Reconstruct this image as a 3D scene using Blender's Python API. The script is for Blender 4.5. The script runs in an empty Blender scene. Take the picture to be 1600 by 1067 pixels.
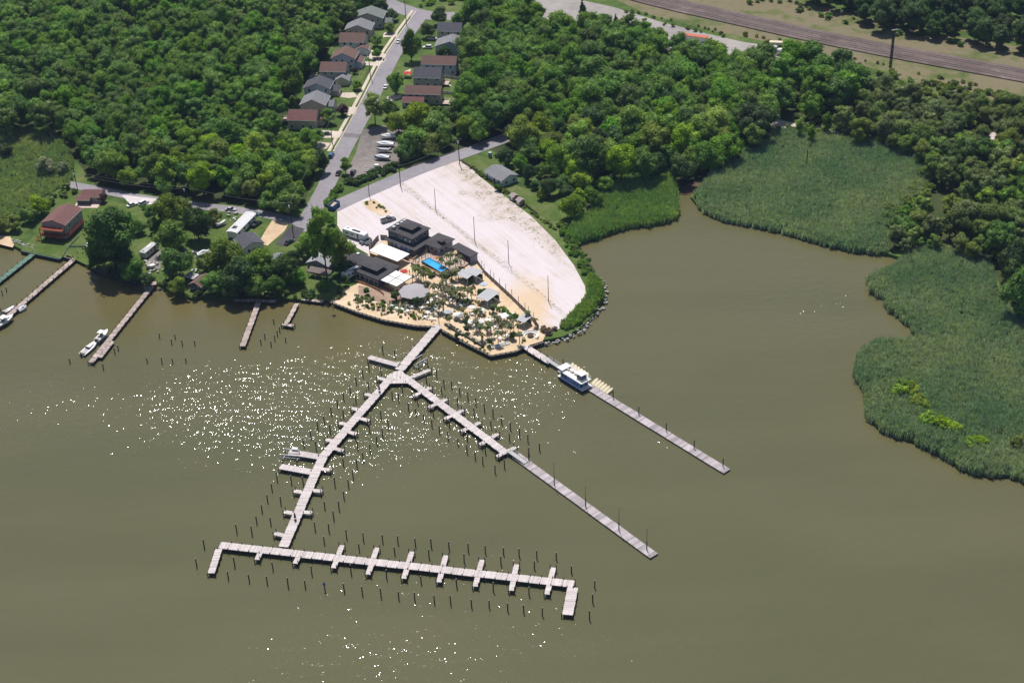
import bpy, bmesh, math, random
import numpy as np
from mathutils import Vector, Matrix

rnd = random.Random(7)
nrg = np.random.default_rng(11)
R = math.radians
scene = bpy.context.scene
col = scene.collection

# ------------------------------------------------------------------ camera
FOC, TH, AL, CZ = 2400.0, R(33.0), 0.04, 285.0          # focal length in photo pixels (1600 wide), pitch, roll, height
R0 = Vector((1, 0, 0)); U0 = Vector((0, math.sin(TH), math.cos(TH))); FW = Vector((0, math.cos(TH), -math.sin(TH)))
RT = R0 * math.cos(AL) - U0 * math.sin(AL)
UP = R0 * math.sin(AL) + U0 * math.cos(AL)
CAM = Vector((0, 0, CZ))
cd = bpy.data.cameras.new('camera'); cam = bpy.data.objects.new('camera', cd); col.objects.link(cam)
cd.sensor_width = 36; cd.lens = FOC / 1600 * 36; cd.clip_start = 1; cd.clip_end = 8000
m = Matrix((RT, UP, -FW)).transposed().to_4x4(); m.translation = CAM
cam.matrix_world = m
scene.camera = cam

# ------------------------------------------------------------------ world, sun, exposure
SUN_EL, SUN_AZ = R(64), R(101)                            # azimuth as an angle in the ground plane from +X
sdir = Vector((math.cos(SUN_EL) * math.cos(SUN_AZ), math.cos(SUN_EL) * math.sin(SUN_AZ), math.sin(SUN_EL)))
w = bpy.data.worlds.new('World'); scene.world = w; w.use_nodes = True
nt = w.node_tree; nt.nodes.clear()
sky = nt.nodes.new('ShaderNodeTexSky'); sky.sky_type = 'NISHITA'; sky.sun_disc = False
sky.sun_elevation = SUN_EL; sky.sun_rotation = math.pi / 2 - SUN_AZ
sky.air_density = 1.0; sky.dust_density = 1.5; sky.ozone_density = 1.0
bg = nt.nodes.new('ShaderNodeBackground'); bg.inputs[1].default_value = 0.08
wo = nt.nodes.new('ShaderNodeOutputWorld')
nt.links.new(sky.outputs[0], bg.inputs[0]); nt.links.new(bg.outputs[0], wo.inputs[0])
sl = bpy.data.lights.new('sun', 'SUN'); sl.energy = 4.9; sl.angle = R(0.53); sl.color = (1.0, 0.955, 0.89)
so = bpy.data.objects.new('sun', sl); col.objects.link(so)
so.rotation_euler = (-sdir).to_track_quat('-Z', 'Y').to_euler()
vs = scene.view_settings
vs.view_transform = 'Standard'; vs.look = 'None'; vs.exposure = 0.0; vs.gamma = 1.0; vs.use_curve_mapping = False
scene.cycles.use_denoising = True
scene.cycles.max_bounces = 6; scene.cycles.diffuse_bounces = 3; scene.cycles.transparent_max_bounces = 6

# ------------------------------------------------------------------ helpers
LZ = 1.2                                                  # level of the land above the water

def G(x, y, z=LZ):
    """the point of the level plane z that lies behind photo pixel x, y"""
    d = FW + RT * ((x - 800) / FOC) - UP * ((y - 533.5) / FOC)
    p = CAM + d * ((z - CZ) / d.z)
    return Vector((p.x, p.y, z))

def mpp(p):
    """metres per photo pixel at point p"""
    return (Vector(p) - CAM).dot(FW) / FOC

def tag(o, label=None, cat=None, group=None, kind=None):
    if label: o['label'] = label
    if cat: o['category'] = cat
    if group: o['group'] = group
    if kind: o['kind'] = kind
    return o

def thing(name, label, cat, loc, rz=0.0, group=None):
    o = bpy.data.objects.new(name, None); col.objects.link(o)
    o.location = loc; o.rotation_euler = (0, 0, rz); o.empty_display_size = 0.3
    return tag(o, label, cat, group)

def copy_tree(o, parent=None):
    c = o.copy(); col.objects.link(c); c.parent = parent
    for ch in o.children: copy_tree(ch, c)
    return c

class MB:
    def __init__(s): s.v = []; s.f = []; s.mi = []; s.sm = False
    def add(s, vs, fs, mi=0):
        b = len(s.v); s.v.extend([tuple(p) for p in vs])
        for f in fs: s.f.append([b + i for i in f]); s.mi.append(mi)
        return s
    def box(s, x, y, z, sx, sy, sz, rz=0.0, mi=0):
        c, n = math.cos(rz), math.sin(rz); P = []
        for zz in (z, z + sz):
            for a, b in ((-1, -1), (1, -1), (1, 1), (-1, 1)):
                u, v = a * sx / 2, b * sy / 2
                P.append((x + u * c - v * n, y + u * n + v * c, zz))
        return s.add(P, [(0, 3, 2, 1), (4, 5, 6, 7), (0, 1, 5, 4), (1, 2, 6, 5), (2, 3, 7, 6), (3, 0, 4, 7)], mi)
    def prism(s, poly, z0, z1, mi=0, bottom=True):
        n = len(poly)
        a = sum(poly[i][0] * poly[(i + 1) % n][1] - poly[(i + 1) % n][0] * poly[i][1] for i in range(n))
        if a < 0: poly = poly[::-1]
        P = [(p[0], p[1], z0) for p in poly] + [(p[0], p[1], z1) for p in poly]
        F = [tuple(range(n, 2 * n))] + [(i, (i + 1) % n, n + (i + 1) % n, n + i) for i in range(n)]
        if bottom: F.append(tuple(range(n - 1, -1, -1)))
        return s.add(P, F, mi)
    def tube(s, p0, p1, r0, r1=None, n=8, mi=0):
        r1 = r0 if r1 is None else r1
        p0, p1 = Vector(p0), Vector(p1); d = (p1 - p0)
        if d.length < 1e-6: return s
        q = d.normalized().to_track_quat('Z', 'Y'); P = []
        for p, r in ((p0, r0), (p1, r1)):
            for i in range(n):
                a = 2 * math.pi * i / n; P.append(p + q @ Vector((r * math.cos(a), r * math.sin(a), 0)))
        F = [(i, (i + 1) % n, n + (i + 1) % n, n + i) for i in range(n)] + [tuple(range(n - 1, -1, -1)), tuple(range(n, 2 * n))]
        return s.add(P, F, mi)
    def beam(s, p0, p1, wd, ht, mi=0):
        """a bar of width wd and height ht from p0 to p1 (centre line of its underside)"""
        p0, p1 = Vector(p0), Vector(p1); d = (p1 - p0); h = Vector((d.x, d.y, 0)); h = h.normalized() if h.length > 1e-6 else Vector((1, 0, 0))
        sd = Vector((-h.y, h.x, 0)) * wd / 2; up = Vector((0, 0, ht)); P = []
        for p in (p0, p1): P += [p - sd, p + sd, p + sd + up, p - sd + up]
        return s.add(P, [(0, 1, 2, 3), (7, 6, 5, 4), (0, 4, 5, 1), (1, 5, 6, 2), (2, 6, 7, 3), (3, 7, 4, 0)], mi)
    def loft(s, rings, mi=0, caps=True):
        n = len(rings[0]); P = [p for r in rings for p in r]; F = []
        for k in range(len(rings) - 1):
            for i in range(n):
                F.append((k * n + i, k * n + (i + 1) % n, (k + 1) * n + (i + 1) % n, (k + 1) * n + i))
        if caps: F += [tuple(range(n - 1, -1, -1)), tuple(range((len(rings) - 1) * n, len(rings) * n))]
        return s.add(P, F, mi)
    def mesh(s, name, mats):
        me = bpy.data.meshes.new(name); me.from_pydata(s.v, [], s.f)
        if not isinstance(mats, (list, tuple)): mats = [mats]
        for mt in mats: me.materials.append(mt)
        if len(mats) > 1: me.polygons.foreach_set('material_index', s.mi)
        if s.sm: me.polygons.foreach_set('use_smooth', [True] * len(me.polygons))
        me.update(); return me
    def obj(s, name, mats, parent=None, loc=(0, 0, 0), rz=0.0):
        o = bpy.data.objects.new(name, s.mesh(name, mats)); col.objects.link(o); o.parent = parent
        o.location = loc; o.rotation_euler = (0, 0, rz); return o

def inst(mesh, name, parent=None, loc=(0, 0, 0), rz=0.0):
    o = bpy.data.objects.new(name, mesh); col.objects.link(o); o.parent = parent
    o.location = loc; o.rotation_euler = (0, 0, rz); return o

def sheet(name, poly, z, mat, kind='structure', label=None, cat=None, depth=None):
    """a flat ground sheet; with depth, a slab whose sides go down"""
    mb = MB()
    if depth: mb.prism([(p[0], p[1]) for p in poly], z - depth, z)
    else:
        mb.prism([(p[0], p[1]) for p in poly], z - 0.02, z, bottom=False)
    o = mb.obj(name, mat)
    bm = bmesh.new(); bm.from_mesh(o.data)
    bmesh.ops.triangulate(bm, faces=[f for f in bm.faces if len(f.verts) > 4], ngon_method='EAR_CLIP')
    bm.to_mesh(o.data); bm.free()
    return tag(o, label, cat, kind=kind)

def px_poly(pts, z=LZ): return [G(x, y, z) for x, y in pts]

def smooth_line(pts, it=2):
    for _ in range(it):
        q = [pts[0]]
        for a, b in zip(pts, pts[1:]): q += [a * 0.75 + b * 0.25, a * 0.25 + b * 0.75]
        q.append(pts[-1]); pts = q
    return pts

def strip(name, pts, width, z, mat, kind='structure', label=None, depth=None, it=2, off=0.0):
    pts = smooth_line([Vector((p[0], p[1])) for p in pts], it); L = []; Rr = []
    for i, p in enumerate(pts):
        a = pts[max(0, i - 1)]; b = pts[min(len(pts) - 1, i + 1)]; t = (b - a).normalized(); n = Vector((-t.y, t.x))
        L.append(p + n * (off + width / 2)); Rr.append(p + n * (off - width / 2))
    mb = MB(); d = depth or 0.02; n = len(L)
    P = [(p.x, p.y, z) for p in L] + [(p.x, p.y, z) for p in Rr] + [(p.x, p.y, z - d) for p in L] + [(p.x, p.y, z - d) for p in Rr]
    F = []
    for i in range(n - 1):
        F += [(i, n + i, n + i + 1, i + 1), (i, i + 1, 2 * n + i + 1, 2 * n + i), (n + i + 1, n + i, 3 * n + i, 3 * n + i + 1)]
    mb.add(P, F)
    return tag(mb.obj(name, mat), label, kind=kind)

def noise2(x, y, sc, seed=0):
    """cheap smooth value noise, numpy"""
    x = np.asarray(x) / sc; y = np.asarray(y) / sc
    xi = np.floor(x).astype(np.int64); yi = np.floor(y).astype(np.int64); fx = x - xi; fy = y - yi
    fx = fx * fx * (3 - 2 * fx); fy = fy * fy * (3 - 2 * fy)
    def h(a, b):
        n = (a * 374761393 + b * 668265263 + seed * 974711) & 0x7fffffff
        n = ((n ^ (n >> 13)) * 1274126177) & 0x7fffffff
        return (n & 0xffff) / 65535.0
    return (h(xi, yi) * (1 - fx) + h(xi + 1, yi) * fx) * (1 - fy) + (h(xi, yi + 1) * (1 - fx) + h(xi + 1, yi + 1) * fx) * fy

def inside(poly, x, y):
    x = np.asarray(x); y = np.asarray(y); r = np.zeros(x.shape, bool); n = len(poly); j = n - 1
    for i in range(n):
        xi, yi, xj, yj = poly[i][0], poly[i][1], poly[j][0], poly[j][1]
        c = ((yi > y) != (yj > y)) & (x < (xj - xi) * (y - yi) / (yj - yi + 1e-12) + xi); r ^= c; j = i
    return r

# ------------------------------------------------------------------ materials
def srgb(r, g, b):
    f = lambda c: (c / 255 / 12.92) if c / 255 <= 0.04045 else ((c / 255 + 0.055) / 1.055) ** 2.4
    return (f(r), f(g), f(b))

class NT:
    def __init__(s, name):
        s.m = bpy.data.materials.new(name); s.m.use_nodes = True; s.t = s.m.node_tree; s.t.nodes.clear()
        s.out = s.n('ShaderNodeOutputMaterial')
    def n(s, ty, **kw):
        n = s.t.nodes.new(ty)
        for k, v in kw.items(): setattr(n, k, v)
        return n
    def l(s, a, b): s.t.links.new(a, b)
    def math(s, op, a, b=None, c=None):
        n = s.n('ShaderNodeMath', operation=op)
        for i, v in enumerate((a, b, c)):
            if v is None: continue
            if isinstance(v, (int, float)): n.inputs[i].default_value = v
            else: s.l(v, n.inputs[i])
        return n.outputs[0]
    def mix(s, fac, a, b, blend='MIX'):
        n = s.n('ShaderNodeMix', data_type='RGBA', blend_type=blend)
        for i, v in ((0, fac), (6, a), (7, b)):
            if isinstance(v, (int, float)): n.inputs[i].default_value = v
            elif isinstance(v, (tuple, list)): n.inputs[i].default_value = (*v[:3], 1)
            else: s.l(v, n.inputs[i])
        return n.outputs[2]
    def noise(s, vec, scale, detail=3, rough=0.55):
        n = s.n('ShaderNodeTexNoise'); n.inputs['Scale'].default_value = scale; n.inputs['Detail'].default_value = detail
        n.inputs['Roughness'].default_value = rough
        if vec is not None: s.l(vec, n.inputs['Vector'])
        return n.outputs[0]
    def ramp(s, fac, stops, interp='LINEAR'):
        n = s.n('ShaderNodeValToRGB'); cr = n.color_ramp; cr.interpolation = interp
        while len(cr.elements) < len(stops): cr.elements.new(0.5)
        for e, (p, c) in zip(cr.elements, stops):
            e.position = p; e.color = (c, c, c, 1) if isinstance(c, (int, float)) else (*c[:3], 1)
        s.l(fac, n.inputs[0]); return n.outputs[0]
    def bsdf(s, color, rough=0.8, spec=0.3, metal=0.0, normal=None, **kw):
        b = s.n('ShaderNodeBsdfPrincipled')
        if isinstance(color, (tuple, list)): b.inputs['Base Color'].default_value = (*color[:3], 1)
        else: s.l(color, b.inputs['Base Color'])
        for k, v in (('Roughness', rough), ('Specular IOR Level', spec), ('Metallic', metal)):
            if isinstance(v, (int, float)): b.inputs[k].default_value = v
            else: s.l(v, b.inputs[k])
        if normal is not None: s.l(normal, b.inputs['Normal'])
        s.l(b.outputs[0], s.out.inputs[0]); return b
    def bump(s, h, strength=0.5, dist=0.1):
        n = s.n('ShaderNodeBump'); n.inputs['Strength'].default_value = strength; n.inputs['Distance'].default_value = dist
        s.l(h, n.inputs['Height']); return n.outputs[0]

_mc = {}
def M(name, c=None, rough=0.8, var=0.18, scale=1.2, spec=0.3, metal=0.0, c2=None, bump=0.0):
    """plain weathered surface: base colour with two scales of noise; object coordinates"""
    if name in _mc: return _mc[name]
    k = NT(name); tc = k.n('ShaderNodeTexCoord'); oi = k.n('ShaderNodeObjectInfo')
    vec = tc.outputs['Object']
    ad = k.n('ShaderNodeVectorMath', operation='ADD'); k.l(vec, ad.inputs[0])
    sc = k.n('ShaderNodeVectorMath', operation='SCALE'); sc.inputs[0].default_value = (37, 91, 13); k.l(oi.outputs['Random'], sc.inputs['Scale']); k.l(sc.outputs[0], ad.inputs[1])
    n1 = k.noise(ad.outputs[0], scale, 4, 0.6); n2 = k.noise(ad.outputs[0], scale * 0.17, 2)
    f = k.math('MULTIPLY_ADD', k.math('ADD', n1, k.math('MULTIPLY', n2, 0.8)), var * 2, 1 - var * 1.8)
    base = c if c2 is None else k.mix(k.ramp(n2, [(0.4, 0.0), (0.62, 1.0)]), c, c2)
    comb = k.n('ShaderNodeCombineColor'); [k.l(f, comb.inputs[i]) for i in range(3)]
    colr = k.mix(1.0, base, comb.outputs[0], 'MULTIPLY')
    k.bsdf(colr, rough, spec, metal, k.bump(n1, bump, 0.05) if bump else None)
    _mc[name] = k.m; return k.m

def deck_mat(name, c, pitch=0.16, gap=0.35, c2=None, axis=0, dirt=0.25):
    """weathered boards running across the object's x axis; fine joints"""
    if name in _mc: return _mc[name]
    k = NT(name); tc = k.n('ShaderNodeTexCoord'); oi = k.n('ShaderNodeObjectInfo')
    sp = k.n('ShaderNodeSeparateXYZ'); k.l(tc.outputs['Object'], sp.inputs[0])
    x = k.math('DIVIDE', sp.outputs[axis], pitch)
    fr = k.math('FRACT', x); fl = k.math('FLOOR', x)
    wn = k.n('ShaderNodeTexWhiteNoise', noise_dimensions='2D'); cb = k.n('ShaderNodeCombineXYZ'); k.l(fl, cb.inputs[0]); k.l(oi.outputs['Random'], cb.inputs[1]); k.l(cb.outputs[0], wn.inputs['Vector'])
    joint = k.math('GREATER_THAN', fr, 0.06)
    n1 = k.noise(tc.outputs['Object'], 0.8, 4)
    v = k.math('MULTIPLY_ADD', wn.outputs[0], dirt, 1 - dirt * 0.5)
    v = k.math('MULTIPLY', v, k.math('MULTIPLY_ADD', n1, dirt * 1.2, 1 - dirt * 0.6))
    v = k.math('MULTIPLY', v, k.math('MULTIPLY_ADD', joint, gap, 1 - gap))
    v = k.math('MULTIPLY', v, k.math('MULTIPLY_ADD', oi.outputs['Random'], 0.14, 0.93))
    comb = k.n('ShaderNodeCombineColor'); [k.l(v, comb.inputs[i]) for i in range(3)]
    k.bsdf(k.mix(1.0, c, comb.outputs[0], 'MULTIPLY'), 0.85, 0.2)
    _mc[name] = k.m; return k.m

def ground_mat(name, stops, s1, s2, rough=0.95, bump=0.3, fine=3.0, fvar=0.25):
    """world-space ground: colour ramp over big noise, fine speckle"""
    k = NT(name); g = k.n('ShaderNodeNewGeometry')
    a = k.noise(g.outputs['Position'], s1, 4, 0.6); b = k.noise(g.outputs['Position'], s2, 5, 0.65); c = k.noise(g.outputs['Position'], fine, 2)
    f = k.math('ADD', k.math('MULTIPLY', a, 0.55), k.math('MULTIPLY', b, 0.45))
    colr = k.ramp(f, stops)
    v = k.math('MULTIPLY_ADD', c, fvar * 2, 1 - fvar)
    comb = k.n('ShaderNodeCombineColor'); [k.l(v, comb.inputs[i]) for i in range(3)]
    k.bsdf(k.mix(1.0, colr, comb.outputs[0], 'MULTIPLY'), rough, 0.15, 0, k.bump(k.math('ADD', b, c), bump, 0.3))
    return k.m

MAT_GRASS = ground_mat('grass_ground', [(0.36, (0.035, 0.065, 0.014)), (0.5, (0.075, 0.125, 0.028)), (0.6, (0.115, 0.15, 0.045)), (0.7, (0.2, 0.17, 0.09))], 0.03, 0.22)
MAT_LAWN = ground_mat('mown_lawn', [(0.34, (0.05, 0.095, 0.018)), (0.48, (0.078, 0.122, 0.026)), (0.58, (0.115, 0.145, 0.045)), (0.7, (0.18, 0.155, 0.085))], 0.07, 0.4, fvar=0.2)
MAT_ROAD = ground_mat('asphalt', [(0.35, (0.22, 0.205, 0.225)), (0.6, (0.29, 0.27, 0.295))], 0.05, 0.5, bump=0.1, fvar=0.12)
MAT_BLACKTOP = ground_mat('fresh_asphalt', [(0.35, (0.055, 0.053, 0.06)), (0.6, (0.085, 0.08, 0.085))], 0.1, 0.6, bump=0.1, fvar=0.12)
MAT_YARD = ground_mat('brown_gravel_yard', [(0.35, (0.13, 0.115, 0.11)), (0.5, (0.2, 0.18, 0.17)), (0.65, (0.27, 0.24, 0.22))], 0.06, 0.4, fvar=0.2)
def lot_material():
    k = NT('white_crushed_shell'); g = k.n('ShaderNodeNewGeometry'); pos = g.outputs['Position']
    A = G(681, 330); B = G(857, 471); an = math.atan2(B.y - A.y, B.x - A.x)
    mp = k.n('ShaderNodeMapping', vector_type='POINT'); mp.inputs['Location'].default_value = (-(A.x * math.cos(-an) - A.y * math.sin(-an)), -(A.x * math.sin(-an) + A.y * math.cos(-an)), 0); mp.inputs['Rotation'].default_value = (0, 0, -an); k.l(pos, mp.inputs[0])
    st = k.n('ShaderNodeMapping'); st.inputs['Scale'].default_value = (0.035, 0.6, 1); k.l(mp.outputs[0], st.inputs[0])
    streak = k.noise(st.outputs[0], 1.0, 5, 0.6); blotch = k.noise(pos, 0.06, 4, 0.6); fine = k.noise(pos, 0.9, 5, 0.7); speck = k.noise(pos, 2.2, 2)
    sp = k.n('ShaderNodeSeparateXYZ'); k.l(mp.outputs[0], sp.inputs[0]); u, v = sp.outputs[0], sp.outputs[1]
    base = k.ramp(k.math('ADD', k.math('MULTIPLY', streak, .6), k.math('MULTIPLY', blotch, .4)), [(.32, (0.48, 0.39, 0.31)), (.41, (0.56, 0.495, 0.48)), (.48, (0.595, 0.535, 0.55)), (.64, (0.63, 0.57, 0.60))])
    # weeds and bare soil along the upper side of the lot and along the pole line
    w_ = k.math('ADD', k.math('MULTIPLY', k.math('SUBTRACT', v, 15.5), .08), k.math('MULTIPLY', k.math('SUBTRACT', blotch, .5), 2.6)); wk = k.ramp(w_, [(.0, 0.0), (.7, 1.0)])
    pl = k.math('SUBTRACT', 1.0, k.math('MINIMUM', k.math('MULTIPLY', k.math('ABSOLUTE', v), .6), 1.0))
    patch = k.ramp(k.noise(pos, .22, 3, .6), [(.45, 0.0), (.62, 1.0)])
    weed = k.math('MULTIPLY', k.ramp(fine, [(.43, 0.0), (.58, 1.0)]), k.math('MAXIMUM', k.math('MULTIPLY', k.math('MULTIPLY', wk, patch), 1.0), k.math('MULTIPLY', pl, .7)))
    base = k.mix(k.math('MULTIPLY', wk, .45), base, (0.47, 0.38, 0.30)); base = k.mix(weed, base, (0.22, 0.20, 0.11))
    # sandy stain at the lower end
    C = G(825, 474); d = k.n('ShaderNodeVectorMath', operation='DISTANCE'); ms = k.n('ShaderNodeVectorMath', operation='MULTIPLY'); k.l(pos, ms.inputs[0]); ms.inputs[1].default_value = (1, .5, 0); k.l(ms.outputs[0], d.inputs[0]); d.inputs[1].default_value = (C.x, C.y * .5, 0)
    sn = k.ramp(k.math('ADD', k.math('MULTIPLY', d.outputs['Value'], .075), k.math('MULTIPLY', k.math('SUBTRACT', blotch, .5), 1.4)), [(.25, 1.0), (.85, 0.0)])
    base = k.mix(k.math('MULTIPLY', sn, .8), base, (0.60, 0.44, 0.27))
    vv = k.math('MULTIPLY_ADD', speck, .2, .9); comb = k.n('ShaderNodeCombineColor'); [k.l(vv, comb.inputs[i]) for i in range(3)]
    k.bsdf(k.mix(1.0, base, comb.outputs[0], 'MULTIPLY'), .95, .15, 0, k.bump(fine, .2, .15)); return k.m
MAT_LOT = lot_material()
MAT_TAN = ground_mat('tan_dirt', [(0.35, (0.45, 0.31, 0.18)), (0.55, (0.58, 0.44, 0.3)), (0.7, (0.66, 0.56, 0.46))], 0.08, 0.5, fvar=0.16)
MAT_SAND = ground_mat('patio_sand', [(0.33, (0.48, 0.35, 0.22)), (0.5, (0.63, 0.48, 0.325)), (0.65, (0.70, 0.575, 0.43))], 0.07, 0.5, fvar=0.15)
MAT_CONC = ground_mat('pavement_concrete', [(0.35, (0.46, 0.39, 0.32)), (0.6, (0.6, 0.52, 0.45))], 0.1, 0.9, bump=0.05, fvar=0.08)
MAT_FARYARD = ground_mat('pale_gravel_yard', [(0.35, (0.24, 0.22, 0.21)), (0.6, (0.36, 0.33, 0.32))], 0.03, 0.2, fvar=0.15)
MAT_BALLAST = ground_mat('rail_ballast', [(0.35, (0.1, 0.075, 0.07)), (0.55, (0.16, 0.125, 0.115)), (0.7, (0.24, 0.2, 0.19))], 0.05, 0.25, fvar=0.2)
MAT_FIELD = ground_mat('dry_field', [(0.36, (0.075, 0.105, 0.03)), (0.43, (0.12, 0.135, 0.05)), (0.5, (0.19, 0.16, 0.10)), (0.6, (0.17, 0.15, 0.085)), (0.68, (0.09, 0.115, 0.04))], 0.03, 0.16, fvar=0.3)
MAT_MUD = ground_mat('marsh_mud', [(0.35, (0.07, 0.045, 0.03)), (0.6, (0.13, 0.085, 0.055))], 0.2, 0.8, fvar=0.2)
MAT_MARSHSOIL = ground_mat('marsh_soil', [(0.35, (0.03, 0.05, 0.02)), (0.6, (0.05, 0.075, 0.03))], 0.1, 0.5)
MAT_WEEDY = ground_mat('weedy_gravel', [(0.3, (0.20, 0.19, 0.10)), (0.42, (0.40, 0.33, 0.25)), (0.5, (0.56, 0.49, 0.45)), (0.62, (0.60, 0.54, 0.53))], 0.08, 0.45, bump=0.15, fvar=0.22, fine=1.2)
MAT_PAVER = ground_mat('brown_pavers', [(0.35, (0.22, 0.15, 0.11)), (0.6, (0.40, 0.29, 0.22))], 0.2, 0.9, fvar=0.25)
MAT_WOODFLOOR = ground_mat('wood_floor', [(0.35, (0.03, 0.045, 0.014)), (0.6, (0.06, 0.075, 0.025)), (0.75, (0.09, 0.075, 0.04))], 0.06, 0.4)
# ------------------------------------------------------------------ water and land
shore_px = [(-700, 330), (-300, 352), (-60, 372), (0, 380), (20, 386), (32, 393), (60, 399), (93, 406), (104, 402), (128, 413), (165, 430), (215, 443), (240, 442),
    (262, 455), (300, 470), (330, 466), (365, 471), (430, 470), (470, 472), (512, 473), (560, 491), (600, 503), (650, 512), (684, 513),
    (692, 519), (728, 539), (767, 558), (806, 551), (822, 544), (848, 536), (880, 530), (905, 518), (930, 494), (944, 468), (944, 446), (926, 428),
    (906, 403), (897, 384), (930, 374), (985, 356), (1012, 355), (1046, 348), (1062, 337), (1061, 312), (1061, 293), (1080, 276), (1099, 280), (1090, 298),
    (1079, 311), (1088, 322), (1103, 334), (1131, 346), (1172, 353), (1205, 361), (1240, 368), (1270, 378), (1300, 387), (1334, 393), (1352, 396), (1380, 398), (1407, 407), (1394, 419), (1374, 429),
    (1357, 438), (1358, 448), (1362, 458), (1379, 466), (1382, 476), (1388, 485), (1412, 503), (1422, 512), (1432, 530), (1425, 537), (1400, 537), (1374, 537), (1352, 547), (1342, 557),
    (1338, 575), (1336, 592), (1350, 612), (1352, 630), (1354, 652), (1364, 662), (1380, 675), (1405, 684), (1430, 692), (1470, 713), (1500, 732), (1540, 744), (1575, 745),
    (1600, 755), (1700, 800), (1900, 880), (2400, 1000)]
shore = [G(x, y, 0.0) for x, y in shore_px]
SH = np.array([(p.x, p.y) for p in shore])
FAR = 2600
land_poly = [(p.x, p.y) for p in shore] + [(FAR, shore[-1].y), (FAR, 3600), (-FAR, 3600), (-FAR, shore[0].y)]
land = sheet('ground', land_poly, LZ, MAT_GRASS, depth=3.0)

def shore_dist(x, y):
    d = np.full(x.shape, 1e9)
    for a, b in zip(SH[:-1], SH[1:]):
        ab = b - a; t = np.clip(((x - a[0]) * ab[0] + (y - a[1]) * ab[1]) / (ab @ ab), 0, 1)
        d = np.minimum(d, np.hypot(x - a[0] - t * ab[0], y - a[1] - t * ab[1]))
    return d

def water_material():
    k = NT('river_water'); g = k.n('ShaderNodeNewGeometry'); pos = g.outputs['Position']
    at = k.n('ShaderNodeAttribute'); at.attribute_name = 'shallow'
    ch = k.n('ShaderNodeAttribute'); ch.attribute_name = 'chop'
    big = k.noise(pos, 0.012, 3, 0.55); mid = k.noise(pos, 0.06, 3)
    c = k.mix(k.ramp(big, [(0.35, 0.0), (0.65, 1.0)]), (0.091, 0.092, 0.0445), (0.097, 0.095, 0.048))
    stm = k.n('ShaderNodeMapping'); stm.inputs['Rotation'].default_value = (0, 0, R(8)); stm.inputs['Scale'].default_value = (0.006, 0.028, 1); k.l(pos, stm.inputs[0])
    c = k.mix(k.ramp(k.noise(stm.outputs[0], 1.0, 4, 0.55), [(0.38, 0.0), (0.62, 1.0)]), c, k.mix(1.0, c, (1.13, 1.10, 1.12), 'MULTIPLY'))
    sh = k.math('MULTIPLY', at.outputs['Fac'], k.ramp(mid, [(0.3, 0.55), (0.7, 1.0)]))
    c = k.mix(sh, c, (0.135, 0.108, 0.038))
    # ripples: short wind waves whose steepness follows the wind patches; slopes taken directly from the wave height field
    def height(off):
        ad = k.n('ShaderNodeVectorMath', operation='ADD'); k.l(pos, ad.inputs[0]); ad.inputs[1].default_value = off
        mp = k.n('ShaderNodeMapping'); mp.inputs['Rotation'].default_value = (0, 0, R(12)); mp.inputs['Scale'].default_value = (0.7, 1.0, 1.0); k.l(ad.outputs[0], mp.inputs[0])
        w1 = k.noise(mp.outputs[0], WV[0], 0.0, 0.5); w2 = k.noise(mp.outputs[0], WV[1], 0.0, 0.5)
        return k.math('ADD', k.math('MULTIPLY', w1, WV[2]), k.math('MULTIPLY', w2, WV[3]))
    WV = (2.2, 0.4, 0.195, 0.38); e = 0.03
    h0, hx, hy = height((0, 0, 0)), height((e, 0, 0)), height((0, e, 0))
    amp = k.math('MULTIPLY_ADD', ch.outputs['Fac'], 0.56, 0.27)
    sx = k.math('MULTIPLY', k.math('DIVIDE', k.math('SUBTRACT', h0, hx), e), amp); sy = k.math('MULTIPLY', k.math('DIVIDE', k.math('SUBTRACT', h0, hy), e), amp)
    cb = k.n('ShaderNodeCombineXYZ'); k.l(sx, cb.inputs[0]); k.l(sy, cb.inputs[1]); cb.inputs[2].default_value = 1.0
    nm = k.n('ShaderNodeVectorMath', operation='NORMALIZE'); k.l(cb.outputs[0], nm.inputs[0])
    b = k.bsdf(c, 0.08, 0.5, 0, nm.outputs[0]); b.inputs['IOR'].default_value = 1.33
    return k.m

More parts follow.
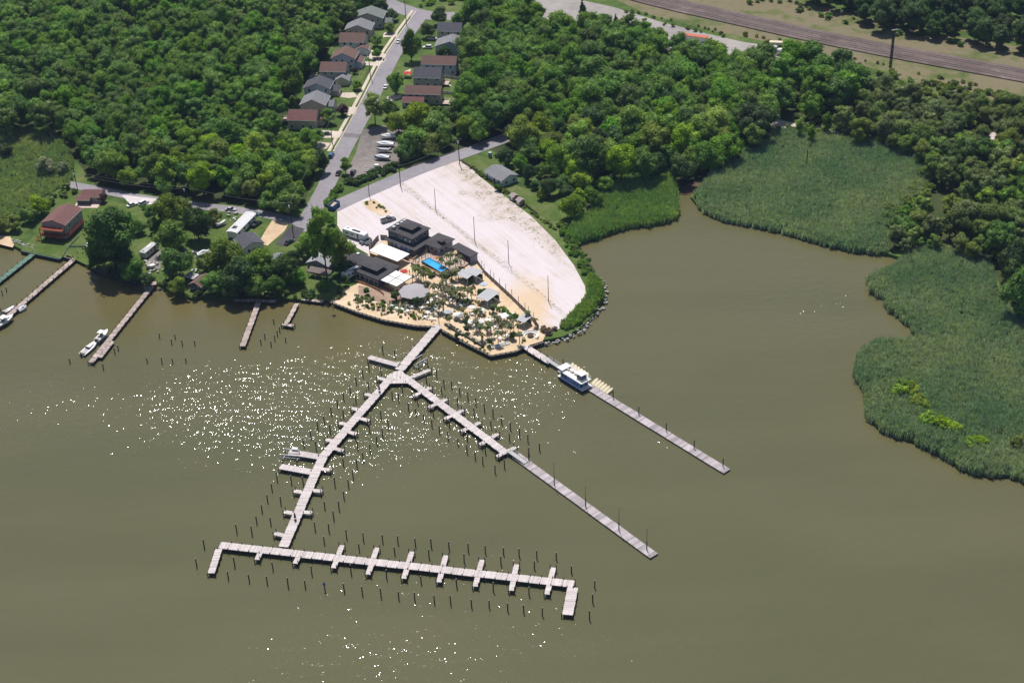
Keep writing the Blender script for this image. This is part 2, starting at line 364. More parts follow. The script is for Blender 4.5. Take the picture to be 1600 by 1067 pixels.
def make_water():
    xs = np.concatenate([[-FAR, -900, -500], np.arange(-320, 321, 5.0), [500, 900, FAR]])
    ys = np.concatenate([[-1500, -300, 100], np.arange(230, 700, 5.0), [900, 3600]])
    X, Y = np.meshgrid(xs, ys); x = X.ravel(); y = Y.ravel()
    d = shore_dist(x, y); sh = np.exp(-d / 9.0) * 0.75 + np.exp(-d / 30.0) * 0.25
    lg = np.exp(-((x + 150) ** 2 / 3500 + (y - 470) ** 2 / 900)) * 0.35 + np.exp(-((x + 62) ** 2 / 900 + (y - 437) ** 2 / 300)) * 0.3
    sh = np.clip(sh * (0.35 + 0.45 * (x < 20)) + lg * 1.25, 0, 1)
    ch = np.zeros(len(x))
    for px, py, rx, ry, a in ((300, 620, 440, 75, .85), (540, 640, 240, 90, .66), (700, 650, 130, 50, .85), (640, 560, 120, 36, .85), (860, 600, 70, 50, .85), (600, 1000, 260, 90, .2),
                              (1180, 990, 420, 45, .3), (760, 900, 200, 60, .25), (1270, 480, 110, 45, 1.0), (990, 690, 150, 40, .62), (500, 700, 120, 60, .6), (480, 850, 110, 60, .2), (1230, 630, 60, 20, .5), (1110, 350, 60, 18, 1.0)):
        p = G(px, py, 0); q = G(px + rx, py, 0); r = G(px, py - ry, 0)
        ch += a * np.exp(-((x - p.x) ** 2 / (q.x - p.x) ** 2 + (y - p.y) ** 2 / (r.y - p.y) ** 2))
    ch = np.clip(ch * (0.68 + 0.6 * noise2(x, y, 16, 3)), 0, 1.0)
    nx, ny = len(xs), len(ys)
    idx = np.arange(nx * ny).reshape(ny, nx)
    F = np.stack([idx[:-1, :-1], idx[:-1, 1:], idx[1:, 1:], idx[1:, :-1]], -1).reshape(-1, 4)
    me = bpy.data.meshes.new('water'); me.from_pydata(np.stack([x, y, np.zeros_like(x)], 1).tolist(), [], F.tolist())
    for nm, v in (('shallow', sh), ('chop', ch)):
        a = me.attributes.new(nm, 'FLOAT', 'POINT'); a.data.foreach_set('value', v.astype(np.float32))
    me.materials.append(water_material()); me.update()
    return tag(inst(me, 'water'), kind='structure')
make_water()

# sheets of the setting, each 3 cm above the one below
Z1, Z2, Z3, Z4 = LZ + 0.03, LZ + 0.06, LZ + 0.09, LZ + 0.12
sheet('far_field', px_poly([(840, -60), (940, -10), (1010, 22), (1110, 52), (1200, 70), (1300, 98), (1420, 128), (1520, 150), (1760, 200), (1760, 60), (1620, 66), (1520, 48), (1430, 30), (1330, 8), (1250, -20), (1200, -60)]), Z1, MAT_FIELD)
sheet('gravel_yard', px_poly([(770, -40), (835, -40), (905, 0), (960, 12), (1030, 34), (1100, 52), (1160, 66), (1215, 74), (1250, 80), (1245, 100), (1150, 108), (1080, 92), (1010, 74), (950, 56), (890, 40), (830, 26), (790, 8)]), Z2, MAT_FARYARD)
rail_pts = [G(x, y) for x, y in [(850, -80), (940, -22), (1040, 6), (1150, 30), (1260, 55), (1400, 83), (1500, 101), (1620, 123), (1780, 152), (2300, 240)]]
strip('rail_bed', rail_pts, 15.0, LZ + 0.5, MAT_BALLAST, depth=0.5)
for off in (-4.6, -2.6, 2.4, 4.4):
    tag(strip('rail', rail_pts, 0.16, LZ + 0.72, M('rail_steel', (0.30, 0.25, 0.24), 0.5, metal=0.4), depth=0.2, off=off), kind='structure')
sheet('white_shell_lot', px_poly([(527, 330), (545, 315), (575, 300), (625, 278), (690, 256), (715, 250), (735, 262), (748, 275), (780, 300), (830, 338), (868, 376), (897, 415), (914, 447), (916, 468),
    (902, 490), (885, 508), (868, 516), (852, 524), (820, 520), (760, 470), (700, 430), (640, 420), (580, 400), (545, 380), (527, 352)]), Z1, MAT_LOT)
sheet('patio', px_poly([(520, 468), (538, 452), (556, 445), (580, 430), (572, 402), (585, 385), (605, 372), (640, 372), (700, 385), (745, 404), (752, 416), (770, 440), (802, 468), (832, 498), (852, 524), (848, 533),
    (822, 541), (806, 548), (767, 555), (730, 536), (693, 516), (684, 510), (650, 508.5), (600, 499.5), (560, 487.5), (516, 471)]), Z3, MAT_SAND)
sheet('weedy_island', px_poly([(566, 316), (584, 311), (604, 326), (612, 334), (594, 338), (574, 326)]), Z2 + .004, MAT_TAN)
sheet('paved_terrace', px_poly([(560, 446), (592, 452), (622, 462), (650, 474), (640, 484), (604, 476), (560, 464)]), Z3 + .01, MAT_PAVER)
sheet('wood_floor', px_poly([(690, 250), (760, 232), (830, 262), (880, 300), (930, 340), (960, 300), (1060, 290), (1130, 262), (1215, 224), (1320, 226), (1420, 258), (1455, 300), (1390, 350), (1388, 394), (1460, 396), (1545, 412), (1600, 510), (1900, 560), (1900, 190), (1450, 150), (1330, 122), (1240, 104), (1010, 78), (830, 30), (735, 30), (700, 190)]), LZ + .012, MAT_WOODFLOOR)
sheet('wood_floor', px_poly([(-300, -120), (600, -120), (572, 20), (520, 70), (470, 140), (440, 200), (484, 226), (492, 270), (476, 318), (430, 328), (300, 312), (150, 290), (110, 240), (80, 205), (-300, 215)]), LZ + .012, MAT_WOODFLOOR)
sheet('side_lawn', px_poly([(722, 250), (745, 243), (770, 250), (806, 290), (845, 302), (872, 326), (880, 345), (858, 345), (835, 330), (800, 302), (765, 278)]), Z3, MAT_LAWN)
sheet('shore_lawn', px_poly([(33, 391), (95, 404), (106, 399), (128, 411), (165, 426), (240, 436), (300, 462), (420, 464), (500, 468), (512, 440), (470, 402), (430, 380), (420, 352), (330, 338), (270, 332), (190, 318), (110, 300), (80, 310), (60, 360)]), Z1, MAT_LAWN)
# streets
street = [G(x, y) for x, y in [(470, 362), (483, 340), (508, 295), (533, 241), (552, 207), (573, 168), (592, 130), (612, 90), (632, 60), (651, 34), (662, 18)]]
strip('street', street, 7.4, Z2, MAT_ROAD)
strip('cross_street', [G(x, y) for x, y in [(598, 2), (625, 14), (660, 24), (700, 27), (745, 22), (800, 8)]], 11.0, Z2 + 0.012, MAT_ROAD)
strip('lane', [G(x, y) for x, y in [(100, 287), (160, 298), (220, 310), (300, 321), (380, 329), (430, 338), (470, 350), (486, 338)]], 5.2, Z2 + 0.018, MAT_ROAD)
strip('side_road', [G(x, y) for x, y in [(518, 326), (540, 315), (590, 293), (636, 273), (668, 260), (708, 246), (752, 230), (792, 215), (816, 202)]], 8.0, Z2 + 0.024, MAT_ROAD)
strip('woodland_track', [G(x, y) for x, y in [(1150, 165), (1190, 185), (1240, 200), (1310, 205), (1400, 195), (1480, 205), (1540, 213), (1620, 216)]], 7.0, Z2, MAT_LOT)
sheet('boat_storage_yard', px_poly([(566, 203), (600, 196), (632, 200), (634, 232), (622, 262), (590, 278), (552, 284), (540, 270), (556, 240)]), Z2 - 0.012, MAT_YARD)
sheet('black_driveway', px_poly([(456, 352), (476, 358), (462, 378), (446, 386), (430, 382), (443, 366)]), Z3, MAT_BLACKTOP)
sheet('tan_driveway', px_poly([(425, 345), (452, 348), (444, 362), (418, 384), (404, 380), (414, 362)]), Z3, MAT_TAN)
sheet('parking_apron', px_poly([(190, 305), (245, 311), (240, 320), (228, 320), (200, 316)]), Z3, MAT_LOT)
sheet('boat_ramp_drive', px_poly([(232, 400), (262, 386), (250, 420), (232, 424)]), Z3, MAT_YARD)
sheet('shore_beach', px_poly([(-60, 366), (0, 368), (16, 370), (22, 382), (20, 387), (0, 382), (-60, 374)], LZ), Z2, MAT_TAN)
sheet('street_patch', px_poly([(537, 208), (563, 210), (561, 216), (534, 214)]), Z2 + .03, ground_mat('dark_patch', [(0.35, (0.15, 0.14, 0.15)), (0.6, (0.19, 0.175, 0.185))], 0.2, 0.8))
for pts in ([(905, -10), (960, 8), (1040, 30), (1120, 50), (1200, 66), (1300, 92), (1400, 116), (1400, 122), (1290, 100), (1190, 76), (1100, 58), (1020, 36), (950, 16)], [(1180, -30), (1260, -10), (1340, 14), (1430, 34), (1540, 56), (1660, 76), (1660, 84), (1530, 64), (1420, 44), (1330, 22), (1240, 0)]):
    sheet('grass_verge', px_poly(pts), Z1 + .012, MAT_GRASS)
# sidewalk along the left of the street, in slabs
sw = smooth_line([Vector((p.x, p.y)) for p in street], 2); wl = []
for i, p in enumerate(sw):
    a = sw[max(0, i - 1)]; b = sw[min(len(sw) - 1, i + 1)]; t = (b - a).normalized(); wl.append(p + Vector((-t.y, t.x)) * 6.0)
wl = [p for p in wl if 585 < p.y < 790]
strip('sidewalk', wl, 1.5, Z4, MAT_CONC, depth=0.1, it=0)
kl = []
for i, p in enumerate(sw):
    a = sw[max(0, i - 1)]; b = sw[min(len(sw) - 1, i + 1)]; t = (b - a).normalized(); kl.append(p + Vector((-t.y, t.x)) * 3.95)
strip('kerb', [p for p in kl if 585 < p.y < 790], 0.55, LZ + 0.17, MAT_CONC, depth=0.15, it=0)
for pts in ([(500, 204), (536, 206), (530, 216), (498, 216)], [(492, 222), (517, 224), (510, 233), (490, 232)], [(527, 146), (553, 145), (560, 152), (545, 154), (526, 151)], [(562, 96), (590, 98), (596, 90), (604, 94), (590, 104), (562, 102)],
            [(566, 78), (590, 80), (604, 86), (600, 96), (576, 92)], [(545, 168), (560, 168), (555, 180), (540, 178)], [(600, 52), (622, 50), (620, 58), (598, 59)], [(632, 112), (642, 108), (640, 118), (632, 116)], [(604, 152), (612, 150), (628, 148), (626, 154), (606, 160)]):
    sheet('driveway', px_poly(pts), Z3 + 0.015, MAT_CONC)
for pts in ([(500, 205), (540, 160), (560, 135), (578, 105), (566, 108), (545, 132), (520, 155), (496, 190)], [(493, 235), (512, 234), (500, 262), (488, 256)], [(632, 108), (650, 108), (646, 120), (630, 120)], [(690, 122), (722, 124), (720, 172), (694, 170)], [(640, 28), (620, 52), (612, 48), (628, 26)]):
    sheet('verge_lawn', px_poly(pts), Z2 + 0.04, MAT_LAWN)
sheet('creek_mud', px_poly([(1058, 300), (1058, 290), (1080, 272), (1103, 278), (1094, 298), (1078, 304), (1066, 305)], 0.1), 0.16, MAT_MUD)

# ------------------------------------------------------------------ scattering by geometry nodes (stuff only)
def scatter(name, pts, rz, sc, vi, srcs, label, mat, tilt=None):
    me = bpy.data.meshes.new(name); me.from_pydata([tuple(p) for p in pts], [], [])
    for nm, v, ty in (('rz', rz, 'FLOAT'), ('sc', sc, 'FLOAT'), ('vi', vi, 'INT')):
        a = me.attributes.new(nm, ty, 'POINT'); a.data.foreach_set('value', np.asarray(v, np.float32 if ty == 'FLOAT' else np.int32))
    o = inst(me, name); tag(o, label, kind='stuff'); me.materials.append(mat)
    ng = bpy.data.node_groups.new(name + '_scatter', 'GeometryNodeTree')
    ng.interface.new_socket('Geometry', in_out='INPUT', socket_type='NodeSocketGeometry')
    ng.interface.new_socket('Geometry', in_out='OUTPUT', socket_type='NodeSocketGeometry')
    N = ng.nodes; L = ng.links; gi = N.new('NodeGroupInput'); go = N.new('NodeGroupOutput'); jn = N.new('GeometryNodeJoinGeometry')
    mp = N.new('GeometryNodeMeshToPoints'); L.new(gi.outputs[0], mp.inputs['Mesh'])
    def attr(nm, ty):
        n = N.new('GeometryNodeInputNamedAttribute'); n.data_type = ty; n.inputs['Name'].default_value = nm; return n.outputs[0]
    cx = N.new('ShaderNodeCombineXYZ'); L.new(attr('rz', 'FLOAT'), cx.inputs[2]); scn = attr('sc', 'FLOAT'); vin = attr('vi', 'INT')
    for k, s in enumerate(srcs):
        oi = N.new('GeometryNodeObjectInfo'); oi.inputs['Object'].default_value = s; oi.transform_space = 'ORIGINAL'
        cp = N.new('FunctionNodeCompare'); cp.data_type = 'INT'; cp.operation = 'EQUAL'; L.new(vin, cp.inputs[2]); cp.inputs[3].default_value = k
        ip = N.new('GeometryNodeInstanceOnPoints'); L.new(mp.outputs[0], ip.inputs['Points']); L.new(cp.outputs[0], ip.inputs['Selection'])
        L.new(oi.outputs['Geometry'], ip.inputs['Instance']); L.new(cx.outputs[0], ip.inputs['Rotation']); L.new(scn, ip.inputs['Scale'])
        L.new(ip.outputs[0], jn.inputs[0])
    L.new(jn.outputs[0], go.inputs[0])
    md = o.modifiers.new('scatter', 'NODES'); md.node_group = ng
    return o

# ------------------------------------------------------------------ foliage
def leaf_material(name, transl=0.3, var=0.26, useobj=True):
    k = NT(name); oi = k.n('ShaderNodeObjectInfo'); at = k.n('ShaderNodeAttribute'); at.attribute_name = 'tint'
    hs = k.n('ShaderNodeHueSaturation')
    k.l(k.math('MULTIPLY_ADD', oi.outputs['Random'], 0.035, 0.476), hs.inputs['Hue'])
    rr = k.math('FRACT', k.math('MULTIPLY', oi.outputs['Random'], 7.31))
    k.l(k.math('MULTIPLY', k.math('MULTIPLY_ADD', rr, var * 2, 1 - var), at.outputs['Fac']), hs.inputs['Value'])
    k.l(k.math('MULTIPLY_ADD', k.math('FRACT', k.math('MULTIPLY', oi.outputs['Random'], 13.7)), 0.25, 0.9), hs.inputs['Saturation'])
    k.l(oi.outputs['Color'], hs.inputs['Color'])
    b = k.n('ShaderNodeBsdfPrincipled'); k.l(hs.outputs[0], b.inputs['Base Color']); b.inputs['Roughness'].default_value = 0.55; b.inputs['Specular IOR Level'].default_value = 0.25
    t = k.n('ShaderNodeBsdfTranslucent'); k.l(k.mix(1.0, hs.outputs[0], (1.25, 1.3, 0.5), 'MULTIPLY'), t.inputs[0])
    ms = k.n('ShaderNodeMixShader'); ms.inputs[0].default_value = transl
    k.l(b.outputs[0], ms.inputs[1]); k.l(t.outputs[0], ms.inputs[2]); k.l(ms.outputs[0], k.out.inputs[0])
    return k.m
MAT_LEAF = leaf_material('leaves')
MAT_REED = leaf_material('reed_blades', 0.25, 0.16)
def patch_reeds():
    k = MAT_REED.node_tree; hs = next(n for n in k.nodes if n.type == 'HUE_SAT'); oc = next(n for n in k.nodes if n.type == 'OBJECT_INFO')
    gm = k.nodes.new('ShaderNodeNewGeometry'); nz = k.nodes.new('ShaderNodeTexNoise'); nz.inputs['Scale'].default_value = 0.035; nz.inputs['Detail'].default_value = 5; nz.inputs['Roughness'].default_value = 0.65; k.links.new(gm.outputs['Position'], nz.inputs['Vector'])
    cr = k.nodes.new('ShaderNodeValToRGB'); cr.color_ramp.elements[0].position = .36; cr.color_ramp.elements[0].color = (0.72, 0.86, 0.80, 1); cr.color_ramp.elements[1].position = .64; cr.color_ramp.elements[1].color = (1.22, 1.12, 1.05, 1); k.links.new(nz.outputs[0], cr.inputs[0])
    mx = k.nodes.new('ShaderNodeMix'); mx.data_type = 'RGBA'; mx.blend_type = 'MULTIPLY'; mx.inputs[0].default_value = 1.0; k.links.new(oc.outputs['Color'], mx.inputs[6]); k.links.new(cr.outputs[0], mx.inputs[7]); k.links.new(mx.outputs[2], hs.inputs['Color'])
patch_reeds()
MAT_BARK = M('bark', (0.09, 0.07, 0.055), 0.95, 0.3, 3)

ICO = None
def ico():
    global ICO
    if ICO is None:
        bm = bmesh.new(); bmesh.ops.create_icosphere(bm, subdivisions=2, radius=1.0)
        ICO = (np.array([v.co[:] for v in bm.verts]), [[v.index for v in f.verts] for f in bm.faces]); bm.free()
    return ICO

def leaf_cards(pos, nrm, size, g, asp=0.75):
    """quads at pos facing about nrm; returns verts, faces"""
    n = len(pos); t = g.normal(size=(n, 3)); t -= nrm * (t * nrm).sum(1, keepdims=True); t /= np.linalg.norm(t, axis=1, keepdims=True)
    b = np.cross(nrm, t); s = size[:, None]
    q = np.stack([pos - t * s, pos + b * s * asp * 0.7 - nrm * s * 0.15, pos + t * s * (0.8 + 0.4 * g.random((n, 1))), pos - b * s * asp * 0.7 - nrm * s * 0.15], 1)
    return q.reshape(-1, 3), np.arange(4 * n).reshape(n, 4)

def crown_mesh(name, seed, rx, hz, lobes=16, leaves=3200, ls=0.36, shape='round', gap=0.0):
    """tree crown in metres: lobes of leaf clumps round a centre at hz; z = 0 is the tree's foot"""
    g = np.random.default_rng(seed); C = []; Rr = []
    for i in range(lobes):
        for _ in range(60):
            d = g.normal(size=3); d /= np.linalg.norm(d)
            rr = g.random() ** 0.45
            if shape == 'round': c = d * rr * np.array([rx * .76, rx * .76, hz * .56]); c[:2] *= 1.0 - 0.35 * max(0, c[2]) / (hz * .56)
            elif shape == 'cone':
                zz = g.random() ** 1.3; c = np.array([math.cos(i * 2.4), math.sin(i * 2.4), 0]) * rx * .62 * (1 - zz) * (0.5 + 0.5 * g.random()); c[2] = (zz - 0.45) * hz * 1.1
            else: c = d * rr * np.array([rx * .6, rx * .6, hz * .55])
            if c[2] > -hz * 0.6: break
        C.append(c + np.array([0, 0, hz])); Rr.append(rx * (0.19 + 0.17 * g.random()) * (1.0 if shape != 'cone' else 0.62 + 0.5 * (1 - (c[2] / hz + .5))))
    C = np.array(C); Rr = np.array(Rr); V = []; Fc = []; T = []; off = 0
    iv, fi = ico(); ctr = np.array([0, 0, hz])
    for c, r in zip(C, Rr):                                   # leafy inner mass so that no daylight shows through the middle
        v = iv * (0.72 + 0.16 * g.random((len(iv), 1))) * r * np.array([1, 1, 0.86]) + c
        V.append(v); Fc += [[off + i for i in f] for f in fi]; off += len(v); T.append(np.full(len(v), 0.95))
    per = Rr ** 2; per = (per / per.sum() * leaves).astype(int); lt = 0.78 + 0.44 * g.random(len(C))
    for c, r, n, t0 in zip(C, Rr, per, lt):
        d = g.normal(size=(n * 2, 3)); d /= np.linalg.norm(d, axis=1, keepdims=True)
        out = (c - ctr); out = out / (np.linalg.norm(out) + 1e-6)
        keep = (d @ out + 0.5 * d[:, 2]) > -0.75 + 0.6 * g.random(len(d)); d = d[keep][:n]
        rad = r * (0.80 + 0.48 * g.random(len(d)) ** 1.8)
        p = c + d * rad[:, None] * np.array([1, 1, 0.88])
        ins = np.zeros(len(p), bool)
        for c2, r2 in zip(C, Rr): ins |= np.linalg.norm((p - c2) / np.array([1, 1, .88]), axis=1) < r2 * 0.74
        p = p[~ins]; d = d[~ins]
        if gap: k = noise2(p[:, 0] * 3 + seed, p[:, 2] * 3 + p[:, 1] * 2, 2.0, seed) > gap; p = p[k]; d = d[k]
        nn = d + g.normal(size=d.shape) * 0.6 + np.array([0, 0, 0.35]); nn /= np.linalg.norm(nn, axis=1, keepdims=True)
        sz = ls * (0.7 + 0.75 * g.random(len(p)))
        v, f = leaf_cards(p, nn, sz, g)
        V.append(v); Fc += (f + off).tolist(); off += len(v); T.append(np.repeat(t0 * (0.72 + 0.5 * g.random(len(p))), 4))
    me = bpy.data.meshes.new(name); me.from_pydata(np.concatenate(V).tolist(), [], Fc)
    a = me.attributes.new('tint', 'FLOAT', 'POINT'); a.data.foreach_set('value', np.concatenate(T).astype(np.float32))
    me.materials.append(MAT_LEAF); me.update(); return me

def trunk_mesh(name, seed, h, r):
    g = random.Random(seed); mb = MB(); p = Vector((0, 0, -0.2)); rr = r
    for i in range(4):
        q = Vector((g.uniform(-.25, .25) * i, g.uniform(-.25, .25) * i, h * (i + 1) / 4)); mb.tube(p, q, rr, rr * 0.78, 7); p = q; rr *= 0.78
        if i >= 1:
            for _ in range(2):
                a = g.uniform(0, 6.28); mb.tube(p, p + Vector((math.cos(a) * h * .3, math.sin(a) * h * .3, h * .26)), rr * .6, rr * .2, 5)
    return mb.mesh(name, MAT_BARK)

CROWNS = []        # (crown mesh, trunk mesh, nominal radius, nominal crown centre height)
for i in range(7): CROWNS.append((crown_mesh('crown', 20 + i, 5.6, 7.4 + 0.4 * (i % 3), 30 + 2 * (i % 4), 4600, 0.31), trunk_mesh('trunk', 50 + i, 9.0, 0.32), 5.6, 7.8))
for i in range(2): CROWNS.append((crown_mesh('crown', 40 + i, 5.2, 8.2, 24, 3400, 0.3, gap=0.4), trunk_mesh('trunk', 60 + i, 9.5, 0.26), 5.2, 8.2))
LOWS = [(crown_mesh('crown', 90 + i, 5.6, 5.7, 30, 4600, 0.31), trunk_mesh('trunk', 95 + i, 6.0, 0.32), 5.6, 5.6) for i in range(4)]
CONE = (crown_mesh('crown', 71, 3.4, 7.2, 30, 2800, 0.28, 'cone'), trunk_mesh('trunk', 72, 8.5, 0.26), 3.4, 7.0)
COLUMN = (crown_mesh('crown', 75, 3.0, 6.4, 24, 2400, 0.28, 'tall'), trunk_mesh('trunk', 76, 7.5, 0.22), 3.0, 6.4)
BUSH = [(crown_mesh('crown', 80 + i, 2.3, 1.7, 14, 1200, 0.22), trunk_mesh('trunk', 85 + i, 1.6, 0.12), 2.3, 1.9) for i in range(3)]

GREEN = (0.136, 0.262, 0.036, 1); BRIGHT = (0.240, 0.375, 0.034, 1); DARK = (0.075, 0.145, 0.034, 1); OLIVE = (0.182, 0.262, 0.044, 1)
BLUEG = (0.05, 0.1, 0.04, 1); PURPLE = (0.085, 0.03, 0.036, 1); PALE = (0.25, 0.29, 0.17, 1)
LAWNTREES = []

def place_tree(kindm, loc, s, rz, colour, label, group=None, name='tree', cat='tree', hs=None):
    cm, tm, _, _ = kindm
    e = thing(name, label, cat, loc, rz, group); e.scale = (s, s, hs or s)
    c = inst(cm, 'crown', e); c.color = colour
    t = inst(tm, 'trunk', e)
    return e

def tree_at(x, y, rpx, colour=GREEN, label=None, kind=None, group=None, name='tree', cat='tree', stretch=1.0):
    """crown centred on photo pixel x, y with radius rpx: found by stepping down to the ground with its true height"""
    kd = kind or LOWS[rnd.randrange(4)]
    p = G(x, y, LZ + 8)
    for _ in range(3):
        s = rpx * mpp(p) / kd[2]; p = G(x, y, LZ + kd[3] * s * stretch)
    return place_tree(kd, (p.x, p.y, LZ), s, rnd.uniform(0, 6.28), colour, label, group, name, cat, s * stretch)
# ------------------------------------------------------------------ woods
KEEP = []          # (x, y, r) where no wood tree may stand
def keep_line(pts, r, step=3.0):
    for a, b in zip(pts, pts[1:]):
        n = max(1, int((b - a).length / step))
        for i in range(n + 1): p = a.lerp(b, i / n); KEEP.append((p.x, p.y, r))
keep_line(street, 7.0); keep_line([G(x, y) for x, y in [(160, 298), (220, 310), (300, 321), (380, 329), (430, 338), (470, 350)]], 5.0)
keep_line([G(x, y) for x, y in [(545, 306), (640, 268), (700, 244), (750, 227), (790, 214)]], 6.0)
keep_line([G(x, y) for x, y in [(600, 5), (660, 24), (745, 22)]], 8.0)
for x, y in ((1190, 188), (1225, 196), (1540, 213), (1520, 212)):
    p = G(x, y); KEEP.append((p.x, p.y, 7.0))
for x, y in ((472, 200), (495, 165), (512, 150), (522, 125), (540, 100), (552, 78), (565, 60), (578, 40), (705, 65), (700, 80), (687, 112), (667, 134), (662, 158), (705, 145), (705, 165), (785, 280)):
    p = G(x, y); KEEP.append((p.x, p.y, 9.5))
KA = np.array(KEEP)

def wood(poly_px, spacing, seed, zc=8.0):
    g = np.random.default_rng(seed); P = [G(x, y, LZ + zc) for x, y in poly_px]; P = [(p.x, p.y) for p in P]
    x0, x1 = min(p[0] for p in P), max(p[0] for p in P); y0, y1 = min(p[1] for p in P), max(p[1] for p in P)
    xs = np.arange(x0, x1, spacing); ys = np.arange(y0, y1, spacing * 0.87); X, Y = np.meshgrid(xs, ys)
    X[1::2] += spacing / 2; X = X + g.uniform(-.32, .32, X.shape) * spacing; Y = Y + g.uniform(-.32, .32, Y.shape) * spacing
    x, y = X.ravel(), Y.ravel(); k = inside(P, x, y); x, y = x[k], y[k]
    ok = np.ones(len(x), bool)
    for kx, ky, kr in KA: ok &= (x - kx) ** 2 + (y - ky) ** 2 > kr * kr
    return x[ok], y[ok]

WOODS = [
 ('left', [(-90, -90), (600, -90), (580, -2), (552, 18), (528, 40), (512, 66), (490, 92), (472, 116), (452, 140), (438, 168), (436, 196), (470, 206), (488, 226), (486, 266), (474, 300), (430, 312), (360, 306), (290, 300), (200, 288), (140, 268), (118, 236), (104, 206), (70, 188), (20, 196), (-90, 204)], 8.6,
  'dense wood left of the street of houses'),
 ('centre', [(728, 0), (800, 2), (850, 24), (900, 32), (960, 44), (1010, 56), (1070, 76), (1130, 90), (1190, 94), (1250, 92), (1300, 100), (1345, 112), (1350, 150), (1300, 175), (1250, 172), (1225, 180), (1205, 205), (1150, 232), (1090, 256), (1020, 256), (960, 264), (930, 272), (880, 262), (850, 244), (812, 226), (800, 196), (765, 186), (736, 196), (706, 206), (704, 186), (722, 160), (728, 120), (730, 70), (716, 30)], 8.8,
  'dense wood between the houses and the reed marsh'),
 ('right', [(1345, 118), (1400, 140), (1450, 150), (1520, 150), (1600, 150), (1720, 170), (1720, 330), (1610, 345), (1540, 312), (1500, 285), (1450, 252), (1410, 226), (1360, 205), (1310, 196), (1300, 178), (1345, 150)], 7.4,
  'wood behind the right-hand reed marsh'),
 ('far', [(1180, -90), (1720, -90), (1720, 92), (1620, 66), (1560, 54), (1480, 44), (1400, 30), (1310, 6), (1260, -18)], 9.0, 'wood beyond the railway tracks'),
 ('spit', [(1392, 345), (1420, 318), (1460, 300), (1510, 305), (1560, 322), (1700, 350), (1700, 520), (1610, 490), (1580, 470), (1572, 430), (1560, 392), (1510, 375), (1450, 372), (1400, 372)], 8.6, 'trees between the two right-hand reed beds'),
]
allt = []
for wi, (nm, poly, sp, lab) in enumerate(WOODS):
    x, y = wood(poly, sp, 100 + wi)
    for a, b in zip(x, y): allt.append((math.hypot(a, b) - (90 if nm == 'spit' else 0), a, b, wi))
allt.sort()
COLS = {0: [GREEN, GREEN, OLIVE, BRIGHT, (0.125, 0.22, 0.03, 1)], 1: [GREEN, BRIGHT, BRIGHT, DARK, OLIVE, GREEN], 2: [(0.16, 0.225, 0.065, 1), GREEN, (0.14, 0.205, 0.06, 1), (0.17, 0.23, 0.075, 1), OLIVE, BRIGHT], 3: [DARK, GREEN, (0.1, 0.165, 0.035, 1)], 4: [GREEN, (0.16, 0.225, 0.065, 1), (0.14, 0.205, 0.06, 1), OLIVE]}
NEAR = 235
WL = {0: 'broadleaf tree in the near edge of the wood left of the street', 1: 'broadleaf tree in the near edge of the wood between houses and marsh',
      2: 'tree in the near edge of the wood behind the right-hand marsh', 3: 'tree of the wood beyond the railway tracks', 4: 'tree standing between the two right-hand reed beds'}
for d, x, y, wi in allt[:NEAR]:
    kd = (CROWNS + LOWS)[rnd.randrange(13)]; s = rnd.uniform(0.75, 1.3) * (1.16 if wi == 1 else 1.0)
    if wi in (2, 4): s *= rnd.uniform(0.65, 0.95); kd = CROWNS[rnd.choice([0, 2, 4, 7, 8, 8, 7])]
    cc = rnd.choice(COLS[wi]); ad = 'bright yellow-green ' if cc == BRIGHT else 'olive green ' if cc == OLIVE else 'dark green ' if cc == DARK else 'mid green ' if cc == GREEN else 'dull green '
    place_tree(kd, (x, y, LZ), s, rnd.uniform(0, 6.28), cc, ad + WL[wi], WOODS[wi][3])
far = allt[NEAR:]
def src(mesh, colour):
    o = bpy.data.objects.new('leaf_source', mesh); o.color = colour; return o
for wi in range(5):
    L = [t for t in far if t[3] == wi]
    if not L: continue
    srcs = [src(CROWNS[j][0], COLS[wi][j % len(COLS[wi])]) for j in range(9)]
    n = len(L); fs = 0.8 if wi in (2,) else 1.14 if wi == 1 else 1.0
    o = scatter('far_trees', [(t[1], t[2], LZ) for t in L], nrg.uniform(0, 6.28, n), nrg.uniform(0.72, 1.32, n) * fs, nrg.integers(0, 9, n), srcs, WOODS[wi][3], MAT_LEAF)
    o.color = COLS[wi][0]

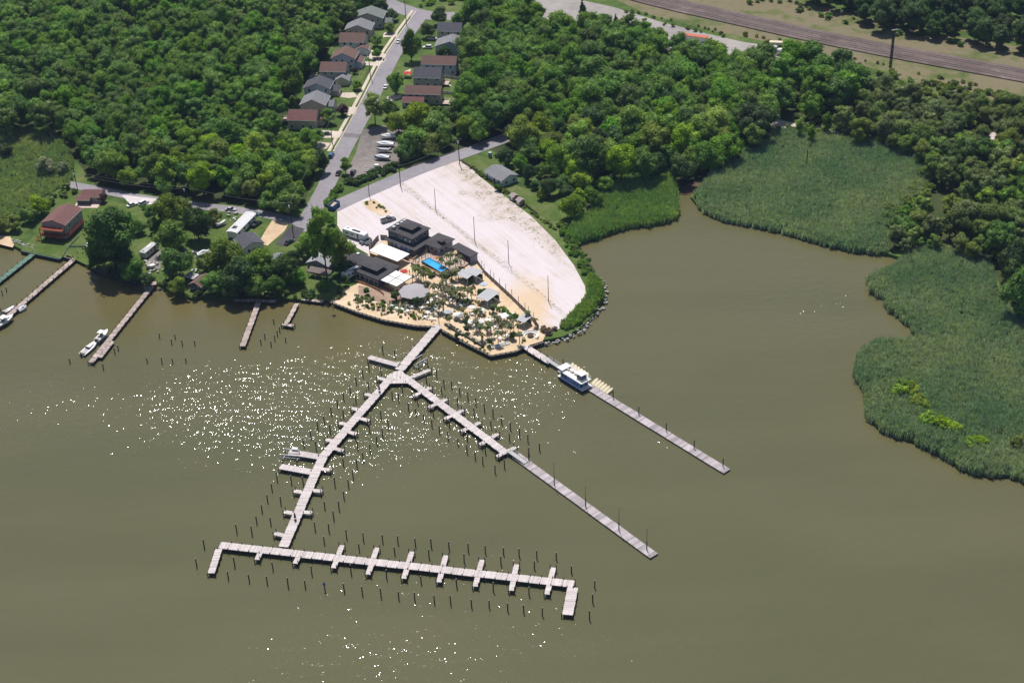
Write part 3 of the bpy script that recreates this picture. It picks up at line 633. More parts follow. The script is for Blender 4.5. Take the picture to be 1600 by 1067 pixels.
# single trees: crown centre in the photo, radius, colour, label
SINGLE = [
 (170, 362, 48, DARK, 'huge dark spreading tree beside the red-decked house on the left shore', CROWNS[1]),
 (207, 422, 23, GREEN, 'low leafy tree hanging over the water below the huge dark tree', None),
 (262, 326, 28, OLIVE, 'olive green tree standing near the two parked white cars', None, 1.3),
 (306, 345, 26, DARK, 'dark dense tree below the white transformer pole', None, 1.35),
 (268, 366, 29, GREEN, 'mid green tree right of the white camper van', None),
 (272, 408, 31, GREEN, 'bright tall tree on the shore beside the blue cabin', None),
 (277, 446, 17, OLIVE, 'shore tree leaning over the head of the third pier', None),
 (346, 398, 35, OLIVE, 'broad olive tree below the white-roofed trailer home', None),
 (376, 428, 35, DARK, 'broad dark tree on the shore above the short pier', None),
 (332, 442, 22, GREEN, 'small leafy tree right of the blue cabin', None),
 (407, 408, 26, OLIVE, 'tree between the dark driveway and the broad shore trees', None),
 (444, 420, 28, DARK, 'dark round tree standing left of the grey-roofed cottage', None),
 (478, 382, 22, GREEN, 'leafy tree beside the black driveway', None),
 (503, 366, 32, (0.12, 0.19, 0.035, 1), 'tall tree overhanging the grey-roofed cottage by the bar', CROWNS[8], 1.6),
 (530, 388, 27, OLIVE, 'tree standing between the cottage and the dark restaurant roofs', CROWNS[7]),
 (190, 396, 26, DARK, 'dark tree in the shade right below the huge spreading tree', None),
 (150, 402, 20, DARK, 'dark tree at the head of the long pinkish pier', None),
 (240, 350, 15, GREEN, 'small tree left of the camper van', None),
 (288, 326, 17, OLIVE, 'olive tree under the overhead wire of the lane', None),
 (364, 452, 18, DARK, 'low shore tree above the low landing', None),
 (398, 446, 22, GREEN, 'shore tree right of the short weathered pier', None),
 (428, 446, 20, DARK, 'dark shore tree above the crooked jetty', None),
 (466, 430, 17, GREEN, 'shore tree left of the silver-grey cottage', None),
 (320, 412, 16, OLIVE, 'small tree between camper lawn and navy cabin', None),
 (458, 400, 14, DARK, 'dark tree below the black driveway', None),
 (536, 416, 14, DARK, 'dark tree left of the restaurant trailer', None),
 (505, 444, 10, GREEN, 'small tree in front of the cottage porch', None),
 (420, 312, 18, GREEN, 'tree at the wood edge above the lane bend', None),
 (448, 314, 25, GREEN, 'rounded tree at the corner of lane and street', None),
 (62, 318, 19, BRIGHT, 'bushy tree left of the red-decked house', None),
 (44, 334, 16, GREEN, 'bushy tree at the marsh edge by the red-decked house', None),
 (22, 346, 15, OLIVE, 'tree near the little beach at the left edge', None),
 (-2, 352, 15, OLIVE, 'tree at the far left shore', None),
 (6, 233, 14, DARK, 'dark lone tree in the left marsh', None),
 (68, 258, 17, PALE, 'pale flowering bush beside the left marsh', None),
 (98, 262, 12, PALE, 'second pale flowering bush at the wood edge', None),
 (595, 10, 14, DARK, 'dark tree behind the farthest house on the left row', None),
 (614, 22, 11, DARK, 'round tree on the corner of the cross street', None),
 (608, 42, 10, OLIVE, 'front garden tree beside the second farthest house', None),
 (589, 62, 12, GREEN, 'front garden tree beside the third brown-roofed house', None),
 (589, 83, 9, GREEN, 'small round street tree on the concrete driveway', None),
 (641, 68, 17, GREEN, 'tall tree standing in the street beside the white car', None, 1.7),
 (668, 46, 14, DARK, 'dense round tree at the far street corner', None),
 (688, 24, 16, DARK, 'dark tree behind the dark-roofed far right house', None),
 (694, 82, 13, DARK, 'dark round tree between two houses on the right row', None),
 (617, 127, 15, GREEN, 'tall oval street tree in front of the dark-roofed house', None, 1.5),
 (584, 164, 22, OLIVE, 'feathery street tree casting a shadow on the yard', CROWNS[8]),
 (610, 168, 17, DARK, 'tree in front of the red porch roof', None),
 (558, 131, 10, GREEN, 'small garden tree in front of the grey gabled houses', None),
 (512, 180, 14, GREEN, 'garden tree in front of the nearest red-brown roof', None),
 (535, 171, 11, PURPLE, 'purple-leaved plum tree in a front garden', None),
 (555, 110, 6, PURPLE, 'small purple shrub tree at a house corner', None),
 (457, 158, 8, GREEN, 'slim light green tree behind the grey house', COLUMN),
 (478, 216, 20, GREEN, 'tree in front of the nearest house of the left row', None),
 (622, 190, 22, BRIGHT, 'bright green tree at the boat yard, leftmost', None),
 (652, 182, 28, BRIGHT, 'bright green tall tree above the boat yard', None),
 (682, 192, 26, GREEN, 'green tree between boat yard and side road', None),
 (646, 216, 28, GREEN, 'leafy tree overhanging the stored boats', None),
 (694, 212, 20, GREEN, 'tree beside the side road transformer pole', None),
 (630, 236, 18, GREEN, 'low tree at the lower end of the stored boats', None),
 (670, 226, 21, OLIVE, 'tree in the hedge along the side road', None),
 (539, 254, 13, OLIVE, 'thin street tree at the mouth of the boat yard', CROWNS[7]),
 (893, 320, 24, BRIGHT, 'big round light green tree at the end of the lawn', None),
 (927, 306, 19, GREEN, 'tree between the round light tree and the marsh', None),
 (912, 280, 21, BRIGHT, 'bright tree behind the round light tree', None),
 (880, 284, 17, GREEN, 'tree at the back edge of the lawn', None),
 (857, 290, 18, DARK, 'dark bushy tree beside the lawn', None),
 (836, 288, 9, DARK, 'dark bush at the corner of the lawn', None),
 (900, 240, 24, BLUEG, 'big dark bluish tree in the wood above the lawn', CROWNS[5]),
 (846, 266, 13, GREEN, 'light tree behind the small grey-roofed house', None),
 (790, 244, 17, DARK, 'tree beside the side road above the small house', None),
 (778, 292, 7, DARK, 'round bush at the corner of the small house', None),
 (802, 208, 19, OLIVE, 'tree at the end of the side road', None),
 (1250, 196, 10, BRIGHT, 'slim light tree standing in the marsh, leftmost', COLUMN),
 (1268, 206, 9, BRIGHT, 'slim light tree standing in the marsh, middle', COLUMN),
 (1293, 188, 11, GREEN, 'slim tree standing in the marsh, rightmost', COLUMN),
 (1050, 160, 26, BLUEG, 'big dark bluish oak crown in the middle of the wood', CROWNS[6]),
 (1150, 118, 22, BLUEG, 'dark oak crown near the far gravel yard', CROWNS[0]),
 (910, 12, 9, DARK, 'slender tree at the edge of the far gravel yard', CONE),
 (962, 30, 6, DARK, 'small pointed tree beside the far gravel yard', CONE),
 (1008, 44, 14, GREEN, 'round tree in front of the far gravel yard', None),
 (1590, 404, 30, DARK, 'bushy tree at the right edge above the lower reed bed', None, 1.4),
 (1412, 352, 24, GREEN, 'leafy tree at the left tip of the wooded spit', None),
 (1598, 448, 38, GREEN, 'tall tree at the right picture edge above the lower reed bed', None, 1.5),
 (1568, 372, 22, GREEN, 'tree at the right edge behind the lower reed bed', None, 1.2),
 (716, 176, 20, DARK, 'dark tree behind the nearest rear garden', None, 1.3),
 (722, 142, 18, GREEN, 'tree behind the garden fence of the right row', None, 1.3),
 (748, 206, 17, GREEN, 'tree on the upper side of the side road', None, 1.2),
 (562, 60, 9, DARK, 'small dark tree between two far left-row houses', None),
 (492, 212, 16, GREEN, 'leafy tree left of the nearest concrete driveway', None),
 (498, 250, 18, DARK, 'dark tree at the wood edge beside the street', None, 1.2),
 (215, 352, 14, GREEN, 'small tree above the camper van', None),
 (228, 436, 14, DARK, 'low tree leaning over the water beside the weathered pier', None),
 (96, 330, 10, GREEN, 'bush behind the red-decked house', None),
 (160, 308, 9, PURPLE, 'purple shrub beside the brown-roofed cottage', None),
 (868, 262, 18, GREEN, 'green tree in the wood above the back edge of the lawn', None, 1.2),
 (886, 298, 14, DARK, 'dark tree right behind the round light green tree', None),
 (846, 304, 9, OLIVE, 'olive bush on the lawn edge behind the sheds', None),
 (826, 268, 15, DARK, 'dark tree behind the small mint house', None, 1.2),
 (812, 252, 15, GREEN, 'tree right of the side road end behind the mint house', None, 1.2),
 (944, 286, 17, GREEN, 'tree at the left end of the left reed bed', None),
 (866, 236, 18, OLIVE, 'olive tree left of the big dark bluish tree', None, 1.2),
 (905, 304, 13, BRIGHT, 'light tree touching the round light green tree', None),
 (546, 396, 13, GREEN, 'tree between the long white trailer and the dark gabled building', None),
 (528, 372, 14, OLIVE, 'olive tree left of the long white trailer', None),
 (518, 344, 9, GREEN, 'small tree beside the street above the tall tree', None),
 (530, 452, 9, DARK, 'small dark tree at the left end of the patio', None),
 (236, 330, 13, GREEN, 'tree between the parked white cars and the olive tree', None, 1.2),
 (334, 336, 13, OLIVE, 'small tree beside the lane right of the dark dense tree', None, 1.1),
 (1590, 690, 12, OLIVE, 'bush at the right edge beside the lower shore', None),
]
for x, y, r, c, lab, kd, *st in SINGLE: tree_at(x, y, r, c, lab, kd, stretch=st[0] if st else 1.0)

# hedges and scrub (uncountable)
def scrub(name, line_px, width, per_m, scale, colour, label, seed, zoff=0.0):
    g = np.random.default_rng(seed); pts = [G(x, y) for x, y in line_px]; P = []
    for a, b in zip(pts, pts[1:]):
        d = b - a; n = max(1, int(d.length * per_m)); nn = Vector((-d.y, d.x, 0)).normalized()
        for _ in range(n): P.append(a + d * g.random() + nn * g.uniform(-width / 2, width / 2) + Vector((0, 0, zoff)))
    n = len(P); S = [src(b[0], colour) for b in BUSH]
    o = scatter(name, P, g.uniform(0, 6.28, n), g.uniform(0.6, 1.3, n) * scale, g.integers(0, 3, n), S, label, MAT_LEAF); o.color = colour
scrub('roadside_hedge', [(544, 290), (562, 284), (585, 276), (606, 268), (624, 260)], 4, 1.3, 0.8, DARK, 'dark hedge along the lower side of the boat yard', 1)
scrub('roadside_hedge', [(508, 326), (520, 308), (534, 294)], 2.5, 1.3, 0.62, GREEN, 'hedge between the street and the shell lot', 2)
scrub('roadside_hedge', [(625, 254), (660, 240), (700, 226), (736, 214)], 4, 0.6, 0.8, GREEN, 'bushes along the upper side of the side road', 3)
scrub('island_weeds', [(570, 318), (586, 320), (606, 332)], 3, 0.8, 0.35, OLIVE, 'weeds on the bare island at the lot entrance', 30)
scrub('shore_scrub', [(870, 352), (888, 366), (898, 392), (912, 414), (930, 440), (930, 462), (914, 490), (890, 510)], 5.5, 1.3, 0.55, GREEN, 'green scrub along the rocky edge of the shell lot', 4)
scrub('lawn_edge_weeds', [(735, 262), (765, 282), (800, 308), (840, 338), (872, 362)], 1.6, 1.1, 0.3, OLIVE, 'weeds along the fence between lot and lawn', 5)
scrub('lot_weeds', [(630, 296), (681, 332), (742, 380), (796, 414), (850, 462), (868, 478)], 0.9, 1.3, 0.06, (0.26, 0.25, 0.12, 1), 'sparse weeds along the line of lot poles', 6)
scrub('lot_weeds', [(750, 300), (790, 330), (820, 352), (848, 388)], 6, 1.6, 0.07, (0.3, 0.28, 0.13, 1), 'sparse weeds on the upper part of the lot', 7)
scrub('shore_bushes', [(-40, 356), (0, 350), (40, 340), (70, 322), (110, 296)], 8, 0.5, 0.9, OLIVE, 'bushes between the left marsh and the shore houses', 8)
scrub('lawn_bushes', [(180, 330), (250, 345), (300, 375), (240, 380), (300, 410), (350, 372), (420, 366)], 14, 0.22, 0.5, GREEN, 'scattered bushes on the shore lots', 35)
scrub('lawn_bushes', [(640, 172), (700, 182), (712, 200)], 10, 0.6, 0.9, GREEN, 'undergrowth between the boat yard trees', 36)
scrub('shore_bushes', [(140, 420), (180, 434), (215, 440), (262, 450), (300, 464), (330, 460), (380, 464), (440, 464), (500, 462)], 3.5, 0.45, 0.7, DARK, 'bushes along the left shore under the trees', 9)
scrub('track_shrubs', [(960, 20), (1060, 40), (1180, 62), (1300, 90), (1420, 118), (1520, 140)], 10, 0.4, 0.5, OLIVE, 'shrubs along the railway verge', 10)
scrub('track_shrubs', [(1130, -12), (1220, 8), (1300, 22), (1400, 46), (1520, 66), (1640, 86)], 16, 0.3, 0.7, GREEN, 'shrubs beyond the railway tracks', 11)
scrub('wood_brush', [(1240, 180), (1340, 180), (1420, 200), (1500, 230), (1560, 262), (1600, 300)], 40, 1.6, 1.0, OLIVE, 'undergrowth in the right-hand wood', 31)
scrub('wood_brush', [(1400, 370), (1460, 345), (1540, 360), (1590, 400)], 24, 1.6, 0.9, GREEN, 'undergrowth on the wooded spit', 32)
scrub('verge_brush', [(1250, 100), (1330, 116), (1420, 138), (1520, 150), (1620, 170)], 16, 1.0, 0.9, OLIVE, 'brush between the railway verge and the right-hand wood', 33)
scrub('wood_edge_brush', [(1230, 200), (1300, 212), (1370, 222), (1420, 244), (1450, 270), (1440, 300), (1400, 330), (1388, 358)], 7, 0.5, 0.9, OLIVE, 'brush along the edge of the right-hand wood', 12)
scrub('wood_edge_brush', [(900, 330), (935, 300), (960, 282), (1000, 268), (1050, 270), (1100, 268), (1150, 244), (1200, 214)], 7, 0.5, 0.95, DARK, 'dark brush along the marsh side of the wood', 13)
scrub('yellow_weeds', [(1390, 590), (1425, 625), (1450, 655), (1490, 680), (1530, 700)], 5, 0.5, 1.15, BRIGHT, 'yellow-green weeds on the lower reed bed', 14)
scrub('roadside_brush', [(640, 8), (690, 4), (730, 4), (770, -6)], 9, 0.35, 0.9, BRIGHT, 'brush behind the cross street', 15)

# reed beds (uncountable)
def reed_clump(name, seed, n=26, h=2.3, r=0.75):
    g = np.random.default_rng(seed); V = []; F = []; T = []
    for i in range(n):
        a = g.uniform(0, 6.28); rr = r * math.sqrt(g.random()); x, y = rr * math.cos(a), rr * math.sin(a); hh = h * g.uniform(.65, 1.1)
        b = g.uniform(0, 6.28); dx, dy = math.cos(b) * .10, math.sin(b) * .10; lx, ly = g.normal(0, .28), g.normal(0, .28) - .1
        k = len(V); V += [(x - dx, y - dy, 0), (x + dx, y + dy, 0), (x + dx + lx * .5, y + dy + ly * .5, hh * .7), (x - dx + lx * .5, y - dy + ly * .5, hh * .7), (x + lx * 1.3, y + ly * 1.3, hh)]
        F += [(k, k + 1, k + 2, k + 3), (k + 3, k + 2, k + 4)]; t = g.uniform(.75, 1.2); T += [t] * 5
    me = bpy.data.meshes.new(name); me.from_pydata(V, [], F)
    at = me.attributes.new('tint', 'FLOAT', 'POINT'); at.data.foreach_set('value', np.array(T, np.float32)); me.materials.append(MAT_REED); return me
REEDS = [reed_clump('reed_clump', 5 + i) for i in range(3)]
REEDC = (0.34, 0.44, 0.31, 1)
def reeds(name, poly_px, density, label, seed, colour=REEDC, hs=1.0):
    g = np.random.default_rng(seed); P = [G(x, y, 0.4) for x, y in poly_px]
    sheet('marsh_ground', P, LZ + 0.02 + 0.003 * seed, MAT_MARSHSOIL)
    P = [(p.x, p.y) for p in P]; x0, x1 = min(p[0] for p in P), max(p[0] for p in P); y0, y1 = min(p[1] for p in P), max(p[1] for p in P)
    n = int((x1 - x0) * (y1 - y0) * density); x = g.uniform(x0, x1, n); y = g.uniform(y0, y1, n); k = inside(P, x, y); x, y = x[k], y[k]; n = len(x)
    # clumps at the water edge stand a little higher
    d = shore_dist(x, y); nz = noise2(x, y, 7, seed) * 0.5 + noise2(x, y, 22, seed + 9) * 0.5
    s = hs * (0.78 + 0.5 * nz + 0.28 * np.exp(-d / 4.0)) * g.uniform(.85, 1.15, n)
    z = np.where(d < 1.6, 0.2, LZ - 0.15)
    o = scatter(name, np.stack([x, y, z], 1), g.uniform(0, 6.28, n), s, g.integers(0, 3, n), [src(m_, colour) for m_ in REEDS], label, MAT_REED); o.color = colour
E2 = 0
reeds('reed_bed', [(896, 383), (930, 373), (985, 355), (1012, 354), (1046, 347), (1060, 336), (1057, 312), (1054, 292), (1040, 272), (1000, 266), (955, 288), (935, 312), (922, 336), (900, 348), (890, 364)], 1.5, 'green reed bed left of the creek mouth', 1, (0.27, 0.42, 0.16, 1))
reeds('reed_bed', [(1084, 312), (1090, 322), (1103, 334), (1131, 346), (1172, 353), (1205, 361), (1240, 368), (1270, 378), (1300, 387), (1334, 393), (1352, 396), (1384, 398), (1382, 362), (1402, 334), (1444, 302), (1458, 276), (1420, 246), (1370, 226), (1310, 214), (1250, 212), (1215, 206), (1190, 226), (1150, 247), (1116, 272), (1104, 288), (1096, 298)], 1.3, 'wide reed bed right of the creek mouth', 2)
reeds('reed_bed', [(1407, 408), (1394, 420), (1374, 430), (1357, 439), (1358, 448), (1362, 458), (1379, 466), (1382, 476), (1388, 485), (1412, 503), (1422, 512), (1433, 532), (1425, 538), (1400, 538), (1374, 538), (1352, 548), (1342, 558), (1338, 575), (1336, 592), (1350, 612), (1352, 630), (1354, 652), (1364, 662), (1380, 675), (1405, 684), (1430, 692), (1470, 713), (1500, 732), (1540, 744), (1575, 745), (1600, 752), (1720, 800), (1720, 500), (1600, 505), (1560, 470), (1545, 410), (1480, 395), (1440, 394)], 1.4, 'large reed bed at the right edge below the wooded spit', 3)
reeds('reed_bed', [(-90, 212), (20, 206), (70, 200), (100, 222), (116, 250), (116, 286), (92, 298), (60, 318), (30, 338), (-10, 346), (-90, 356)], 1.0, 'marsh meadow at the left edge', 4, (0.36, 0.46, 0.24, 1), 0.75)
reeds('reed_bed', [(876, 514), (890, 498), (912, 476), (920, 462), (918, 444), (926, 432), (940, 448), (940, 466), (926, 490), (902, 512), (884, 519)], 1.8, 'green reeds on the rocky point of the shell lot', 5, (0.28, 0.42, 0.13, 1), 0.85)
# ------------------------------------------------------------------ docks
MAT_DECK = deck_mat('silver_deck_boards', (0.53, 0.475, 0.468), 0.16, 0.3, dirt=0.4)
MAT_DECK2 = deck_mat('grey_float_boards', (0.37, 0.33, 0.345), 0.8, 0.22, dirt=0.55)
MAT_DECKG = deck_mat('green_deck_boards', (0.11, 0.19, 0.15), 0.3, 0.25)
MAT_DECKR = deck_mat('worn_pinkish_boards', (0.38, 0.31, 0.285), 0.5, 0.3, dirt=0.6)
MAT_PILE = M('pile_timber', (0.062, 0.055, 0.046), 0.9, 0.3, 2.0)
MAT_BEAMW = M('dock_beam', (0.075, 0.065, 0.06), 0.9, 0.25)
MAT_CAP = M('pile_cap', (0.30, 0.29, 0.26), 0.7)
MAT_FLOAT = M('dock_float', (0.045, 0.048, 0.055), 0.6)
_sec = {}
def sec_mesh(l, w_, t, mat):
    k = (round(l, 2), round(w_, 2), t, mat.name)
    if k not in _sec: _sec[k] = MB().box(0, 0, -t, l - 0.07, w_, t).mesh('deck_section', mat)
    return _sec[k]
_pm = {}
def pile_mesh(z0, z1, r, mat=None):
    k = (round(z0, 2), round(z1, 2), r)
    if k not in _pm: _pm[k] = MB().tube((0, 0, z0), (0, 0, z1), r, r * 0.92, 8).mesh('support_pile', mat or MAT_PILE)
    return _pm[k]

def run(e, a, b, z, wd, mat, sl=3.1, t=0.22, piles=True, beam=True, name='deck_section', ptop=0.5, pstep=1):
    """deck sections along a straight run from a to b, world points, as parts of e"""
    a = Vector((a[0], a[1], z)); b = Vector((b[0], b[1], z)); d = b - a; L = d.length; n = max(1, round(L / sl)); an = math.atan2(d.y, d.x)
    nn = Vector((-math.sin(an), math.cos(an), 0)); o = Vector(e.location)
    for i in range(n):
        c = a.lerp(b, (i + .5) / n) + nn * rnd.uniform(-.05, .05)
        s = inst(sec_mesh(L / n, wd, t, mat), name, e, c - o, an + rnd.uniform(-.006, .006)); s.scale.y = rnd.uniform(.985, 1.02)
    if beam:
        mb = MB()
        for k in (-.36, .36): mb.beam(a - o + nn * wd * k - Vector((0, 0, t + .45)), b - o + nn * wd * k - Vector((0, 0, t + .45)), .22, .44)
        mb.obj('stringer', MAT_BEAMW, e)
    if piles:
        for i in range(0, n + 1, pstep):
            for k in (-.5, .5):
                c = a.lerp(b, i / n) + nn * k * (wd + .22)
                if i == 0 and k > 0 and n > 3: continue
                inst(pile_mesh(-2.5, z + ptop, .14), 'support_pile', e, (c.x - o.x, c.y - o.y, 0))

def finger(e, a, b, z, wd, mat, tip=1.1):
    """one finger pier of a dock: boards with two tall tip piles as sub-parts"""
    a = Vector((a[0], a[1], z)); b = Vector((b[0], b[1], z)); d = b - a; an = math.atan2(d.y, d.x); o = Vector(e.location); nn = Vector((-math.sin(an), math.cos(an), 0))
    f = inst(sec_mesh(d.length, wd, .2, mat), 'finger', e, a.lerp(b, .5) - o, an)
    MB().beam((-d.length / 2, 0, -.55), (d.length / 2, 0, -.55), wd * .55, .34).obj('stringer', MAT_BEAMW, f)
    for k in (-.5, .5):
        inst(pile_mesh(-z - 2.5, tip, .15), 'support_pile', f, (d.length / 2 - .15, k * (wd + .2), 0))
    return f

ZF = 1.35
def g2(x, y, z=ZF): return G(x, y, z)
# the pier from the patio with its two arms
pier = thing('marina_pier', 'pale boarded pier leading from the sand patio to the fork of the marina', 'pier', G(685, 509, 0))
run(pier, g2(685, 508), g2(624, 578), ZF, 3.3, MAT_DECK)
# the triangular landing at the fork
o = pier.location
tri = [g2(x, y) for x, y in ((614, 581), (627, 578), (641, 593), (637.5, 598.5), (609, 599))]
MB().prism([(p.x - o.x, p.y - o.y) for p in tri], ZF - .22, ZF + .004).obj('landing', MAT_DECK, pier)
finger(pier, g2(625, 571), g2(576, 557.5), ZF, 2.2, MAT_DECK, .3)

larm = thing('marina_dock', 'pale dock arm running down left from the fork, with short fingers', 'dock', G(617, 583, 0))
lp = [(616, 584), (558, 650), (505, 713), (494, 736), (466, 800), (443, 854)]
for a, b in zip(lp, lp[1:]): run(larm, g2(*a), g2(*b), ZF - .004, 2.9, MAT_DECK, ptop=.45)
def on_line(pts, x, y):
    best = None
    for a, b in zip(pts, pts[1:]):
        A, B = g2(*a), g2(*b); p = g2(x, y); d = B - A; t = max(0, min(1, (p - A).dot(d) / d.dot(d))); q = A + d * t
        if best is None or (p - q).length < best[0]: best = ((p - q).length, q, p)
    return best[1], best[2]
def side_finger(e, pts, x, y, wd, mat, half, direction=None):
    q, p = on_line(pts, x, y)
    d = (p - q).normalized(); finger(e, q + d * half, p, ZF - .01, wd, mat)
lf = [((590, 590), (606, 594)), ((570, 615), (585, 619)), ((550, 637), (565, 642)), ((530, 660), (546, 664)), ((509, 686), (524, 690)), ((459, 766.5), (477, 769)), ((443.5, 799), (463, 802)), ((428.5, 832.5), (448, 837)),
      ((577, 657), (559, 652)), ((557, 678), (540, 673)), ((536.5, 704), (519, 699)), ((518, 733.5), (498, 732)), ((503.5, 767), (484, 765)), ((488, 800.5), (468, 799))]
for tip, root in lf:
    q = g2(*root); p = g2(*tip); finger(larm, q, p, ZF - .012, 1.5, MAT_DECK)
for tip, root in (((451, 705.5), (503, 714)), ((437.5, 728), (492, 738))):
    finger(larm, g2(*root), g2(*tip), ZF - .012, 2.6, MAT_DECK, .6)

tdock = thing('marina_dock', 'long pale cross dock nearest the viewer, with hooked ends', 'dock', G(345, 851, 0))
run(tdock, g2(343, 851), g2(897, 912), ZF - .008, 2.8, MAT_DECK, ptop=.55)
run(tdock, g2(342, 857), g2(330, 895), ZF - .016, 2.0, MAT_DECK, 2.6, ptop=.35)
run(tdock, g2(895, 917), g2(886.5, 960), ZF - .016, 2.9, MAT_DECK, 2.9, ptop=.35)
A, B = Vector(g2(343, 851)), Vector(g2(897, 912)); dn = (B - A).normalized(); nn = Vector((-dn.y, dn.x, 0))
for n_, s_ in (((407, 861), (401.5, 874)), ((467, 867), (461, 880)), ((534.5, 851), (521, 887)), ((589, 855), (575, 897)), ((643.5, 861), (631, 903.5)), ((696.5, 867), (686, 909)), ((753, 874), (742.6, 915.6)), ((807, 881), (799, 922)), ((864.6, 886), (854.7, 928))):
    p, q = g2(*n_), g2(*s_)
    t = ((A - p).dot(nn)) / ((q - p).dot(nn)); c = p + (q - p) * t
    if t > 0.2: finger(tdock, c + (p - c).normalized() * 1.45, p, ZF - .02, 1.5, MAT_DECK)
    finger(tdock, c + (q - c).normalized() * 1.45, q, ZF - .02, 1.5, MAT_DECK)

rarm = thing('marina_dock', 'grey-pink dock arm running down right from the fork, with paired fingers', 'dock', G(634, 588, 0))
run(rarm, g2(631, 587.5), g2(791, 708), ZF - .006, 2.7, MAT_DECK, ptop=.4)
for a, b in (((674, 605), (645.5, 618.5)), ((698.6, 623), (669.5, 636.5)), ((724, 640), (694.4, 654.5)), ((751, 659), (720.5, 673.5)), ((778.4, 677), (749.6, 694.5)), ((806, 698), (776, 713))):
    p, q = g2(*a), g2(*b); c = p.lerp(q, .5); d = (p - q).normalized()
    finger(rarm, c + d * .3, p, ZF - .014, 1.4, MAT_DECK); finger(rarm, c - d * .3, q, ZF - .014, 1.4, MAT_DECK)
finger(rarm, g2(641, 590), g2(672.5, 577), ZF - .014, 1.5, MAT_DECK)

def gangway(label, a, b, za, zb, wd=1.6):
    A, B = G(*a, za), G(*b, zb); e = thing('gangway', label, 'gangway', (A.x, A.y, 0)); o = Vector(e.location); d = B - A; nn = Vector((-d.y, d.x, 0)).normalized()
    MB().beam(A - o, B - o, wd, .1).obj('ramp', M('aluminium_ramp', (0.42, 0.41, 0.42), .5, .1), e)
    for k in (-1, 1):
        mb = MB(); s = nn * k * wd * .5
        for z in (.5, 1.05): mb.tube(A - o + s + Vector((0, 0, z)), B - o + s + Vector((0, 0, z)), .045, n=6)
        for i in range(9): p = A.lerp(B, i / 8) - o + s; mb.tube(p, p + Vector((0, 0, 1.05)), .035, n=5)
        mb.obj('railing', M('galvanised_rail', (0.45, 0.46, 0.47), .4, .1, metal=.3), e)
    return e
def float_dock(label, a, b, wd, poles):
    A, B = G(*a, .55), G(*b, .55); e = thing('floating_dock', label, 'dock', (A.x, A.y, 0))
    run(e, A, B, .55, wd, MAT_DECK2, 6.0, .3, piles=False, beam=False)
    o = Vector(e.location); d = (B - A); n = max(2, int(d.length / 6)); sd = Vector((-d.y, d.x, 0)).normalized()
    MB().beam(A - o + Vector((0, 0, -.85)), B - o + Vector((0, 0, -.85)), wd * .94, .55).obj('float', MAT_FLOAT, e)
    for (x, y, ytop) in poles:
        p = G(x, y, .55); h = (y - ytop) * mpp(p) / math.cos(R(38))
        pl = inst(pile_mesh(-2.5, 3.4, .17), 'guide_pile', e, (p.x - o.x, p.y - o.y, 0))
        if h > 4.5:
            mb = MB().tube((0, 0, 3.3), (0, 0, .55 + h), .075, .05, 6); mb.box(.15, 0, .55 + h - .08, .5, .2, .1); mb.obj('lamp_post', M('dark_metal', (0.05, 0.05, 0.055), .5), pl)
        else: MB().tube((0, 0, 3.4), (0, 0, 3.75), .18, .03, 8).obj('cap', MAT_CAP, pl)
    return e
float_dock('long grey floating dock at the end of the right arm', (806, 711), (1022, 868), 3.0, [(826, 718, 700), (866, 757, 724), (915, 791, 760), (967, 828, 794), (1010.5, 858, 825)])
gangway('aluminium gangway between the right arm and its floating dock', (795, 704), (822, 723), ZF + .02, .7)
fix = thing('marina_pier', 'boarded pier at the right corner of the sand patio', 'pier', G(820, 541, 0))
run(fix, g2(819, 540), g2(860, 566), ZF, 2.6, MAT_DECK, ptop=.9)
float_dock('long grey floating dock beside the blue houseboat', (876, 577), (1136, 736), 3.0, [(880, 572, 560), (958, 622, 607), (998, 647, 632), (1041, 673, 659), (1084.5, 700, 685), (1129.5, 728, 712)])
gangway('aluminium gangway between the patio corner pier and the houseboat dock', (856, 562), (884, 580), ZF + .02, .7)

# drive-on floats, tan, in two rows of six on the outer side of the houseboat dock
MAT_JET = M('tan_plastic', (0.66, 0.58, 0.42), .5, .12)
def jet_float(p, an, label, group):
    e = thing('drive_on_float', label, 'jet ski float', (p.x, p.y, 0), an, group)
    rings = []
    for x, wd, z in ((-1.9, .55, .55), (-1.5, .6, .8), (.9, .6, .8), (1.6, .45, .85), (1.95, .2, .9)):
        rings.append([(x, -wd, .1), (x, wd, .1), (x, wd, z * .8), (x, wd * .6, z), (x, wd * .15, z * .78), (x, -wd * .15, z * .78), (x, -wd * .6, z), (x, -wd, z * .8)])
    MB().loft(rings).obj('hull', MAT_JET, e)
    MB().tube((-1.85, 0, .62), (-1.85, .0, .9), .08, n=6).obj('roller', MAT_FLOAT, e)
    return e
for a, b, t0, t1, lab in (((893, 579), (915, 593), (895, 567), (918, 582), 'tan drive-on float behind the blue houseboat'), ((924, 601), (946, 615), (934, 591), (957, 606), 'tan drive-on float on the open stretch of the houseboat dock')):
    P0, P1, Q0, Q1 = [Vector(G(*q, .6)) for q in (a, b, t0, t1)]
    for i in range(6):
        p = P0.lerp(P1, i / 5); q = Q0.lerp(Q1, i / 5); d = q - p; c = p + d * .5
        f = jet_float(c, math.atan2(d.y, d.x), lab, lab + 's'); f.scale.x = max(.7, d.length / 3.9)

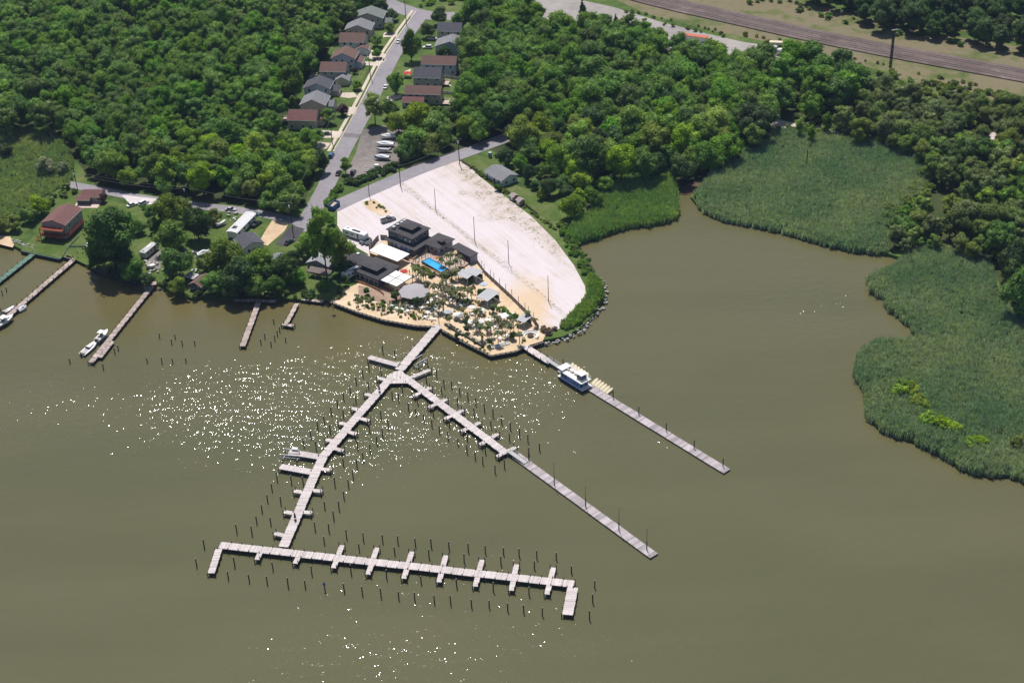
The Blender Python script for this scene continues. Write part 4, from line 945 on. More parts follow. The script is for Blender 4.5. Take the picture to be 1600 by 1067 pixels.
# shore piers on the left
def simple_pier(label, a, b, wd, mat, z=1.2, caps=False, ptop=.5, sl=3.2, zb=None):
    A, B = G(*a, z), G(*b, z); e = thing('shore_pier', label, 'pier', (A.x, A.y, 0)); run(e, A, B, z, wd, mat, sl, .2, ptop=ptop); return e
simple_pier('green-stained pier running out from the lawn of the red-decked house', (55, 394), (-25, 458), 2.2, MAT_DECKG)
p2 = simple_pier('long pinkish pier with posts beside the green pier', (133, 390), (-30, 530), 2.1, MAT_DECKR, ptop=.85)
p3 = simple_pier('long weathered pier with two motorboats at its outer end', (243, 440), (142, 566), 2.0, MAT_DECKR)
run(p3, G(172, 532, 1.2), G(152, 558, 1.2), 1.19, 3.4, MAT_DECKR, 3, .2, piles=False, beam=False)
simple_pier('short weathered pier in front of the broad dark shore tree', (404, 472), (379, 541), 2.0, MAT_DECKR)
p5 = simple_pier('little crooked jetty with a cross end beside the patio bulkhead', (464, 474), (447, 506), 1.6, MAT_DECKR)
run(p5, G(441, 506, 1.2), G(459, 509, 1.2), 1.21, 1.5, MAT_DECKR, 2.2, .2)
p6 = simple_pier('low landing along the shore left of the patio bulkhead', (472, 466), (506, 470), 2.4, MAT_DECKR)
p7 = simple_pier('low landing under the shore trees left of the short pier', (366, 468), (432, 470), 1.6, MAT_DECKR)

# mooring pilings (foot at the water line in the photo)
PIL = []
def pz(lst, x0, y0, s): PIL.extend((x0 + x / s, y0 + y / s) for x, y in lst)
pz([(130, 245), (78, 375), (357, 140), (462, 155), (495, 75), (593, 85), (342, 372), (297, 460), (443, 480), (567, 495), (608, 400), (712, 515), (832, 522), (877, 432), (1103, 550), (1228, 570), (1150, 425), (1358, 585), (1480, 600), (1396, 460), (1592, 610), (900, 125), (996, 135), (1030, 50), (964, 220), (1118, 180), (1236, 200), (1206, 268), (1369, 210), (1475, 218), (1453, 290), (1597, 235)], 290, 800, 4.444)
pz([(240, 155), (364, 170), (497, 185), (615, 195), (742, 207), (850, 220), (973, 235), (1108, 243), (224, 228), (468, 260), (724, 277), (956, 305), (1213, 335), (170, 405), (417, 432), (670, 460), (919, 490), (14, 510), (125, 522), (262, 542), (375, 550), (520, 570), (642, 575), (771, 597), (882, 610), (1010, 628), (1374, 437), (1361, 542), (1338, 655)], 620, 820, 4.444)
N_T = len(PIL)
pz([(645, 65), (775, 110), (572, 160), (500, 245), (628, 285), (1320, 145), (1260, 225), (1185, 95), (1058, 270), (1190, 310), (1118, 400), (912, 445), (1053, 470), (1013, 575), (965, 675), (823, 660), (918, 795), (718, 895), (866, 905), (815, 1015), (222, 605), (370, 635), (168, 710), (122, 825), (260, 850), (65, 930), (495, 655), (155, 1055), (13, 1045), (1380, 55)], 400, 660, 6.667)
pz([(992, 358), (1086, 390), (884, 490), (978, 520), (836, 545), (785, 600), (880, 630), (738, 670), (686, 722), (782, 750), (637, 778), (590, 838), (684, 858), (534, 900), (486, 960), (580, 983), (427, 1025), (372, 1062), (1065, 715), (1115, 735), (1145, 675), (1192, 805), (1250, 845), (978, 865), (1035, 945), (885, 970), (990, 1005), (942, 1060)], 400, 480, 5)
N_L = len(PIL)
pz([(1265, 760), (1312, 895), (1375, 935), (1387, 850), (1435, 985), (1512, 940), (1502, 1030), (1412, 550), (1470, 625), (1530, 635), (1592, 685), (1450, 672), (1575, 765), (1332, 590)], 400, 480, 5)
pz([(371, 215), (412, 245), (457, 277), (502, 305), (546, 338), (592, 370), (640, 407), (683, 437), (744, 480), (317, 242), (403, 300), (491, 362), (587, 430), (688, 500), (368, 430), (462, 495), (561, 570), (319, 452), (366, 492), (409, 525), (448, 550), (512, 597)], 620, 560, 3.333)
N_R = len(PIL)
pz([(515, 975), (760, 1020), (845, 905), (870, 880), (888, 876), (1173, 790), (1262, 835), (1287, 795), (1340, 845), (1431, 845), (1082, 970), (1190, 975), (1270, 975), (1367, 970), (18, 475), (50, 450), (8, 605)], 0, 360, 4.7)
pz([(140, 130), (187, 195), (168, 222), (70, 245), (40, 290), (148, 260), (120, 305), (233, 272)], 400, 480, 5)
pmesh = [MB().tube((0, 0, -2.5), (0, 0, h), .19, .17, 8).mesh('mooring_piling', MAT_PILE) for h in (2.9, 3.1, 2.7, 3.25)]
cmesh = MB().tube((0, 0, 0), (0, 0, .12), .2, .12, 8).mesh('cap', MAT_CAP)
done = []
for i, (x, y) in enumerate(PIL):
    if any(abs(x - a) < 4 and abs(y - b) < 5 for a, b in done): continue
    done.append((x, y)); p = G(x, y, 0)
    j = rnd.randrange(4); h = (2.9, 3.1, 2.7, 3.25)[j]; sc = 0.72 if i >= N_R else 1.0
    o = inst(pmesh[j], 'mooring_piling', None, p, rnd.uniform(0, 6)); o.rotation_euler.x = rnd.uniform(-.025, .025); o.rotation_euler.y = rnd.uniform(-.025, .025); o.scale = (1, 1, sc)
    lab, grp = [('dark wooden mooring piling standing in the water along the near cross dock', 'pilings of the near cross dock'), ('dark wooden mooring piling in the water along the left dock arm', 'pilings of the left dock arm'),
                ('dark wooden mooring piling in the water along the right dock arm', 'pilings of the right dock arm'), ('short dark piling in the water off the left shore', 'pilings off the left shore')][0 if i < N_T else 1 if i < N_L else 2 if i < N_R else 3]
    if i < N_T:
        A_, B_ = Vector(g2(343, 851)), Vector(g2(897, 912)); near = (B_ - A_).cross(Vector((p.x, p.y, 0)) - A_).z < 0
        sd = 'near side' if near else 'far side'; lab = 'dark wooden mooring piling in the water on the %s of the near cross dock' % sd; grp = 'pilings on the %s of the near cross dock' % sd
    elif i < N_R:
        q0, q1 = (Vector(g2(616, 584)), Vector(g2(443, 854))) if i < N_L else (Vector(g2(631, 587)), Vector(g2(791, 708)))
        lf_ = (q1 - q0).cross(Vector((p.x, p.y, 0)) - q0).z < 0; sd = 'left side' if lf_ else 'right side'; arm = 'left dock arm' if i < N_L else 'right dock arm'
        lab = 'dark wooden mooring piling in the water on the %s of the %s' % (sd, arm); grp = 'pilings on the %s of the %s' % (sd, arm)
    tag(o, lab, 'piling', grp)
    inst(cmesh, 'cap', o, (0, 0, h))
p = G(290 + 968 / 4.444, 800 + 540 / 4.444, 0)
o = tag(inst(pmesh[0], 'mooring_piling', None, p), 'dark piling with a small blue board in front of the near cross dock', 'piling'); MB().box(0, -.25, 2.0, .7, .08, .8).obj('sign_board', M('blue_sign', (0.06, 0.10, 0.35), .5), o)

# boat lifts: two open frames with cross beams
def boat_lift(label, c, an, l=4.0, wd=3.0):
    e = thing('boat_lift', label, 'boat lift', (c.x, c.y, 0), an)
    for x in (-1, 1):
        for y in (-1, 1): inst(pile_mesh(-2.5, 2.6, .14), 'post', e, (x * l / 2, y * wd / 2, 0))
    mt = M('galvanised_rail', (0.45, 0.46, 0.47), .4, .1, metal=.3)
    for y in (-1, 1): MB().beam((-l / 2 - .3, y * wd / 2, 2.45), (l / 2 + .3, y * wd / 2, 2.45), .22, .25).obj('top_beam', mt, e)
    for x in (-1, 1): MB().beam((x * l / 2, -wd / 2, .5), (x * l / 2, wd / 2, .5), .2, .2).obj('cradle_beam', mt, e)
    for y in (-.5, .5): MB().beam((-l / 2 - .8, y, .7), (l / 2 + .8, y, .7), .25, .18).obj('bunk', M('bunk_carpet', (0.25, 0.27, 0.3)), e)
boat_lift('empty boat lift with metal beams right of the fork', G(657, 571, 0), R(45), 4, 2.6)
boat_lift('empty boat lift between the two wide fingers of the left arm', G(455, 717, 0), R(-12), 4.5, 3.0)
e = thing('dock_box', 'white storage box on the end of the upper wide finger', 'storage box', G(461, 703, ZF), R(-12)); MB().box(0, 0, 0, 1.7, .8, .7).obj('body', M('white_plastic', (0.78, 0.78, 0.77), .4, .05), e); MB().box(0, 0, .703, 1.8, .9, .1).obj('lid', M('white_plastic'), e)
for (x, y), lab in (((593, 612), 'furled dark green sunshade standing on the upper left arm'), ((461.5, 812), 'furled dark green sunshade standing at the lower end of the left arm')):
    p = G(x, y, ZF); e = thing('furled_sunshade', lab, 'sunshade', (p.x, p.y, ZF)); mt = M('dark_green_canvas', (0.02, 0.045, 0.045), .8)
    MB().tube((0, 0, 0), (0, 0, 3.0), .05, n=6).obj('pole', MAT_CAP, e); mb = MB(); mb.tube((0, 0, .9), (0, 0, 1.9), .38, .26, 8); mb.tube((0, 0, 1.9), (0, 0, 2.9), .26, .06, 8); mb.obj('canopy', mt, e); MB().box(0, 0, 0.004, .7, .7, .12).obj('base', MAT_BEAMW, e)
# ------------------------------------------------------------------ houses
def shingle(name, c):
    if name in _mc: return _mc[name]
    k = NT(name); tc = k.n('ShaderNodeTexCoord'); oi = k.n('ShaderNodeObjectInfo')
    sp = k.n('ShaderNodeSeparateXYZ'); k.l(tc.outputs['Object'], sp.inputs[0])
    row = k.math('FRACT', k.math('MULTIPLY', sp.outputs[2], 5.0)); n1 = k.noise(tc.outputs['Object'], 0.5, 4, .6); n2 = k.noise(tc.outputs['Object'], 6.0, 2)
    v = k.math('ADD', k.math('MULTIPLY', n1, .5), k.math('ADD', k.math('MULTIPLY', n2, .3), k.math('MULTIPLY_ADD', row, .08, .56)))
    comb = k.n('ShaderNodeCombineColor'); [k.l(v, comb.inputs[i]) for i in range(3)]
    k.bsdf(k.mix(1.0, c, comb.outputs[0], 'MULTIPLY'), .9, .2); _mc[name] = k.m; return k.m
def siding(name, c):
    if name in _mc: return _mc[name]
    k = NT(name); tc = k.n('ShaderNodeTexCoord'); sp = k.n('ShaderNodeSeparateXYZ'); k.l(tc.outputs['Object'], sp.inputs[0])
    row = k.math('FRACT', k.math('MULTIPLY', sp.outputs[2], 5.0)); n1 = k.noise(tc.outputs['Object'], 0.6, 3)
    v = k.math('ADD', k.math('MULTIPLY_ADD', k.math('LESS_THAN', row, .15), -.14, .92), k.math('MULTIPLY', n1, .16))
    comb = k.n('ShaderNodeCombineColor'); [k.l(v, comb.inputs[i]) for i in range(3)]
    k.bsdf(k.mix(1.0, c, comb.outputs[0], 'MULTIPLY'), .7, .25); _mc[name] = k.m; return k.m
ROOF_BROWN = shingle('brown_shingles', (0.155, 0.098, 0.085)); ROOF_RED = shingle('red_brown_shingles', (0.165, 0.085, 0.08)); ROOF_GREY = shingle('grey_shingles', (0.20, 0.20, 0.215)); ROOF_DARK = shingle('dark_shingles', (0.085, 0.085, 0.10)); ROOF_GREEN = shingle('grey_green_shingles', (0.165, 0.185, 0.175)); ROOF_CHAR = shingle('charcoal_shingles', (0.070, 0.066, 0.072))
W_BLUE = siding('pale_blue_siding', (0.42, 0.48, 0.58)); W_TAN = siding('tan_siding', (0.46, 0.42, 0.36)); W_WHITE = siding('white_siding', (0.66, 0.66, 0.66)); W_GREY = siding('grey_siding', (0.36, 0.36, 0.38)); W_MINT = siding('mint_siding', (0.52, 0.62, 0.60)); W_DARK = siding('dark_siding', (0.105, 0.105, 0.125)); W_LILAC = siding('lilac_grey_siding', (0.30, 0.29, 0.36)); W_NAVY = siding('navy_siding', (0.05, 0.08, 0.14))
TRIM = M('white_trim', (0.72, 0.72, 0.71), .5, .06); GLASS = M('window_glass', (0.025, 0.03, 0.04), .12, .1, spec=.6); DOOR = M('door_paint', (0.25, 0.22, 0.2), .5)
WOODRED = M('red_cedar_stain', (0.30, 0.075, 0.035), .7, .2); WOODTAN = M('orange_cedar', (0.55, 0.30, 0.14), .7, .2); WOODGREY = deck_mat('grey_fence_boards', (0.26, 0.245, 0.24), .2, .4)

def window(parent, x, y, z, ax, w_=1.0, h_=1.3, out=0.04):
    """a window whose middle sits at x, y, z on a wall facing direction ax (radians, local)"""
    f = MB(); f.box(0, 0, -h_ / 2 - .1, .08, w_ + .2, h_ + .2); o = f.obj('window', TRIM, parent, (x, y, z), ax)
    MB().box(.045, 0, -h_ / 2, .03, w_, h_).obj('pane', GLASS, o)
    MB().box(.055, 0, -h_ / 2 - .16, .12, w_ + .3, .07).obj('sill', TRIM, o)
    return o

def gable(e, w_, d_, h, rise, axis, wall, roof, over=.45, x0=0, y0=0, z0=0.0, wins=True, storeys=2, chimney=False):
    """walls and a gabled roof as parts of e, centred x0, y0; ridge along local x or y"""
    L, S = (w_, d_) if axis == 'x' else (d_, w_); mb = MB()
    P = [(-L / 2, -S / 2, z0 - .3), (L / 2, -S / 2, z0 - .3), (L / 2, S / 2, z0 - .3), (-L / 2, S / 2, z0 - .3), (-L / 2, -S / 2, z0 + h), (L / 2, -S / 2, z0 + h), (L / 2, S / 2, z0 + h), (-L / 2, S / 2, z0 + h), (-L / 2, 0, z0 + h + rise - .02), (L / 2, 0, z0 + h + rise - .02)]
    rot = (lambda p: p) if axis == 'x' else (lambda p: (-p[1], p[0], p[2]))
    sh = lambda p: (rot(p)[0] + x0, rot(p)[1] + y0, p[2])
    mb.add([sh(p) for p in P], [(0, 1, 5, 4), (2, 3, 7, 6), (1, 2, 6, 9, 5), (3, 0, 4, 8, 7), (4, 5, 9, 8), (6, 7, 8, 9)])
    mb.obj('wall', wall, e)
    k = rise / (S / 2); e0 = S / 2 + over; l0 = L / 2 + over * .7; t = .2; mb = MB()
    for s in (-1, 1):
        Q = [(-l0, s * e0, z0 + h - over * k + .03), (l0, s * e0, z0 + h - over * k + .03), (l0, 0, z0 + h + rise + .03), (-l0, 0, z0 + h + rise + .03)]
        Q2 = [(a, b, c + t) for a, b, c in Q]; F = [(0, 1, 2, 3), (7, 6, 5, 4), (0, 4, 5, 1), (1, 5, 6, 2), (3, 7, 4, 0)]
        if s > 0: F = [f[::-1] for f in F]
        mb.add([sh(p) for p in Q + Q2], F)
    ro = mb.obj('roof', roof, e)
    for s in (-1, 1):
        g_ = MB(); a, b = sh((-l0, s * (e0 + .02), z0 + h - over * k + .02)), sh((l0, s * (e0 + .02), z0 + h - over * k + .02)); g_.beam(a, b, .1, .16); g_.obj('gutter', TRIM, ro)
    MB().tube(sh((L * .2, S * .18, z0 + h + rise * .6)), sh((L * .2, S * .18, z0 + h + rise + .3)), .09, n=6).obj('vent_pipe', TRIM, ro)
    if chimney:
        c = sh((-L * .25, S * .12, 0)); MB().box(c[0], c[1], z0 + h, .8, .8, rise + 1.2).obj('chimney', M('chimney_brick', (0.22, 0.10, 0.08)), ro)
    if wins:
        hw, hd = w_ / 2, d_ / 2
        for st in range(storeys):
            z = z0 + 1.5 + st * 2.65
            if z + .8 > z0 + h + (.0): continue
            for side, n, an in ((-1, max(2, int(w_ / 3.6)), -math.pi / 2), (1, max(2, int(w_ / 3.6)), math.pi / 2)):
                for i in range(n): window(e, x0 + (-hw + w_ * (i + .5) / n) + (.5 if (i + st) % 2 else -.4), y0 + side * (hd + .04), z, an)
            for side, n, an in ((-1, 2, math.pi), (1, 2, 0)):
                for i in range(n): window(e, x0 + side * (hw + .04), y0 + (-hd + d_ * (i + .5) / n), z, an)
    return ro

def house_at(rx, ry, rz, w_, d_, h, rise, axis, wall, roof, label, name='house', storeys=2, porch=None, door_side=1, chimney=False, zbase=None, cat='house'):
    p = G(rx, ry, LZ + h + rise); e = thing(name, label, cat, (p.x, p.y, LZ), rz)
    gable(e, w_, d_, h, rise, axis, wall, roof, storeys=storeys, chimney=chimney)
    x = door_side * (w_ / 2 + .05); dr = MB().box(x, d_ * .02, 0, .12, 1.0, 2.1).obj('door', DOOR, e)
    MB().box(x + door_side * .09, d_ * .02 + .35, 1.0, .07, .07, .14).obj('handle', M('brass', (0.5, 0.4, 0.2), .3, metal=.8), dr)
    if porch: gable_porch(e, porch)
    return e
def gable_porch(e, pr):
    x0, y0, w_, d_, h, rise, axis, wall, roof = pr
    gable(e, w_, d_, h, rise, axis, wall, roof, x0=x0, y0=y0, wins=False, over=.3)
    MB().box(x0 + w_ / 2 + .04, y0, 0, .1, min(4.2, d_ * .7), 2.2).obj('garage_door', TRIM, e)

RZL, RZR = R(-8), R(-9)
house_at(577, 15.5, RZL, 14.5, 10, 5.2, 2.6, 'y', W_GREY, ROOF_GREEN, 'grey-green roofed house at the far end of the left row', porch=(9.2, -1, 4.5, 6, 2.6, 1.3, 'x', W_GREY, ROOF_GREEN))
house_at(561, 34.5, RZL, 12.5, 9.5, 5.2, 2.4, 'y', W_TAN, ROOF_GREY, 'grey-roofed tan house, second from the far end of the left row')
house_at(551.5, 52, RZL, 12, 9, 5.2, 2.6, 'x', W_WHITE, ROOF_BROWN, 'brown-roofed white house with a street-side garage gable', porch=(5.6, -5.5, 5.5, 5.5, 2.7, 1.3, 'y', W_WHITE, ROOF_BROWN))
house_at(538, 78, RZL, 11, 9, 5.3, 2.6, 'y', W_BLUE, ROOF_BROWN, 'brown-roofed house with a pale blue gable wall', porch=(6.9, 0, 3.4, 7.5, 2.7, .8, 'y', W_BLUE, ROOF_BROWN))
house_at(522, 97.5, RZL, 12, 9, 5.2, 2.6, 'x', W_GREY, ROOF_BROWN, 'brown-roofed grey house in the middle of the left row', porch=(5.0, -6.0, 6, 6, 2.7, 1.5, 'y', W_TAN, ROOF_GREY))
house_at(497, 125, RZL, 11.5, 9, 5.0, 2.4, 'y', W_BLUE, ROOF_DARK, 'dark grey gabled house with pale blue side wall', porch=(6.6, 2, 5, 6, 2.9, 1.4, 'x', W_TAN, ROOF_DARK))
house_at(491, 149, RZL, 11, 10, 4.8, 2.6, 'y', W_TAN, ROOF_GREY, 'light grey roofed house, second nearest of the left row', porch=(6.6, 1.5, 4.0, 6, 2.9, 1.5, 'x', W_GREY, ROOF_GREY))
house_at(474, 172, RZL, 12.5, 9.5, 4.6, 2.6, 'x', W_TAN, ROOF_RED, 'red-brown roofed house nearest the water in the left row', porch=(7.2, 1.5, 3.0, 5, 2.6, .8, 'y', W_TAN, ROOF_RED))
house_at(703.5, 36, RZR, 11.5, 9, 5.2, 2.4, 'x', W_TAN, ROOF_DARK, 'dark-roofed house at the far end of the right row', door_side=-1)
house_at(705, 60, RZR, 14, 9.5, 4.6, 2.4, 'y', W_BLUE, ROOF_GREY, 'grey gabled house, second from the far end of the right row', door_side=-1)
house_at(687, 88, RZR, 16, 8, 5.4, 2.3, 'x', W_BLUE, ROOF_BROWN, 'long brown-roofed house with a pale blue wall on the right row', door_side=-1)
house_at(669, 106, RZR, 12.5, 9.5, 5.0, 2.8, 'x', W_GREY, ROOF_DARK, 'charcoal-roofed house, second nearest of the right row', door_side=-1)
house_at(662, 134.5, RZR, 16, 7.6, 5.0, 2.2, 'x', W_TAN, ROOF_BROWN, 'long brown-roofed house nearest the boat yard', door_side=-1, porch=None)
house_at(646, 152, RZR, 9.5, 5, 2.7, 1.3, 'x', W_TAN, ROOF_RED, 'low red-roofed garage in front of the nearest right-hand house', name='garage', storeys=1, door_side=-1, cat='garage')
a, b = G(83, 343.5, LZ + 7.6), G(107, 321, LZ + 7.6); an = math.atan2(b.y - a.y, b.x - a.x)
p = a.lerp(b, .5)
L1 = thing('house', 'tall red-brown roofed house with red decks on the left shore', 'house', (p.x, p.y, LZ), an - math.pi / 2)
gable(L1, 9.6, 13.5, 6.2, 1.5, 'y', siding('taupe_siding', (0.34, 0.31, 0.30)), ROOF_RED, storeys=2)
for z in (1.9, 4.5):                                       # two red decks towards the water
    mb = MB(); mb.box(0, -8.1, z, 9.8, 2.6, .22); 
    for x in (-4.8, 0, 4.8): mb.box(x, -9.3, -.2, .2, .2, z + .2)
    dk = mb.obj('deck', WOODRED, L1); rl = MB()
    for zz in (.45, .95): rl.box(0, -9.35, z + zz, 9.8, .1, .1)
    for i in range(21): rl.box(-4.85 + i * .485, -9.35, z + .2, .06, .06, .8)
    for s in (-1, 1):
        rl.box(s * 4.85, -8.1, z + .95, .1, 2.5, .1); rl.box(s * 4.85, -8.1, z + .45, .1, 2.5, .1)
    rl.obj('railing', WOODRED, dk)
mb = MB(); mb.box(5.6, -1.0, 1.85, 1.5, 12, .2); [mb.box(6.25, -6.5 + i * 3, -.2, .18, .18, 2.2) for i in range(5)]; mb.box(6.3, -1, 2.8, .1, 12, .1); [mb.box(6.3, -6.8 + i * .6, 2.05, .05, .05, .8) for i in range(20)]; mb.obj('side_deck', WOODRED, L1)
mb = MB(); [mb.box(-5.6, -9.1 - .28 * i, 1.75 - .28 * i, 1.2, .3, .12) for i in range(7)]; mb.beam((-6.2, -9.0, 2.6), (-6.2, -11, .7), .1, .12); mb.obj('stairs', WOODRED, L1)
house_at(144.5, 297.5, R(-6), 8.0, 6.0, 2.7, 1.3, 'x', W_GREY, ROOF_RED, 'small brown-roofed cottage with a screened porch on the left', storeys=1, porch=None)
p = G(134, 316, LZ); e = thing('screened_porch', 'dark screened porch pavilion in front of the brown-roofed cottage', 'porch', (p.x, p.y, LZ), R(-6))
gable(e, 5.2, 4.6, 2.2, .7, 'x', W_DARK, ROOF_RED, wins=False); MB().box(1.5, -1, .0, 10, 8, .12).obj('deck', M('pale_deck', (0.55, 0.42, 0.36)), e)
a, b = G(357, 358, LZ + 3.2), G(385, 330, LZ + 3.2); an = math.atan2(b.y - a.y, b.x - a.x); p = G(377, 347, LZ + 3.2)
e = thing('trailer_home', 'long trailer home with a white ribbed metal roof', 'trailer home', (p.x, p.y, LZ), an)
mb = MB(); mb.box(0, 0, .5, 16, 4.2, 2.5); mb.obj('wall', W_WHITE, e); mb = MB()
rr = [[(x, y, 3.0 + .42 * (1 - (y / 2.4) ** 2) + dz) for y in (-2.4, -1.6, -.8, 0, .8, 1.6, 2.4)] + [(x, 2.4, 2.95), (x, -2.4, 2.95)] for x, dz in ((-8.2, 0), (8.2, 0))]
ro = mb.loft(rr).obj('roof', M('white_metal_roof', (0.70, 0.69, 0.70), .4, .1), e)
for i in range(14): MB().loft([[(x, y, 3.0 + .42 * (1 - (y / 2.4) ** 2) + .06) for y in (-2.4, -1.2, 0, 1.2, 2.4)] for x in (-7.6 + i * 1.15, -7.45 + i * 1.15)], caps=False).obj('roof_rib', M('grey_rib', (0.42, 0.42, 0.45)), ro)
MB().box(-4.8, .3, 3.35, 2.2, 1.8, .1).obj('roof_patch', M('black_patch', (0.02, 0.02, 0.02)), ro)
for i in range(4):
    for s in (-1, 1): window(e, -6 + i * 4, s * 2.14, 1.9, s * math.pi / 2, 1.2, .9)
house_at(388, 371, R(-60), 9, 8, 3.0, 1.6, 'x', W_WHITE, ROOF_DARK, 'dark grey roofed bungalow half hidden below the trailer home', storeys=1)
house_at(424, 402, R(35), 9, 7.5, 3.0, 1.6, 'x', W_WHITE, ROOF_GREY, 'light grey roofed bungalow hidden among the shore trees', storeys=1)
house_at(503, 399, R(-24), 8.4, 8.0, 3.2, 1.7, 'y', siding('pewter_siding', (0.22, 0.22, 0.25)), shingle('silver_shingles', (0.30, 0.30, 0.325)), 'silver-grey roofed cottage left of the dark restaurant', storeys=1)
p = G(500, 424, LZ + 2.4); e = thing('porch_roof', 'brown porch roof on posts in front of the silver-grey cottage', 'porch', (p.x, p.y, LZ), R(-24)); mb = MB()
mb.add([(-4.6, -1.6, 2.2), (4.6, -1.6, 2.2), (4.6, 1.5, 2.75), (-4.6, 1.5, 2.75), (-4.6, -1.6, 2.4), (4.6, -1.6, 2.4), (4.6, 1.5, 2.95), (-4.6, 1.5, 2.95)], [(0, 3, 2, 1), (4, 5, 6, 7), (0, 1, 5, 4), (1, 2, 6, 5), (2, 3, 7, 6), (3, 0, 4, 7)]); mb.obj('roof', shingle('brown_porch_shingles', (0.17, 0.14, 0.13)), e)
for x in (-4.2, -1.4, 1.4, 4.2): MB().box(x, -1.3, 0, .18, .18, 2.2).obj('post', TRIM, e)
p = G(313, 437, LZ + 3); e = thing('cabin', 'navy blue cabin with a brown roof on the left shore', 'cabin', (p.x, p.y, LZ), R(62)); gable(e, 7.0, 4.6, 2.4, 1.2, 'x', W_NAVY, ROOF_BROWN, storeys=1)
p = G(299, 431, LZ + 2.3); e = thing('pergola', 'white framed open canopy beside the navy cabin', 'canopy', (p.x, p.y, LZ), R(-28)); [MB().box(x, y, 0, .14, .14, 2.3).obj('post', TRIM, e) for x in (-2, 2) for y in (-1.6, 1.6)]; MB().box(0, 0, 2.3, 4.6, 3.6, .1).obj('roof', M('grey_canopy', (0.30, 0.29, 0.30)), e); [MB().box(0, y, 2.405, 4.6, .35, .06).obj('slat', TRIM, e) for y in (-1.5, -.5, .5, 1.5)]
a, b = G(758, 264, LZ + 2.9), G(784, 279, LZ + 2.9); an = math.atan2(b.y - a.y, b.x - a.x); p = G(783, 266, LZ + 4.2)
e = thing('house', 'small mint house with a grey roof beside the lawn', 'house', (p.x, p.y, LZ), an); gable(e, 11.5, 7.6, 2.9, 1.3, 'x', W_MINT, ROOF_GREY, storeys=1)
MB().box(-5.9, 1, 0, .12, 1, 2.1).obj('door', DOOR, e)
for (x, y, lab) in ((803, 303, 'left of two small sheds with pinkish roofs on the lawn'), (813, 310, 'right of two small sheds with pinkish roofs on the lawn')):
    p = G(x, y, LZ + 2.6); e = thing('shed', lab, 'shed', (p.x, p.y, LZ), an); gable(e, 2.6, 2.4, 1.9, .6, 'x', siding('brown_shed_siding', (0.24, 0.19, 0.16)), shingle('pink_grey_shingles', (0.34, 0.28, 0.27)), wins=False, over=.2); MB().box(0, -1.25, 0, 1.0, .06, 1.7).obj('door', TRIM, e)
p = G(766, 246, LZ); e = thing('portable_toilet', 'blue portable toilet beside the side road lawn', 'portable toilet', (p.x, p.y, LZ), R(20)); MB().box(0, 0, 0, 1.15, 1.15, 2.1).obj('cabin', M('dark_blue_plastic', (0.03, 0.05, 0.12), .5), e); MB().box(0, 0, 2.103, 1.25, 1.25, .18).obj('roof', M('pale_blue_plastic', (0.35, 0.45, 0.6), .5), e); MB().box(0, -.6, .1, .7, .06, 1.8).obj('door', M('pale_blue_plastic'), e)
for (x, y, lab) in ((697, 133, 'white garden deck with stairs behind the charcoal-roofed house'), (697, 163, 'white garden deck with stairs behind the nearest brown-roofed house'), (448, 190, 'white back deck of the nearest left-row house'), (490, 122, 'white back deck of the middle left-row house')):
    p = G(x, y, LZ); e = thing('garden_deck', lab, 'deck', (p.x, p.y, LZ), RZR); mb = MB().box(0, 0, .9, 3.2, 4.2, .15); [mb.box(a * 1.4, b * 1.9, 0, .15, .15, .9) for a in (-1, 1) for b in (-1, 1)]; mb.obj('floor', M('pale_deck', (0.55, 0.42, 0.36)), e)
    rl = MB(); [rl.box(0, s * 2.05, 1.7, 3.2, .1, .12) for s in (-1, 1)]; rl.box(1.55, 0, 1.7, .1, 4.2, .12); [rl.box(1.55, -2 + i * .4, 1.05, .06, .06, .65) for i in range(11)]; [rl.box(-1.5 + i * .4, s * 2.05, 1.05, .06, .06, .65) for i in range(8) for s in (-1, 1)]; rl.obj('railing', TRIM, e)
    mb = MB(); [mb.box(1.9 + .25 * i, -1.6, .7 - .2 * i, .3, 1.0, .1) for i in range(4)]; mb.obj('stairs', TRIM, e)
p = G(637, 121, LZ); e = thing('canopy', 'red canopy beside the charcoal-roofed house', 'canopy', (p.x, p.y, LZ), RZR); [MB().box(x, y, 0, .1, .1, 2.1).obj('post', TRIM, e) for x in (-1.5, 1.5) for y in (-1.2, 1.2)]; MB().add([(-1.8, -1.5, 2.1), (1.8, -1.5, 2.1), (1.8, 1.5, 2.1), (-1.8, 1.5, 2.1), (0, 0, 2.9)], [(0, 1, 4), (1, 2, 4), (2, 3, 4), (3, 0, 4)]).obj('roof', M('red_canvas', (0.5, 0.05, 0.03)), e)

# ------------------------------------------------------------------ the beach bar
EL, ER = R(140.5), R(50.5)
vl = Vector((math.cos(EL), math.sin(EL), 0)); vr = Vector((math.cos(ER), math.sin(ER), 0))
def corner(px, z, a, b):
    """centre of a rectangle whose corner nearest the viewer shows at px on plane z; a along the left edge, b along the right edge"""
    f = G(px[0], px[1], z); return f + vl * a / 2 + vr * b / 2
def hip(mb, a, b, z, rise, top, t=.18, cx=0, cy=0):
    """low hipped roof, sizes along local x (b) and y (a); top = share of the flat top"""
    P = [(-b / 2, -a / 2, z), (b / 2, -a / 2, z), (b / 2, a / 2, z), (-b / 2, a / 2, z)]; Q = [(x, y, z + t) for x, y, _ in P]; T = [(x * top, y * top, z + t + rise) for x, y, _ in P]
    P, Q, T = [[(x + cx, y + cy, zz) for x, y, zz in s] for s in (P, Q, T)]
    return mb.loft([P, Q, T])
